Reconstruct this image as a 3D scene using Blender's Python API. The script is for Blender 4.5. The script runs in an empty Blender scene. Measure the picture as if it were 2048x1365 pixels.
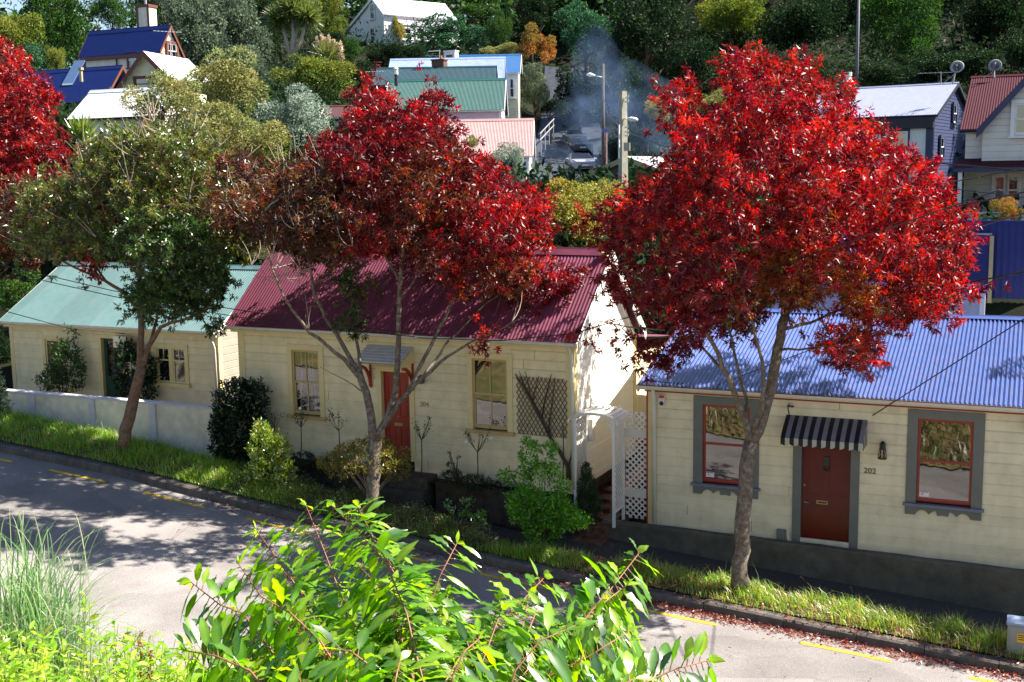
import bpy, bmesh, math, random
import numpy as np
from mathutils import Vector
random.seed(7); RNG = np.random.default_rng(11)
SC = bpy.context.scene
COL = SC.collection
rad = math.radians

# ------------------------------------------------------------------ camera
FPX = 2350.0                      # focal length in pixels of the 2048 px wide photograph
PITCH, ROLL = rad(8.0), 0.015
CAM = np.array([0.0, 0.0, 9.0])
cF = np.array([0, math.cos(PITCH), -math.sin(PITCH)])
_R0 = np.array([1.0, 0, 0]); _U0 = np.array([0, math.sin(PITCH), math.cos(PITCH)])
cR = _R0*math.cos(ROLL) - _U0*math.sin(ROLL)
cU = _U0*math.cos(ROLL) + _R0*math.sin(ROLL)
cam = bpy.data.cameras.new('camera'); camo = bpy.data.objects.new('camera', cam); COL.objects.link(camo)
cam.sensor_width = 36.0; cam.lens = 36.0*FPX/2048.0; cam.clip_start = 0.2; cam.clip_end = 2000
from mathutils import Matrix
camo.matrix_world = Matrix(((cR[0], cU[0], -cF[0], CAM[0]), (cR[1], cU[1], -cF[1], CAM[1]), (cR[2], cU[2], -cF[2], CAM[2]), (0, 0, 0, 1)))
SC.camera = camo

# ------------------------------------------------------------------ light
# street frame: u along the cottage fronts (to the right), v towards the road, z up
EU = np.array([math.cos(rad(24)), -math.sin(rad(24)), 0]); NV = np.array([-math.sin(rad(24)), -math.cos(rad(24)), 0])
sd = EU*3.75 - NV*2.25 + np.array([0, 0, 4.65])          # towards the sun: right, behind the cottages, high
sd = sd/np.linalg.norm(sd)
sun = bpy.data.lights.new('sun', 'SUN'); sun.energy = 5.0; sun.angle = rad(0.5); sun.color = (1.0, 0.93, 0.82)
suno = bpy.data.objects.new('sun', sun); COL.objects.link(suno)
suno.rotation_euler = Vector(sd).to_track_quat('Z', 'Y').to_euler(); suno.location = (20, 20, 60)
W = bpy.data.worlds.new('World'); SC.world = W; W.use_nodes = True
nt = W.node_tree; bg = nt.nodes['Background']
sky = nt.nodes.new('ShaderNodeTexSky'); sky.sky_type = 'NISHITA'; sky.sun_disc = False
sky.sun_elevation = math.asin(sd[2]); sky.sun_rotation = math.atan2(sd[0], sd[1]); sky.air_density = 1.0; sky.dust_density = 0.6; sky.ozone_density = 1.6
nt.links.new(sky.outputs[0], bg.inputs[0]); bg.inputs[1].default_value = 0.064
SC.view_settings.view_transform = 'Standard'; SC.view_settings.look = 'None'; SC.view_settings.exposure = 1.65; SC.view_settings.gamma = 1
SC.cycles.max_bounces = 6; SC.cycles.diffuse_bounces = 3; SC.cycles.transmission_bounces = 5; SC.cycles.transparent_max_bounces = 8
SC.cycles.volume_bounces = 0; SC.cycles.use_denoising = True; SC.cycles.sample_clamp_indirect = 6

# ------------------------------------------------------------------ measuring helpers
def ray(x, y): return cF + (x-1024)/FPX*cR + (682.5-y)/FPX*cU
def at(x, y, d): return CAM + d*ray(x, y)
def depth(P): return float((np.asarray(P)-CAM) @ cF)
class Fr:
    """vertical frame: u along a front, v out of it, z absolute"""
    def __init__(s, o, deg):
        s.o = np.array([o[0], o[1], 0.0]); t = rad(deg); s.deg = deg
        s.e = np.array([math.cos(t), -math.sin(t), 0]); s.n = np.array([-math.sin(t), -math.cos(t), 0])
    def w(s, u, v, z): return s.o + s.e*u + s.n*v + np.array([0, 0, z])
    def uz(s, x, y, v=0.0):
        q = ray(x, y); o = s.o + s.n*v; k = ((o-CAM) @ s.n)/(q @ s.n); P = CAM + q*k
        return float((P-s.o) @ s.e), float(P[2])
A = Fr((2.8315, 23.8423), 24)       # blue roofed cottage 202
B = Fr((1.2586, 23.9433), 25.5)     # maroon roofed cottage 204 (u=0 is its right corner)
Cf = Fr((-12.4923, 33.1963), 24.5)  # green roofed cottage

# ------------------------------------------------------------------ mesh helpers
ORG = {}
class MB:
    def __init__(s): s.v = []; s.f = []; s.m = []; s.mi = 0
    def add(s, vs, fs):
        b = len(s.v); s.v.extend([tuple(map(float, p)) for p in vs]); s.f.extend([tuple(b+i for i in f) for f in fs]); s.m.extend([s.mi]*len(fs)); return s
    def quad(s, a, b, c, d): return s.add([a, b, c, d], [(0, 1, 2, 3)])
    def box(s, fr, u0, u1, v0, v1, z0, z1):
        P = [fr.w(u, v, z) for z in (z0, z1) for v in (v0, v1) for u in (u0, u1)]
        return s.add(P, [(0, 1, 3, 2), (4, 6, 7, 5), (0, 4, 5, 1), (2, 3, 7, 6), (0, 2, 6, 4), (1, 5, 7, 3)])
    def bar(s, p, q, w, h=None, up=(0, 0, 1)):
        h = h or w; p = np.array(p, float); q = np.array(q, float); d = q-p; d /= np.linalg.norm(d)+1e-9
        a = np.cross(d, up); 
        if np.linalg.norm(a) < 1e-4: a = np.cross(d, (1, 0, 0))
        a /= np.linalg.norm(a); b = np.cross(a, d)
        P = [c + a*i*w/2 + b*j*h/2 for c in (p, q) for i, j in ((-1, -1), (1, -1), (1, 1), (-1, 1))]
        return s.add(P, [(0, 3, 2, 1), (4, 5, 6, 7), (0, 1, 5, 4), (1, 2, 6, 5), (2, 3, 7, 6), (3, 0, 4, 7)])
    def tube(s, pts, rs, n=6, cap=True):
        pts = [np.array(p, float) for p in pts]
        if not hasattr(rs, '__len__'): rs = [rs]*len(pts)
        vs = []; prev = None
        for i, p in enumerate(pts):
            d = pts[min(i+1, len(pts)-1)] - pts[max(i-1, 0)]; d = d/(np.linalg.norm(d)+1e-9)
            if prev is None:
                a = np.cross(d, (0.3, 0.9, 0.1)); 
                if np.linalg.norm(a) < 1e-3: a = np.cross(d, (1, 0, 0))
            else: a = prev - d*(prev @ d)
            a = a/(np.linalg.norm(a)+1e-9); prev = a; b = np.cross(d, a)
            for k in range(n):
                t = 2*math.pi*k/n; vs.append(p + rs[i]*(a*math.cos(t)+b*math.sin(t)))
        fs = []
        for i in range(len(pts)-1):
            for k in range(n):
                fs.append((i*n+k, i*n+(k+1) % n, (i+1)*n+(k+1) % n, (i+1)*n+k))
        if cap: fs.append(tuple(range(n-1, -1, -1))); fs.append(tuple((len(pts)-1)*n+k for k in range(n)))
        return s.add(vs, fs)
    def disc(s, c, nrm, r, n=16, th=0.02, bulge=0.0):
        nrm = np.array(nrm, float); nrm /= np.linalg.norm(nrm); a = np.cross(nrm, (0, 0, 1)); a /= np.linalg.norm(a)+1e-9; b = np.cross(nrm, a); c = np.array(c, float)
        rings = [(1.0, 0.0), (0.75, -bulge*0.45), (0.4, -bulge*0.84), (0.02, -bulge)]
        vs = []; 
        for rr, h in rings:
            for k in range(n):
                t = 2*math.pi*k/n; vs.append(c + nrm*h + (a*math.cos(t)+b*math.sin(t))*r*rr)
        for k in range(n):
            t = 2*math.pi*k/n; vs.append(c - nrm*(th+bulge*0.5) + (a*math.cos(t)+b*math.sin(t))*r*0.6)
        fs = []
        for i in range(3):
            for k in range(n): fs.append((i*n+k, i*n+(k+1) % n, (i+1)*n+(k+1) % n, (i+1)*n+k))
        for k in range(n): fs.append((4*n+k, 4*n+(k+1) % n, (k+1) % n, k))
        fs.append(tuple(3*n+k for k in range(n))); fs.append(tuple(4*n+k for k in range(n)))
        return s.add(vs, fs)
    def build(s, name, mats, parent=None, smooth=False, label=None):
        me = bpy.data.meshes.new(name); org = ORG.get(parent.name, np.zeros(3)) if parent else np.zeros(3)
        me.from_pydata([(p[0]-org[0], p[1]-org[1], p[2]-org[2]) for p in s.v], [], s.f)
        if not isinstance(mats, (list, tuple)): mats = [mats]
        for m in mats: me.materials.append(m)
        if len(mats) > 1: me.polygons.foreach_set('material_index', s.m)
        if smooth: me.polygons.foreach_set('use_smooth', [True]*len(s.f))
        me.update()
        return link(name, me, parent, label)
def link(name, me, parent=None, label=None):
    o = bpy.data.objects.new(name, me); COL.objects.link(o)
    if parent: o.parent = parent; ORG[o.name] = ORG.get(parent.name, np.zeros(3))
    if label: o['label'] = label
    return o
def tag(o, label=None, cat=None, group=None, kind=None):
    if label: o['label'] = label
    if cat: o['category'] = cat
    if group: o['group'] = group
    if kind: o['kind'] = kind
    return o
def thing(name, label, cat, loc=(0, 0, 0), group=None):
    o = bpy.data.objects.new(name, None); COL.objects.link(o); o.location = tuple(map(float, loc)); o.empty_display_size = 0.2
    ORG[o.name] = np.array(loc, float); return tag(o, label, cat, group)
def np_mesh(name, V, F, mats, parent=None, tint=None, smooth=False, label=None):
    """V (n,3) world, F (m,k) int array, tint (n,3) base colours"""
    org = ORG.get(parent.name, np.zeros(3)) if parent else np.zeros(3)
    V = np.asarray(V, np.float32) - org.astype(np.float32); F = np.asarray(F, np.int32); k = F.shape[1]
    me = bpy.data.meshes.new(name); me.vertices.add(len(V)); me.vertices.foreach_set('co', V.ravel())
    me.loops.add(F.size); me.loops.foreach_set('vertex_index', F.ravel())
    me.polygons.add(len(F)); me.polygons.foreach_set('loop_start', np.arange(0, F.size, k, dtype=np.int32))
    if smooth: me.polygons.foreach_set('use_smooth', np.ones(len(F), bool))
    for m in (mats if isinstance(mats, (list, tuple)) else [mats]): me.materials.append(m)
    if tint is not None:
        at_ = me.attributes.new('tint', 'FLOAT_COLOR', 'POINT')
        c = np.ones((len(V), 4), np.float32); c[:, :3] = np.clip(tint, 0, 1); at_.data.foreach_set('color', c.ravel())
    me.update(); me.validate()
    return link(name, me, parent, label)

# ------------------------------------------------------------------ materials
MATS = {}
def nodes_of(name):
    m = bpy.data.materials.new(name); m.use_nodes = True; nt = m.node_tree; b = nt.nodes.get('Principled BSDF'); return m, nt, b
def mat(name, col, rough=0.6, spec=0.3, var=0.12, scale=6.0, bump=0.0, bscale=40.0, metal=0.0, dirt=None, dscale=1.2, damt=0.5, stretch=(1, 1, 1), board=None, sheet=None):
    if name in MATS: return MATS[name]
    m, nt, b = nodes_of(name); L = nt.links
    b.inputs['Roughness'].default_value = rough; b.inputs['Specular IOR Level'].default_value = spec; b.inputs['Metallic'].default_value = metal
    geo = nt.nodes.new('ShaderNodeNewGeometry'); mp = nt.nodes.new('ShaderNodeMapping'); mp.inputs['Scale'].default_value = stretch; L.new(geo.outputs['Position'], mp.inputs[0])
    n = nt.nodes.new('ShaderNodeTexNoise'); n.inputs['Scale'].default_value = scale; n.inputs['Detail'].default_value = 5; L.new(mp.outputs[0], n.inputs['Vector'])
    r = nt.nodes.new('ShaderNodeMapRange'); r.inputs[1].default_value = 0.3; r.inputs[2].default_value = 0.7; r.inputs[3].default_value = 1-var; r.inputs[4].default_value = 1+var; L.new(n.outputs[0], r.inputs[0])
    mx = nt.nodes.new('ShaderNodeMix'); mx.data_type = 'RGBA'; mx.blend_type = 'MULTIPLY'; mx.inputs[0].default_value = 1.0
    mx.inputs[6].default_value = (*col, 1); L.new(r.outputs[0], mx.inputs[7]); out = mx.outputs[2]
    if dirt:
        n2 = nt.nodes.new('ShaderNodeTexNoise'); n2.inputs['Scale'].default_value = dscale; n2.inputs['Detail'].default_value = 8; n2.inputs['Roughness'].default_value = 0.65; L.new(mp.outputs[0], n2.inputs['Vector'])
        cr = nt.nodes.new('ShaderNodeMapRange'); cr.inputs[1].default_value = 0.48; cr.inputs[2].default_value = 0.75; cr.inputs[3].default_value = 0; cr.inputs[4].default_value = damt; L.new(n2.outputs[0], cr.inputs[0])
        m2 = nt.nodes.new('ShaderNodeMix'); m2.data_type = 'RGBA'; L.new(cr.outputs[0], m2.inputs[0]); L.new(out, m2.inputs[6]); m2.inputs[7].default_value = (*dirt, 1); out = m2.outputs[2]
    if board or sheet:
        mz = nt.nodes.new('ShaderNodeVectorMath'); mz.operation = 'DOT_PRODUCT'; L.new(geo.outputs['Position'], mz.inputs[0]); mz.inputs[1].default_value = (0, 0, 1) if board else (EU[0], EU[1], 0)
        ma = nt.nodes.new('ShaderNodeMath'); ma.operation = 'SUBTRACT'; L.new(mz.outputs['Value'], ma.inputs[0]); ma.inputs[1].default_value = board[0] if board else 0.3
        md = nt.nodes.new('ShaderNodeMath'); md.operation = 'DIVIDE'; L.new(ma.outputs[0], md.inputs[0]); md.inputs[1].default_value = board[1] if board else sheet
        mf = nt.nodes.new('ShaderNodeMath'); mf.operation = 'FLOOR'; L.new(md.outputs[0], mf.inputs[0]); wn = nt.nodes.new('ShaderNodeTexWhiteNoise'); wn.noise_dimensions = '1D'; L.new(mf.outputs[0], wn.inputs['W'])
        wr = nt.nodes.new('ShaderNodeMapRange'); wr.inputs[3].default_value = 0.94 if board else 0.84; wr.inputs[4].default_value = 1.03 if board else 1.12; L.new(wn.outputs['Value'], wr.inputs[0])
        # vertical run-off streaks
        m2p = nt.nodes.new('ShaderNodeMapping'); m2p.inputs['Scale'].default_value = (5.3, 5.3, 0.35); L.new(geo.outputs['Position'], m2p.inputs[0]); ns = nt.nodes.new('ShaderNodeTexNoise'); ns.inputs['Scale'].default_value = 1.0; ns.inputs['Detail'].default_value = 4; L.new(m2p.outputs[0], ns.inputs['Vector'])
        sr = nt.nodes.new('ShaderNodeMapRange'); sr.inputs[1].default_value = 0.42; sr.inputs[2].default_value = 0.72; sr.inputs[3].default_value = 1.01; sr.inputs[4].default_value = 0.93; L.new(ns.outputs[0], sr.inputs[0])
        mm = nt.nodes.new('ShaderNodeMath'); mm.operation = 'MULTIPLY'; L.new(wr.outputs[0], mm.inputs[0]); L.new(sr.outputs[0], mm.inputs[1])
        mb_ = nt.nodes.new('ShaderNodeMix'); mb_.data_type = 'RGBA'; mb_.blend_type = 'MULTIPLY'; mb_.inputs[0].default_value = 1; L.new(out, mb_.inputs[6]); L.new(mm.outputs[0], mb_.inputs[7]); out = mb_.outputs[2]
    L.new(out, b.inputs['Base Color'])
    if bump:
        n3 = nt.nodes.new('ShaderNodeTexNoise'); n3.inputs['Scale'].default_value = bscale; n3.inputs['Detail'].default_value = 4; L.new(mp.outputs[0], n3.inputs['Vector'])
        bp = nt.nodes.new('ShaderNodeBump'); bp.inputs['Strength'].default_value = bump; bp.inputs['Distance'].default_value = 0.03; L.new(n3.outputs[0], bp.inputs['Height']); L.new(bp.outputs[0], b.inputs['Normal'])
    MATS[name] = m; return m
def leaf_mat(name, trans=0.45, gloss=0.08, rough=0.35, tval=1.5):
    if name in MATS: return MATS[name]
    m, nt, b = nodes_of(name); L = nt.links; nt.nodes.remove(b); out = nt.nodes['Material Output']
    at_ = nt.nodes.new('ShaderNodeAttribute'); at_.attribute_name = 'tint'; col = at_.outputs['Color']
    d = nt.nodes.new('ShaderNodeBsdfDiffuse'); t = nt.nodes.new('ShaderNodeBsdfTranslucent'); g = nt.nodes.new('ShaderNodeBsdfGlossy'); g.inputs['Roughness'].default_value = rough
    hs = nt.nodes.new('ShaderNodeHueSaturation'); hs.inputs['Saturation'].default_value = 1.15; hs.inputs['Value'].default_value = tval; L.new(col, hs.inputs['Color'])
    L.new(col, d.inputs[0]); L.new(hs.outputs[0], t.inputs[0])
    a = nt.nodes.new('ShaderNodeMixShader'); a.inputs[0].default_value = trans; L.new(d.outputs[0], a.inputs[1]); L.new(t.outputs[0], a.inputs[2])
    c = nt.nodes.new('ShaderNodeMixShader'); c.inputs[0].default_value = gloss; L.new(a.outputs[0], c.inputs[1]); L.new(g.outputs[0], c.inputs[2])
    L.new(c.outputs[0], out.inputs[0]); MATS[name] = m; return m
def glass_mat(name, dark, gloss=0.3, see=0.0):
    if name in MATS: return MATS[name]
    m, nt, b = nodes_of(name); L = nt.links; nt.nodes.remove(b); out = nt.nodes['Material Output']
    d = nt.nodes.new('ShaderNodeBsdfDiffuse'); d.inputs[0].default_value = (*dark, 1); g = nt.nodes.new('ShaderNodeBsdfGlossy'); g.inputs['Roughness'].default_value = 0.02
    src = d.outputs[0]
    if see > 0:
        tr = nt.nodes.new('ShaderNodeBsdfTransparent'); x = nt.nodes.new('ShaderNodeMixShader'); x.inputs[0].default_value = see; L.new(src, x.inputs[1]); L.new(tr.outputs[0], x.inputs[2]); src = x.outputs[0]
    geo = nt.nodes.new('ShaderNodeNewGeometry'); n = nt.nodes.new('ShaderNodeTexNoise'); n.inputs['Scale'].default_value = 2.5; L.new(geo.outputs['Position'], n.inputs['Vector'])
    bp = nt.nodes.new('ShaderNodeBump'); bp.inputs['Strength'].default_value = 0.05; bp.inputs['Distance'].default_value = 0.02; L.new(n.outputs[0], bp.inputs['Height']); L.new(bp.outputs[0], g.inputs['Normal'])
    c = nt.nodes.new('ShaderNodeMixShader'); c.inputs[0].default_value = gloss; L.new(src, c.inputs[1]); L.new(g.outputs[0], c.inputs[2]); L.new(c.outputs[0], out.inputs[0])
    MATS[name] = m; return m

M_cream = mat('cream_paint', (0.79, 0.68, 0.43), 0.5, 0.3, 0.06, 3, dirt=(0.42, 0.36, 0.22), dscale=2.5, damt=0.4, board=(2.38, 0.2))
M_cream2 = mat('pale_cream_paint', (0.80, 0.72, 0.51), 0.5, 0.3, 0.06, 3, dirt=(0.45, 0.40, 0.27), dscale=2.5, damt=0.4, board=(1.62, 0.201))
M_sunside = mat('sunlit_side_cream', (0.82, 0.80, 0.73), 0.5, 0.3, 0.04, 3)  # cream of the sunny side wall made near white: sunlight put into the colour
M_palewall = mat('pale_grey_cream_paint', (0.66, 0.65, 0.58), 0.5, 0.3, 0.05, 3)
M_trimcream = mat('cream_trim_paint', (0.70, 0.58, 0.30), 0.45, 0.35, 0.05, 4)
M_ochre = mat('ochre_sash_paint', (0.50, 0.36, 0.15), 0.45, 0.35, 0.06, 8)
M_white = mat('white_paint', (0.78, 0.77, 0.74), 0.45, 0.35, 0.05, 5, dirt=(0.5, 0.48, 0.42), dscale=3, damt=0.25)
M_offwhite = mat('off_white_paint', (0.66, 0.64, 0.58), 0.5, 0.3, 0.06, 4)
M_greytrim = mat('grey_trim_paint', (0.155, 0.165, 0.155), 0.5, 0.3, 0.08, 4)
M_greysill = mat('blue_grey_sill_paint', (0.16, 0.18, 0.25), 0.4, 0.4, 0.08, 4)
M_red = mat('red_sash_paint', (0.30, 0.022, 0.014), 0.3, 0.5, 0.1, 6)
M_darkred = mat('dark_red_door_paint', (0.12, 0.006, 0.005), 0.25, 0.3, 0.1, 5)
M_brightred = mat('red_door_paint', (0.30, 0.02, 0.012), 0.35, 0.4, 0.08, 5)
M_roofblue = mat('blue_grey_roof_iron', (0.058, 0.105, 0.33), 0.28, 0.7, 0.12, 5, dirt=(0.20, 0.13, 0.11), dscale=6, damt=0.45, sheet=0.76)
M_roofmaroon = mat('maroon_roof_iron', (0.17, 0.038, 0.075), 0.55, 0.35, 0.10, 4, dirt=(0.09, 0.03, 0.045), dscale=3, damt=0.4, sheet=0.76)
M_roofgreen = mat('pale_green_roof_iron', (0.085, 0.165, 0.17), 0.5, 0.4, 0.10, 4, dirt=(0.12, 0.14, 0.13), dscale=4, damt=0.5, sheet=0.76)
M_roofwhite = mat('pale_roof_iron', (0.62, 0.70, 0.74), 0.45, 0.4, 0.08, 4)
M_roofnavy = mat('navy_roof_iron', (0.007, 0.020, 0.125), 0.5, 0.3, 0.12, 3)
M_roofteal = mat('teal_roof_iron', (0.015, 0.085, 0.08), 0.5, 0.35, 0.12, 3)
M_roofdteal = mat('dark_teal_roof_iron', (0.008, 0.042, 0.06), 0.5, 0.35, 0.12, 3)
M_rooflblue = mat('light_blue_roof_iron', (0.24, 0.31, 0.56), 0.4, 0.4, 0.10, 4)
M_roofmblue = mat('mid_blue_roof_iron', (0.02, 0.10, 0.26), 0.5, 0.3, 0.10, 4)
M_roofpink = mat('faded_pink_roof_iron', (0.38, 0.23, 0.225), 0.5, 0.35, 0.10, 4)
M_roofgrey = mat('blue_grey_iron', (0.20, 0.22, 0.33), 0.35, 0.5, 0.10, 4)
M_roofplum = mat('plum_roof_iron', (0.05, 0.008, 0.015), 0.75, 0.1, 0.12, 4)
M_gutter = mat('pale_gutter_paint', (0.62, 0.58, 0.50), 0.4, 0.4, 0.06, 6)
M_black = mat('black_paint', (0.012, 0.012, 0.014), 0.35, 0.5, 0.1, 6)
M_iron = mat('grey_metal', (0.30, 0.31, 0.33), 0.4, 0.5, 0.1, 10)
M_brass = mat('dull_brass', (0.30, 0.22, 0.10), 0.35, 0.5, 0.1, 10, metal=0.6)
M_concrete = mat('old_concrete', (0.12, 0.108, 0.085), 0.9, 0.2, 0.25, 4, 0.5, 30, dirt=(0.06, 0.06, 0.045), dscale=1.5, damt=0.6)
M_kerb = mat('kerb_concrete', (0.11, 0.10, 0.09), 0.9, 0.2, 0.3, 5, 0.5, 40, dirt=(0.06, 0.055, 0.045), dscale=2.0, damt=0.7)
M_wallwhite = mat('white_render', (0.80, 0.72, 0.57), 0.85, 0.2, 0.10, 5, 0.35, 14, dirt=(0.35, 0.33, 0.30), dscale=1.4, damt=0.5)
M_wallcap = mat('lilac_wall_paint', (0.60, 0.57, 0.62), 0.7, 0.2, 0.1, 6)
M_path = mat('footpath_asphalt', (0.06, 0.058, 0.056), 0.95, 0.15, 0.2, 20, 0.3, 90)
M_brick = mat('brick', (0.36, 0.15, 0.08), 0.9, 0.15, 0.35, 9, 0.3, 40)
M_brickdark = mat('brown_brick', (0.14, 0.08, 0.055), 0.9, 0.15, 0.35, 9, 0.3, 40)
M_soil = mat('garden_soil', (0.045, 0.035, 0.024), 0.95, 0.1, 0.4, 8, 0.6, 30)
M_bark = mat('grey_bark', (0.15, 0.115, 0.085), 0.9, 0.15, 0.35, 14, 0.5, 60, dirt=(0.40, 0.39, 0.34), dscale=11, damt=0.75)
M_barkbrown = mat('brown_bark', (0.19, 0.11, 0.07), 0.9, 0.15, 0.35, 14, 0.5, 60, dirt=(0.34, 0.30, 0.24), dscale=9, damt=0.5)
M_barkdark = mat('dark_bark', (0.07, 0.055, 0.04), 0.9, 0.1, 0.35, 10, 0.4, 40)
M_twig = mat('pale_twig', (0.36, 0.29, 0.23), 0.8, 0.2, 0.3, 14)
M_redstem = mat('reddish_stem', (0.22, 0.10, 0.05), 0.5, 0.4, 0.3, 30)
M_lattice = mat('weathered_lattice', (0.15, 0.115, 0.075), 0.85, 0.2, 0.3, 12)
M_navyfence = mat('blue_fence_iron', (0.012, 0.022, 0.14), 0.5, 0.35, 0.12, 4)
M_darktrim = mat('charcoal_trim_paint', (0.028, 0.03, 0.042), 0.5, 0.3, 0.1, 4)
M_bluetrim = mat('slate_blue_paint', (0.05, 0.055, 0.11), 0.5, 0.3, 0.1, 4)
M_browntrim = mat('brown_trim_paint', (0.16, 0.055, 0.035), 0.5, 0.3, 0.1, 4)
M_navywall = mat('navy_weatherboard_paint', (0.045, 0.055, 0.12), 0.42, 0.4, 0.08, 4)
M_lilac = mat('lilac_wall', (0.62, 0.50, 0.60), 0.6, 0.2, 0.06, 4)
M_tan = mat('tan_trim_paint', (0.42, 0.36, 0.20), 0.5, 0.3, 0.08, 5)
M_dgreen = mat('dark_green_paint', (0.012, 0.05, 0.035), 0.4, 0.4, 0.1, 5)
M_cabinet = mat('grey_green_cabinet', (0.22, 0.25, 0.24), 0.5, 0.4, 0.06, 5)
M_yellow = mat('yellow_road_paint', (0.62, 0.40, 0.035), 0.7, 0.2, 0.25, 18, dirt=(0.22, 0.18, 0.12), dscale=14, damt=0.8)
M_pole = mat('concrete_pole', (0.40, 0.38, 0.30), 0.85, 0.2, 0.15, 6)
M_glass = glass_mat('window_glass', (0.006, 0.006, 0.007), 0.22)
M_glassdim = glass_mat('dim_window_glass', (0.010, 0.010, 0.010), 0.14)
M_glassclear = glass_mat('clear_window_glass', (0.01, 0.01, 0.01), 0.22, 0.9)
M_curtain = mat('curtain', (0.34, 0.30, 0.24), 0.9, 0.1, 0.2, 20)
M_paper = mat('white_card', (0.75, 0.75, 0.78), 0.7, 0.2, 0.03, 20)
M_redcard = mat('red_plastic', (0.5, 0.03, 0.02), 0.4, 0.4, 0.05, 10)
M_bluegl = mat('blue_bottle', (0.03, 0.04, 0.35), 0.2, 0.6, 0.05, 10)

# ------------------------------------------------------------------ the setting
_ku = [-40, -15.1, -11.74, -7.2, -2.5, 1.22, 3.66, 6.9, 20, 40]; _kz = [4.8, 2.88, 2.62, 2.11, 1.67, 1.38, 1.21, 1.0, 0.2, -1.0]
def zk(u): return np.interp(u, _ku, _kz)               # kerb top
def zr(u): return zk(u) - 0.19                         # road surface
def sheet(name, us, vs, zf, m, kind='structure', fr=A, smooth=True):
    us = np.asarray(us, float); vs = np.asarray(vs, float); U, V = np.meshgrid(us, vs, indexing='ij')
    Z = zf(U, V); P = fr.o[None, None] + U[..., None]*fr.e + V[..., None]*fr.n; P[..., 2] = Z
    nu, nv = U.shape; I = np.arange(nu*nv).reshape(nu, nv)
    F = np.stack([I[:-1, :-1], I[:-1, 1:], I[1:, 1:], I[1:, :-1]], -1).reshape(-1, 4)
    o = np_mesh(name, P.reshape(-1, 3), F, m, smooth=smooth)
    if kind: o['kind'] = kind
    return o
def road_mat():
    m, nt, b = nodes_of('road_chipseal'); L = nt.links; b.inputs['Roughness'].default_value = 0.93; b.inputs['Specular IOR Level'].default_value = 0.2
    geo = nt.nodes.new('ShaderNodeNewGeometry')
    n1 = nt.nodes.new('ShaderNodeTexNoise'); n1.inputs['Scale'].default_value = 0.9; n1.inputs['Detail'].default_value = 7
    n2 = nt.nodes.new('ShaderNodeTexNoise'); n2.inputs['Scale'].default_value = 55; n2.inputs['Detail'].default_value = 3
    n3 = nt.nodes.new('ShaderNodeTexVoronoi'); n3.inputs['Scale'].default_value = 90
    for n in (n1, n2, n3): L.new(geo.outputs['Position'], n.inputs['Vector'])
    r = nt.nodes.new('ShaderNodeValToRGB'); r.color_ramp.elements[0].position = 0.3; r.color_ramp.elements[0].color = (0.185, 0.170, 0.167, 1); r.color_ramp.elements[1].position = 0.72; r.color_ramp.elements[1].color = (0.275, 0.254, 0.246, 1); L.new(n1.outputs[0], r.inputs[0])
    mr = nt.nodes.new('ShaderNodeMapRange'); mr.inputs[1].default_value = 0.3; mr.inputs[2].default_value = 0.7; mr.inputs[3].default_value = 0.72; mr.inputs[4].default_value = 1.28; L.new(n2.outputs[0], mr.inputs[0])
    mx = nt.nodes.new('ShaderNodeMix'); mx.data_type = 'RGBA'; mx.blend_type = 'MULTIPLY'; mx.inputs[0].default_value = 1; L.new(r.outputs[0], mx.inputs[6]); L.new(mr.outputs[0], mx.inputs[7])
    vo = nt.nodes.new('ShaderNodeTexVoronoi'); vo.feature = 'DISTANCE_TO_EDGE'; vo.inputs['Scale'].default_value = 0.33; nz = nt.nodes.new('ShaderNodeTexNoise'); nz.inputs['Scale'].default_value = 1.6; nz.inputs['Detail'].default_value = 6; L.new(geo.outputs['Position'], nz.inputs['Vector'])
    va = nt.nodes.new('ShaderNodeMix'); va.data_type = 'RGBA'; va.inputs[0].default_value = 0.35; L.new(geo.outputs['Position'], va.inputs[6]); L.new(nz.outputs['Color'], va.inputs[7]); L.new(va.outputs[2], vo.inputs['Vector'])
    ck = nt.nodes.new('ShaderNodeMapRange'); ck.inputs[1].default_value = 0.0; ck.inputs[2].default_value = 0.006; ck.inputs[3].default_value = 0.88; ck.inputs[4].default_value = 1.0; L.new(vo.outputs['Distance'], ck.inputs[0])
    v2 = nt.nodes.new('ShaderNodeTexVoronoi'); v2.inputs['Scale'].default_value = 0.28; v2.distance = 'CHEBYCHEV'; L.new(geo.outputs['Position'], v2.inputs['Vector']); pr = nt.nodes.new('ShaderNodeMapRange'); pr.inputs[3].default_value = 0.86; pr.inputs[4].default_value = 1.1; sx = nt.nodes.new('ShaderNodeSeparateColor'); L.new(v2.outputs['Color'], sx.inputs[0]); L.new(sx.outputs[0], pr.inputs[0])
    m3 = nt.nodes.new('ShaderNodeMath'); m3.operation = 'MULTIPLY'; L.new(ck.outputs[0], m3.inputs[0]); L.new(pr.outputs[0], m3.inputs[1])
    m4 = nt.nodes.new('ShaderNodeMix'); m4.data_type = 'RGBA'; m4.blend_type = 'MULTIPLY'; m4.inputs[0].default_value = 1; L.new(mx.outputs[2], m4.inputs[6]); L.new(m3.outputs[0], m4.inputs[7]); L.new(m4.outputs[2], b.inputs['Base Color'])
    bp = nt.nodes.new('ShaderNodeBump'); bp.inputs['Strength'].default_value = 0.5; bp.inputs['Distance'].default_value = 0.01; L.new(n3.outputs[0], bp.inputs['Height']); L.new(bp.outputs[0], b.inputs['Normal'])
    return m
M_road = road_mat()
sheet('road', np.linspace(-40, 40, 120), np.linspace(2.95, 10.3, 12), lambda u, v: zr(u) + 0.02*np.sin(v*0.6), M_road)
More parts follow.
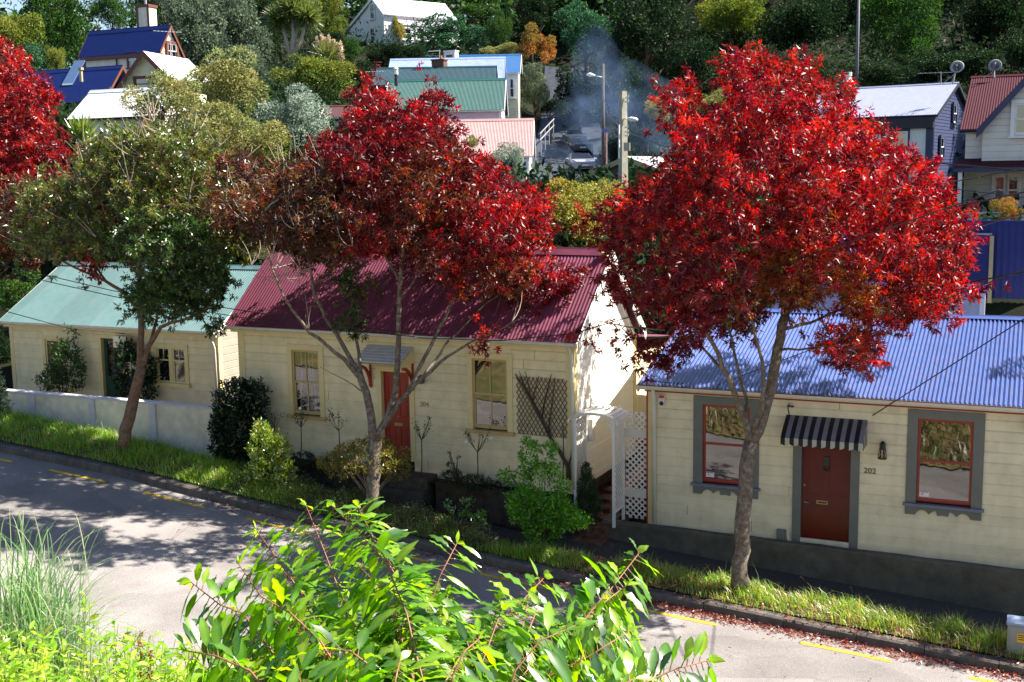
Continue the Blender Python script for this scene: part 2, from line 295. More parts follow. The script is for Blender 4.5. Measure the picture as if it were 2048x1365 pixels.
M_bank = mat('dry_grass_bank', (0.16, 0.13, 0.06), 0.95, 0.1, 0.5, 2.2, 0.8, 18, dirt=(0.07, 0.10, 0.025), dscale=0.9, damt=0.9)
def zbank(u, v):
    t = np.clip((v-10.2)/(21.0-10.2), 0, 1.0); return (zr(u)+0.05)*(1-t) + 7.3*t + 0.12*np.sin(u*1.7+v*2.1)*np.clip(t*4, 0, 1)
sheet('bank', np.linspace(-40, 40, 100), np.linspace(10.2, 40, 60), zbank, M_bank)
# yellow dashes, 4 mm above the road
mb = MB()
for a, b in ((-15.8, -14.2), (-13.1, -11.45), (-10.4, -8.75), (-7.7, -6.1), (-5.0, -3.4), (-2.3, -0.7), (0.75, 2.3), (3.75, 5.25), (6.45, 8.1), (9.2, 10.8)):
    for i in range(8):
        u0 = a+(b-a)*i/8; u1 = a+(b-a)*(i+1)/8; w0 = 0.055
        mb.quad(*[A.w(u, v, zr(u)+0.02*math.sin(v*0.6)+0.006) for u, v in ((u0, 3.47+w0), (u1, 3.47+w0), (u1, 3.47-w0), (u0, 3.47-w0))])
mb.build('road_marking', M_yellow)['kind'] = 'structure'
# kerb: blocks with small joints, one structure
mb = MB(); u = -30.0
while u < 24:
    L_ = random.uniform(1.1, 1.6); dz = random.uniform(-0.012, 0.012); dv = random.uniform(-0.015, 0.015); u1 = u+L_-0.012
    P = []
    for uu in (u, u1):
        zt = float(zk(uu))+dz; zb = float(zr(uu))-0.06
        P += [A.w(uu, 3.03+dv, zb), A.w(uu, 3.00+dv, zt-0.03), A.w(uu, 2.96+dv, zt), A.w(uu, 2.77+dv, zt+0.005), A.w(uu, 2.77+dv, zb)]
    mb.add(P, [(0, 1, 6, 5), (1, 2, 7, 6), (2, 3, 8, 7), (3, 4, 9, 8), (0, 4, 3, 2, 1), (5, 6, 7, 8, 9)]); u += L_
mb.build('kerb', M_kerb)['kind'] = 'structure'
# footpath and planted verge
sheet('footpath', np.linspace(-30, 24, 90), np.linspace(-0.4, 2.2, 6), lambda u, v: zk(u)-0.10+0.0*v, M_path)
def vback(u): return np.interp(u, [-14, -9, -3.2, -2.4, -0.2, 0.6, 30], [1.30, 1.6, 1.95, 2.35, 2.35, 1.95, 1.95])
def hump(u): return np.interp(u, [-16, -9, -4, -2.6, 0, 3, 12], [0.26, 0.20, 0.15, 0.03, 0.10, 0.06, 0.04])
M_verge = mat('verge_soil', (0.10, 0.085, 0.04), 0.95, 0.1, 0.5, 5, 0.6, 30, dirt=(0.06, 0.09, 0.02), dscale=3, damt=0.8)
def zverge(u, v):
    vb = vback(u); t = np.clip((v-vb)/(2.80-vb), 0, 1)
    return zk(u) + 0.03 + hump(u)*np.sin(np.pi*np.clip(t*0.86+0.12, 0, 1)) 
def sheet_verge():
    us = np.linspace(-30, 24, 160); ts = np.linspace(0, 1, 9); U, T = np.meshgrid(us, ts, indexing='ij'); V = vback(U)*(1-T)+2.80*T; Z = zverge(U, V)
    Z[:, 0] -= 0.22
    P = A.o[None, None]+U[..., None]*A.e+V[..., None]*A.n; P[..., 2] = Z; I = np.arange(U.size).reshape(U.shape)
    F = np.stack([I[:-1, :-1], I[:-1, 1:], I[1:, 1:], I[1:, :-1]], -1).reshape(-1, 4); o = np_mesh('verge', P.reshape(-1, 3), F, M_verge, smooth=True); o['kind'] = 'structure'
sheet_verge()
# hillside behind the cottages, fitted through ground points
AN = []
for u, z in ((-40, 4.5), (-28, 3.6), (-18, 2.7), (-8, 2.2), (0, 1.45), (9, 1.3), (25, 0.6), (40, 0)): AN += [A.w(u, -0.9, z)]
for u, z in ((-40, 4.6), (-28, 3.7), (-18, 2.8), (-8, 2.4), (-1, 1.6), (3, 1.5), (8, 1.5), (16, 1.3), (30, 1.0)): AN += [A.w(u, -6.6, z)]
for u, z in ((-1, 4.2), (3, 4.9), (8, 5.0), (16, 5.0), (30, 5.0)): AN += [A.w(u, -9.5, z)]
for x, y, d in ((1990, 470, 37), (2000, 600, 31), (1850, 480, 56), (1700, 440, 56), (1050, 352, 60), (960, 300, 68), (1030, 248, 85), (1000, 262, 80),
                (760, 96, 117), (900, 80, 117), (960, 45, 140), (180, 240, 68), (60, 250, 66), (330, 240, 68), (280, 300, 50), (420, 330, 48), (620, 320, 50), (760, 330, 52), (880, 345, 55), (1250, 380, 52), (1400, 360, 60), 
                (640, 200, 76), (560, 190, 90), (60, 190, 95), (250, 200, 100), (450, 130, 100), (1180, 200, 110), (1280, 240, 90), (1420, 260, 80), (1600, 240, 78), (1850, 230, 72), (2000, 240, 66), (1450, 110, 102), (1700, 90, 100), (1950, 90, 92), (1250, 60, 130), (1500, -40, 125), (1850, -60, 120), (2100, -60, 110),
                (900, -20, 165), (1150, -40, 165), (650, 20, 150), (450, 40, 140), (230, 130, 135), (100, 140, 130), (230, 130, 170), (60, 130, 170), (450, 20, 170), (-200, 330, 50), (-300, 200, 90), (-300, 140, 150), (2400, 330, 60), (2400, 100, 100), (2500, -100, 140), (1700, -250, 165), (2200, -300, 165)):
    AN.append(at(x, y, d))
for x, y, d, w in ((1108, 380, 56, 2.4), (1110, 366, 62, 2.6), (1116, 356, 70, 3.0), (1130, 342, 80, 3.3), (1136, 313, 90, 3.2), (1138, 284, 100, 2.9), (1136, 257, 109, 2.6), (1133, 232, 118, 2.4)):
    for k in (-1.2, 0, 1.4): AN.append(at(x, y, d)+np.array([k*w, -0.15*k*w, 0]))
AN = np.array(AN)
_D = np.linalg.norm(AN[:, None, :2]-AN[None, :, :2], axis=2); _N = len(AN)
_K = np.zeros((_N+3, _N+3)); _K[:_N, :_N] = _D; _K[:_N, _N] = _K[_N, :_N] = 1; _K[:_N, _N+1:] = AN[:, :2]; _K[_N+1:, :_N] = AN[:, :2].T
_w = np.linalg.solve(_K, np.concatenate([AN[:, 2], np.zeros(3)]))
def zhill(X, Y):
    X = np.asarray(X, float); Y = np.asarray(Y, float); sh = X.shape; p = np.stack([X.ravel(), Y.ravel()], -1); out = np.empty(len(p))
    for i in range(0, len(p), 4000):
        q = p[i:i+4000]; d = np.linalg.norm(q[:, None]-AN[None, :, :2], axis=2); out[i:i+4000] = d @ _w[:_N] + _w[_N] + q @ _w[_N+1:]
    return out.reshape(sh)
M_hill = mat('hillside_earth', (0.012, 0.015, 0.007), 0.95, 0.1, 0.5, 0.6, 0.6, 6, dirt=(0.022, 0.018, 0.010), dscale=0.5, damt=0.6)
def hill_sheet():
    us = np.linspace(-75, 75, 130); vs = np.concatenate([np.linspace(-0.9, -12, 20), np.linspace(-13, -170, 100)]); U, V = np.meshgrid(us, vs, indexing='ij')
    P = A.o[None, None]+U[..., None]*A.e+V[..., None]*A.n; P[..., 2] = zhill(P[..., 0], P[..., 1]); I = np.arange(U.size).reshape(U.shape)
    F = np.stack([I[:-1, :-1], I[1:, :-1], I[1:, 1:], I[:-1, 1:]], -1).reshape(-1, 4); o = np_mesh('hillside', P.reshape(-1, 3), F, M_hill, smooth=True); o['kind'] = 'structure'
hill_sheet()
# far ground so that nothing ends in the void
mb = MB(); mb.add([(-1500, -1500, -6), (1500, -1500, -6), (1500, 1500, -6), (-1500, 1500, -6)], [(0, 1, 2, 3)]); mb.build('ground', M_hill)['kind'] = 'structure'
# sloping asphalt drive on the far side
DR = [(1108, 380, 56, 2.4), (1110, 366, 62, 2.6), (1116, 356, 70, 3.0), (1130, 342, 80, 3.3), (1136, 313, 90, 3.2), (1138, 284, 100, 2.9), (1136, 257, 109, 2.6), (1133, 232, 118, 2.4), (1132, 228, 126, 2.2)]
def drive():
    C_ = [at(x, y, d) for x, y, d, w in DR]; P = []; n = 5; fine = []
    for i in range(len(C_)-1):
        for k in range(n): t = k/n; fine.append((C_[i]*(1-t)+C_[i+1]*t, DR[i][3]*(1-t)+DR[i+1][3]*t))
    fine.append((C_[-1], DR[-1][3])); mb = MB(); a = np.array([1.0, -0.15, 0])
    for c, w in fine:
        for k in (-1, -0.5, 0, 0.5, 1.1): q = c+a*w*k; P.append(np.array([q[0], q[1], float(zhill(q[0], q[1]))+0.14]))
    for i in range(len(fine)-1):
        for k in range(4): mb.add([P[i*5+k], P[i*5+k+1], P[i*5+k+6], P[i*5+k+5]], [(0, 1, 2, 3)])
    mb.build('driveway', mat('drive_asphalt', (0.040, 0.048, 0.065), 0.9, 0.2, 0.25, 2), smooth=True)['kind'] = 'structure'
drive()

# ------------------------------------------------------------------ house building blocks
def corr(fr, u0, u1, ve, ze, vr, zr_, pitch=0.078, amp=0.011, rows=2, seg=8, skew=0.0):
    """corrugated sheet from eave (ve,ze) to ridge (vr,zr_); waves along u"""
    n = max(4, int((u1-u0)/pitch*seg)); us = np.linspace(u0, u1, n+1); T = np.linspace(0, 1, rows+1)
    s = np.array([vr-ve, zr_-ze]); s = s/np.linalg.norm(s); nv, nz = (-s[1], s[0]); 
    if nz < 0: nv, nz = -nv, -nz
    h = amp*np.sin(2*np.pi*(us-u0)/pitch); V = []
    for t in T:
        for u, hh in zip(us, h):
            V.append(fr.o + fr.e*u + fr.n*(ve+(vr-ve)*t+nv*hh) + np.array([0, 0, ze+(zr_-ze)*t+nz*hh]))
    I = np.arange((n+1)*(rows+1)).reshape(rows+1, n+1)
    F = np.stack([I[:-1, :-1], I[:-1, 1:], I[1:, 1:], I[1:, :-1]], -1).reshape(-1, 4)
    return np.array(V), F
def roof_part(fr, u0, u1, ve, ze, vr, zr_, vb, zb, m, parent, pitch=0.078, amp=0.011, name='roof', seg=8):
    V1, F1 = corr(fr, u0, u1, ve, ze, vr, zr_, pitch, amp, 3, seg); V2, F2 = corr(fr, u0, u1, vb, zb, vr, zr_, pitch, amp, 1, seg)
    V = np.concatenate([V1, V2]); F = np.concatenate([F1, F2+len(V1)])
    o = np_mesh(name, V, F, m, parent, smooth=True)
    # ridge capping: folded sheet with a roll
    mb = MB(); w = 0.16
    s1 = (zr_-ze)/(ve-vr); s2 = (zr_-zb)/(vr-vb); d = 0.028
    pr = [(vr+w, zr_-w*s1+d), (vr+0.03, zr_-0.03*s1+d+0.005), (vr, zr_+d+0.02), (vr-0.03, zr_-0.03*s2+d+0.005), (vr-w, zr_-w*s2+d)]
    for (a, b), (c, e) in zip(pr[:-1], pr[1:]):
        n = max(1, int((u1-u0)/1.6))
        for i in range(n):
            x0 = u0-0.02+(u1-u0+0.04)*i/n; x1 = u0-0.02+(u1-u0+0.04)*(i+1)/n; j = 0.006*math.sin(i*2.1); k = 0.006*math.sin((i+1)*2.1)
            mb.quad(fr.w(x0, a, b+j), fr.w(x1, a, b+k), fr.w(x1, c, e+k), fr.w(x0, c, e+j))
    mb.build('ridge_cap', m, o)
    return o
def boards(mb, P0, e, n, L, z0, top, pitch=0.2, openings=(), style='rust', zmax=None):
    """weatherboards on a vertical wall: origin P0 (z ignored), run e, outward n, length L; top(x)->height; openings (x0,x1,z0,z1)"""
    xs = np.linspace(0, L, 25); zmax = zmax or max(top(x) for x in xs); z = z0
    def lim(zz):
        ok = [x for x in np.linspace(0, L, 241) if top(x) >= zz-1e-6]
        return (min(ok), max(ok)) if ok else None
    def pt(x, zz, o): return P0[:2].tolist() and np.array([P0[0]+e[0]*x+n[0]*o, P0[1]+e[1]*x+n[1]*o, zz])
    while z < zmax-0.02:
        za, zb = z, min(z+pitch, zmax); la = lim(za); lb = lim(zb-0.001)
        if la is None: break
        if lb is None: lb = ((la[0]+la[1])/2-0.01, (la[0]+la[1])/2+0.01)
        cuts = [(x0, x1) for x0, x1, oz0, oz1 in openings if oz0 < zb-0.04 and oz1 > za+0.04]
        segs = [(la[0], la[1], lb[0], lb[1])]
        if style == 'rust' and L > 5 and random.random() < 0.65:
            c0 = random.uniform(la[0]+0.8, la[1]-0.8); cuts.append((c0, c0+0.008))
        for c0, c1 in sorted(cuts):
            new = []
            for a0, a1, b0, b1 in segs:
                if c1 <= a0 or c0 >= a1: new.append((a0, a1, b0, b1)); continue
                if c0 > a0: new.append((a0, c0, b0, c0))
                if c1 < a1: new.append((c1, a1, c1, b1))
            segs = new
        j = random.uniform(-0.003, 0.003)
        prof = [(za, 0.0), (za, 0.018+j), (zb-0.03, 0.018+j), (zb-0.004, 0.002)] if style == 'rust' else [(za, 0.0), (za, 0.024), (zb, 0.004)]
        for a0, a1, b0, b1 in segs:
            def X(zz, side): 
                t = (zz-za)/(zb-za); return (a0+(b0-a0)*t) if side == 0 else (a1+(b1-a1)*t)
            for (za_, oa), (zb_, ob) in zip(prof[:-1], prof[1:]):
                mb.quad(pt(X(za_, 0), za_, oa), pt(X(za_, 1), za_, oa), pt(X(zb_, 1), zb_, ob), pt(X(zb_, 0), zb_, ob))
        for c0, c1, o0, o1 in [(a, b, c, d) for a, b, c, d in openings if c < zb-0.04 and d > za+0.04]:
            c0 = max(c0, 0); c1 = min(c1, L)
            if o1 < zb-0.005: mb.quad(pt(c0, o1, 0.018), pt(c1, o1, 0.018), pt(c1, zb, 0.016), pt(c0, zb, 0.016))
            if o0 > za+0.005: mb.quad(pt(c0, za, 0.018), pt(c1, za, 0.018), pt(c1, o0, 0.018), pt(c0, o0, 0.018))
        z += pitch
def sash_window(fr, v, u0, u1, z0, z1, parent, m_fr, m_sash, m_sill, arch=0.13, head=None, split=True, mull=False, glass=None, sillw=0.06, mrail=None, apron=False, sdrop=0.07, sparent=True, sashw=0.045):
    """opening u0..u1, z0..z1 in wall plane v; window > frame, sash, pane, sill"""
    head = head or arch; g = glass or M_glass
    mb = MB(); d0, d1 = v-0.04, v+0.045
    mb.box(fr, u0-arch, u0, d0, d1, z0-0.02, z1+head); mb.box(fr, u1, u1+arch, d0, d1, z0-0.02, z1+head); mb.box(fr, u0, u1, d0, d1-0.002, z1, z1+head-0.003)
    w = mb.build('window', m_fr, parent)
    mb = MB(); mb.box(fr, u0-arch-0.04, u1+arch+0.04, v-0.03, v+0.11, z0-0.02-sdrop, z0-0.021); mb.build('sill', m_sill, w)
    s = MB(); zm = (z0+z1)/2; b = sashw
    def ring(a0, a1, c0, c1, va, vb_, bb=b, bot=None):
        s.box(fr, a0, a0+bb, va, vb_, c0, c1); s.box(fr, a1-bb, a1, va, vb_, c0, c1); s.box(fr, a0+bb, a1-bb, va, vb_-0.002, c1-bb, c1); s.box(fr, a0+bb, a1-bb, va, vb_-0.002, c0, c0+(bot or bb))
    if split:
        ring(u0+0.004, u1-0.004, zm-0.02, z1-0.004, v-0.03, v+0.012); ring(u0+0.004, u1-0.004, z0, zm+0.021, v-0.06, v-0.031, bot=0.08)
        if mull:
            um = (u0+u1)/2; s.box(fr, um-0.013, um+0.013, v-0.028, v+0.006, zm+0.02, z1-b); s.box(fr, um-0.013, um+0.013, v-0.058, v-0.036, z0+0.08, zm-0.021)
    else:
        ring(u0+0.004, u1-0.004, z0, z1-0.004, v-0.03, v+0.012)
    s.build('sash', m_sash, w)
    p = MB()
    if split:
        p.quad(fr.w(u0, v-0.012, zm), fr.w(u1, v-0.012, zm), fr.w(u1, v-0.012, z1), fr.w(u0, v-0.012, z1)); p.quad(fr.w(u0, v-0.046, z0), fr.w(u1, v-0.046, z0), fr.w(u1, v-0.046, zm), fr.w(u0, v-0.046, zm))
    else: p.quad(fr.w(u0, v-0.012, z0), fr.w(u1, v-0.012, z0), fr.w(u1, v-0.012, z1), fr.w(u0, v-0.012, z1))
    p.build('pane', g, w)
    return w
def panel_door(fr, v, u0, u1, z0, z1, parent, m_fr, m_door, arch=0.15, recess=0.07, plain=False):
    mb = MB(); mb.box(fr, u0-arch, u0, v-0.1, v+0.045, z0-0.02, z1+arch); mb.box(fr, u1, u1+arch, v-0.1, v+0.045, z0-0.02, z1+arch); mb.box(fr, u0, u1, v-0.1, v+0.043, z1, z1+arch-0.003)
    mb.build('door_frame', m_fr, parent)
    d = MB(); vd = v-recess; d.box(fr, u0, u1, vd-0.04, vd, z0, z1)
    st = 0.11; um = (u0+u1)/2; zl = z0+(z1-z0)*0.43
    for a, b in ((u0+0.002, u0+st), (um-st/2, um+st/2), (u1-st, u1-0.002)): d.box(fr, a, b, vd, vd+0.014, z0+0.002, z1-0.002)
    for a, b in ((u0+st, um-st/2), (um+st/2, u1-st)):
        for c, e in ((z0+0.002, z0+0.2), (zl-0.1, zl+0.1), (z1-0.13, z1-0.002)): d.box(fr, a, b, vd, vd+0.013, c, e)
        for c, e in ((z0+0.2, zl-0.1), (zl+0.1, z1-0.13)): d.box(fr, a+0.04, b-0.04, vd, vd+0.007, c+0.04, e-0.04)
    do = d.build('door', m_door, parent)
    return do, vd
def text_mesh(txt, size, fr, u, v, z, m, name, parent, ext=0.006, center=True):
    c = bpy.data.curves.new(name, 'FONT'); c.body = txt; c.size = size; c.extrude = ext; c.align_x = 'CENTER' if center else 'LEFT'
    t = bpy.data.objects.new(name, c); COL.objects.link(t); dg = bpy.context.evaluated_depsgraph_get(); dg.update()
    me = bpy.data.meshes.new_from_object(t.evaluated_get(dg)); bpy.data.objects.remove(t)
    org = ORG.get(parent.name, np.zeros(3)) if parent else np.zeros(3)
    for vx in me.vertices:
        p = fr.w(u+vx.co.x, v+vx.co.z, z+vx.co.y)-org; vx.co = p
    me.materials.clear(); me.materials.append(m); me.update(); return link(name, me, parent)
def gutter_run(fr, u0, u1, v, z, m, parent, r=0.06):
    mb = MB(); n = 7; ring = [(v-r, z+r*0.2)] + [(v-r*math.cos(math.pi*k/(n-1)), z-r*1.1*math.sin(math.pi*k/(n-1))) for k in range(n)] + [(v+r, z+r*0.15)]
    vs = [fr.w(u, a, b) for u in (u0, u1) for a, b in ring]; k = len(ring)
    mb.add(vs, [(i, i+1, k+i+1, k+i) for i in range(k-1)] + [tuple(range(k)), tuple(range(2*k-1, k-1, -1))]); return mb.build('gutter', m, parent, smooth=False)
def barge(fr, u, ve, ze, vr, zr_, vb, zb, m, parent, h=0.16, th=0.03, off=0.0, name='barge_board'):
    mb = MB()
    for (a, c), (b, d) in (((ve, ze), (vr, zr_)), ((vb, zb), (vr, zr_))):
        P = [fr.w(uu, x, z) for uu in (u+off, u+off+th) for x, z in ((a, c+0.02), (b, d+0.02), (b, d+0.02-h), (a, c+0.02-h))]
        mb.add(P, [(0, 1, 2, 3), (7, 6, 5, 4), (0, 4, 5, 1), (3, 2, 6, 7), (0, 3, 7, 4), (1, 5, 6, 2)])
    return mb.build(name, m, parent)
def cottage_shell(fr, root, u0, u1, vf, vb, z0, ze, vr, zr_, zeb, m_wall, m_trim, pitch=0.2, op_front=(), op_right=(), op_left=(), style='rust', sidemat=None, corner=0.11, wallnames=True):
    """front wall at vf, back at vb, gables at u0 and u1; ze = wall height under the front eave"""
    mb = MB(); boards(mb, fr.w(u0, vf, 0), fr.e, fr.n, u1-u0, z0, lambda x: ze, pitch, [(a-u0, b-u0, c, d) for a, b, c, d in op_front], style)
    mb.quad(fr.w(u0, vf-0.03, z0), fr.w(u1, vf-0.03, z0), fr.w(u1, vf-0.03, ze), fr.w(u0, vf-0.03, ze)) if not op_front else None
    mb.build('front_wall', m_wall, root); mk = MB(); mk.quad(fr.w(u0, vb, z0), fr.w(u1, vb, z0), fr.w(u1, vb, zeb), fr.w(u0, vb, zeb)); mk.build('back_wall', m_wall, root)
    def top(x):   # x measured from the front going back
        v = vf-x; return ze+(zr_-ze)*(vf-v)/(vf-vr) if v > vr else zr_+(zeb-zr_)*(vr-v)/(vr-vb)
    D = vf-vb; mr = MB(); boards(mr, fr.w(u1, vf, 0), -fr.n, fr.e, D, z0, top, pitch, op_right, style); mr.build('side_wall', sidemat or m_wall, root)
    ml = MB(); boards(ml, fr.w(u0, vf, 0), -fr.n, -fr.e, D, z0, top, pitch, op_left, style); ml.build('side_wall', sidemat or m_wall, root)
    if corner:
        for a, b, c, d, e in ((u0-0.015, u0-0.015+corner, vf-0.02, vf+0.03, ze), (u1-corner+0.015, u1+0.015, vf-0.02, vf+0.03, ze), (u1+0.016, u1+0.034, vf-corner, vf+0.031, ze), (u1+0.002, u1+0.032, vb-0.02, vb+corner, zeb), (u0-0.034, u0-0.016, vf-corner, vf+0.031, ze)):
            mc = MB(); mc.box(fr, a, b, c, d, z0, e); mc.build('corner_board', m_trim, root)
    # dark inside so that openings do not show daylight
    mi = MB(); mi.box(fr, u0+0.12, u1-0.12, vb+0.1, vf-0.22, z0+0.05, min(ze, zeb)-0.02); mi.build('interior', M_black, root)

# ------------------------------------------------------------------ cottage 202 (blue roof)
def cottage_a():
    fr = A; r = thing('weatherboard_cottage', 'cream weatherboard cottage numbered 202 with blue corrugated roof, grey window surrounds and dark red door', 'house', fr.w(4, 0, 1.62))
    wl = (1.12, 2.08, 2.75, 4.37); wr = (5.26, 6.24, 2.75, 4.37); dr = (3.11, 4.05, 1.70, 3.78); u1 = 9.8
    ops = [(w[0]-0.1, w[1]+0.1, w[2]-0.05, w[3]+0.1) for w in (wl, wr)] + [(dr[0]-0.1, dr[1]+0.1, 0, dr[3]+0.1)]
    cottage_shell(fr, r, 0, u1, 0, -7.0, 1.62, 4.62, -3.8, 5.80, 4.92, M_cream2, M_trimcream, 0.201, ops, corner=0.10)
    mb = MB(); mb.box(fr, 0.0, u1, -0.02, 0.035, 1.58, 1.80); mb.box(fr, dr[1]+0.17, u1, 0.0, 0.05, 1.80, 1.825); mb.build('plinth_board', M_cream2, r)
    mb = MB(); mb.box(fr, -0.07, -0.035, -0.25, 0.032, 1.62, 4.6); mb.build('red_corner_board', M_red, r)
    mb = MB(); mb.box(fr, -0.1, u1+0.1, -0.02, 0.05, 4.565, 4.60); mb.build('eave_moulding', M_red, r)
    roof_part(fr, -0.16, u1+0.15, 0.30, 4.755, -3.8, 5.87, -7.2, 5.0, M_roofblue, r, 0.082, 0.020)
    mb = MB(); mb.box(fr, -0.16, u1+0.15, 0.05, 0.20, 4.63, 4.72); mb.build('fascia', M_red, r)
    gutter_run(fr, -0.2, u1+0.2, 0.27, 4.72, M_gutter, r, 0.075)
    barge(fr, -0.16, 0.28, 4.72, -3.8, 5.85, -7.2, 4.98, M_red, r, 0.15, 0.03, -0.03)
    mb = MB(); mb.tube([fr.w(0.12, 0.22, 4.66), fr.w(0.12, 0.10, 4.5), fr.w(0.115, 0.075, 4.3), fr.w(0.12, 0.075, 1.7)], 0.038, 10); mb.build('downpipe', M_offwhite, r, smooth=True)
    for w in (wl, wr):
        wd = sash_window(fr, 0.0, *w, r, M_greytrim, M_red, M_greysill, arch=0.19, head=0.17, sdrop=0.05)
        # scalloped apron under the sill
        a0, a1 = w[0]-0.19, w[1]+0.19; top = w[2]-0.075; n = 44; P = []; Q = []
        for i in range(n+1):
            t = i/n; x = a0+(a1-a0)*t; s = 0.17
            if 0.14 < t < 0.86: 
                k = (t-0.14)/0.72; s = 0.15 - 0.085*abs(math.sin(math.pi*k*4))**0.8 if not 0.38 < k < 0.62 else 0.17 - 0.03*abs(math.sin(math.pi*(k-0.38)/0.24))
            P.append((x, top)); Q.append((x, top-s))
        mb = MB()
        for i in range(n):
            for v0 in (0.05,): mb.quad(fr.w(Q[i][0], v0, Q[i][1]), fr.w(Q[i+1][0], v0, Q[i+1][1]), fr.w(P[i+1][0], v0, P[i+1][1]), fr.w(P[i][0], v0, P[i][1])); mb.quad(fr.w(Q[i][0], 0.0, Q[i][1]), fr.w(Q[i+1][0], 0.0, Q[i+1][1]), fr.w(Q[i+1][0], v0, Q[i+1][1]), fr.w(Q[i][0], v0, Q[i][1]))
        mb.build('scalloped_apron', M_greytrim, wd)
        mb = MB(); mb.box(fr, w[0]+0.06, w[0]+0.23, -0.043, -0.038, w[2]+0.10, w[2]+0.21); st = mb.build('security_sticker', M_paper, wd)
        mb = MB(); mb.box(fr, w[0]+0.075, w[0]+0.215, -0.037, -0.034, w[2]+0.185, w[2]+0.2); mb.box(fr, w[0]+0.10, w[0]+0.125, -0.037, -0.034, w[2]+0.14, w[2]+0.165); mb.build('sticker_print', M_redcard, wd)
    d, vd = panel_door(fr, 0.0, *dr, r, M_greytrim, M_darkred, arch=0.165, recess=0.08)
    mb = MB(); mb.box(fr, 3.40, 3.62, vd+0.012, vd+0.026, 2.50, 2.575); mb.build('letter_slot', M_brass, d)
    mb = MB(); mb.box(fr, 3.425, 3.595, vd+0.027, vd+0.031, 2.522, 2.553); mb.build('letter_flap', M_black, d)
    mb = MB(); mb.tube([fr.w(3.17, vd+0.01, 2.52), fr.w(3.17, vd+0.05, 2.52)], 0.012, 8); mb.tube([fr.w(3.17, vd+0.05, 2.52), fr.w(3.26, vd+0.05, 2.52)], 0.012, 8); mb.build('door_handle', M_iron, d)
    mb = MB(); mb.tube([fr.w(3.16, vd+0.01, 2.86), fr.w(3.16, vd+0.025, 2.86)], 0.02, 10); mb.build('lock', M_brass, d)
    mb = MB(); mb.box(fr, 3.53, 3.63, vd+0.014, vd+0.04, 3.28, 3.47); mb.tube([fr.w(3.58+0.05*math.sin(t), vd+0.05, 3.24-0.05*math.cos(t)) for t in np.linspace(-2.4, 2.4, 9)], 0.012, 6); mb.build('knocker', M_black, d)
    mb = MB(); mb.box(fr, dr[0]-0.25, dr[1]+0.27, -0.05, 0.16, 1.615, 1.695); mb.build('door_step', M_darkred, r)
    # striped awning
    aw = MB(); n = 18; ua, ub = 2.80, 4.34; va, vb_ = 0.03, 0.60; za, zb = 4.27, 3.93
    for i in range(n):
        x0 = ua+(ub-ua)*i/n; x1 = ua+(ub-ua)*(i+1)/n; aw.mi = 0 if i % 2 == 0 else 1
        for k in range(4):
            t0, t1 = k/4, (k+1)/4; b = lambda t: 0.02*math.sin(math.pi*t)
            aw.quad(fr.w(x0, va+(vb_-va)*t0, za+(zb-za)*t0+b(t0)), fr.w(x1, va+(vb_-va)*t0, za+(zb-za)*t0+b(t0)), fr.w(x1, va+(vb_-va)*t1, za+(zb-za)*t1+b(t1)), fr.w(x0, va+(vb_-va)*t1, za+(zb-za)*t1+b(t1)))
    aw_o = aw.build('awning', [mat('awning_black', (0.014, 0.014, 0.018), 0.5, 0.3, 0.1, 8), mat('awning_grey', (0.20, 0.20, 0.24), 0.5, 0.3, 0.1, 8)], r)
    va_ = MB()
    for i in range(n):
        va_.mi = 0 if i % 2 == 0 else 1
        for j in range(4):
            def zz(q): return zb - 0.115 - 0.035*abs(math.sin(math.pi*q/2.0*1.0))
            q0, q1 = i+j/4, i+(j+1)/4; x0 = ua+(ub-ua)*q0/n; x1 = ua+(ub-ua)*q1/n; va_.quad(fr.w(x0, vb_, zz(q0)), fr.w(x1, vb_, zz(q1)), fr.w(x1, vb_, zb), fr.w(x0, vb_, zb))
    for uu in (ua, ub):
        for k in range(5):
            va_.mi = k % 2; t0, t1 = k/5, (k+1)/5; zt = lambda t: za+(zb-za)*t
            va_.quad(fr.w(uu, va+(vb_-va)*t0, zb-0.13-(0.0 if k % 2 else 0.02)), fr.w(uu, va+(vb_-va)*t1, zb-0.13-(0.0 if k % 2 else 0.02)), fr.w(uu, va+(vb_-va)*t1, zt(t1)), fr.w(uu, va+(vb_-va)*t0, zt(t0)))
    va_.build('valance', [MATS['awning_black'], mat('awning_cream', (0.42, 0.42, 0.36), 0.6, 0.3, 0.1, 8)], aw_o)
    # carriage lamp by the door
    lm = MB(); lm.mi = 0; lm.box(fr, 4.60, 4.68, 0.02, 0.05, 3.62, 3.86); lm.tube([fr.w(4.64, 0.12, 3.90), fr.w(4.64, 0.12, 3.85), fr.w(4.64, 0.12, 3.74)], [0.015, 0.055, 0.06], 8)
    for k in range(6):
        t = k*math.pi/3; lm.bar(fr.w(4.64+0.055*math.cos(t), 0.12+0.055*math.sin(t), 3.76), fr.w(4.64+0.075*math.cos(t), 0.12+0.075*math.sin(t), 3.57), 0.012)
    lm.tube([fr.w(4.64, 0.12, 3.575), fr.w(4.64, 0.12, 3.555)], [0.085, 0.085], 8); lm.bar(fr.w(4.64, 0.03, 3.78), fr.w(4.64, 0.12, 3.78), 0.02)
    lo = lm.build('wall_lamp', M_black, r); g = MB(); g.tube([fr.w(4.64, 0.12, 3.74), fr.w(4.64, 0.12, 3.58)], [0.04, 0.055], 8); g.build('lamp_glass', M_glassclear, lo)
    sp = MB(); sp.disc(fr.w(7.20, 0.16, 4.40), fr.n*1.0+np.array([0, 0, -0.6]), 0.11, 14, 0.05, 0.03); sp.tube([fr.w(7.22, 0.03, 4.2), fr.w(7.2, 0.1, 4.16), fr.w(7.19, 0.14, 4.26), fr.w(7.2, 0.16, 4.36)], 0.014, 6); sp.build('spotlight', M_black, r)
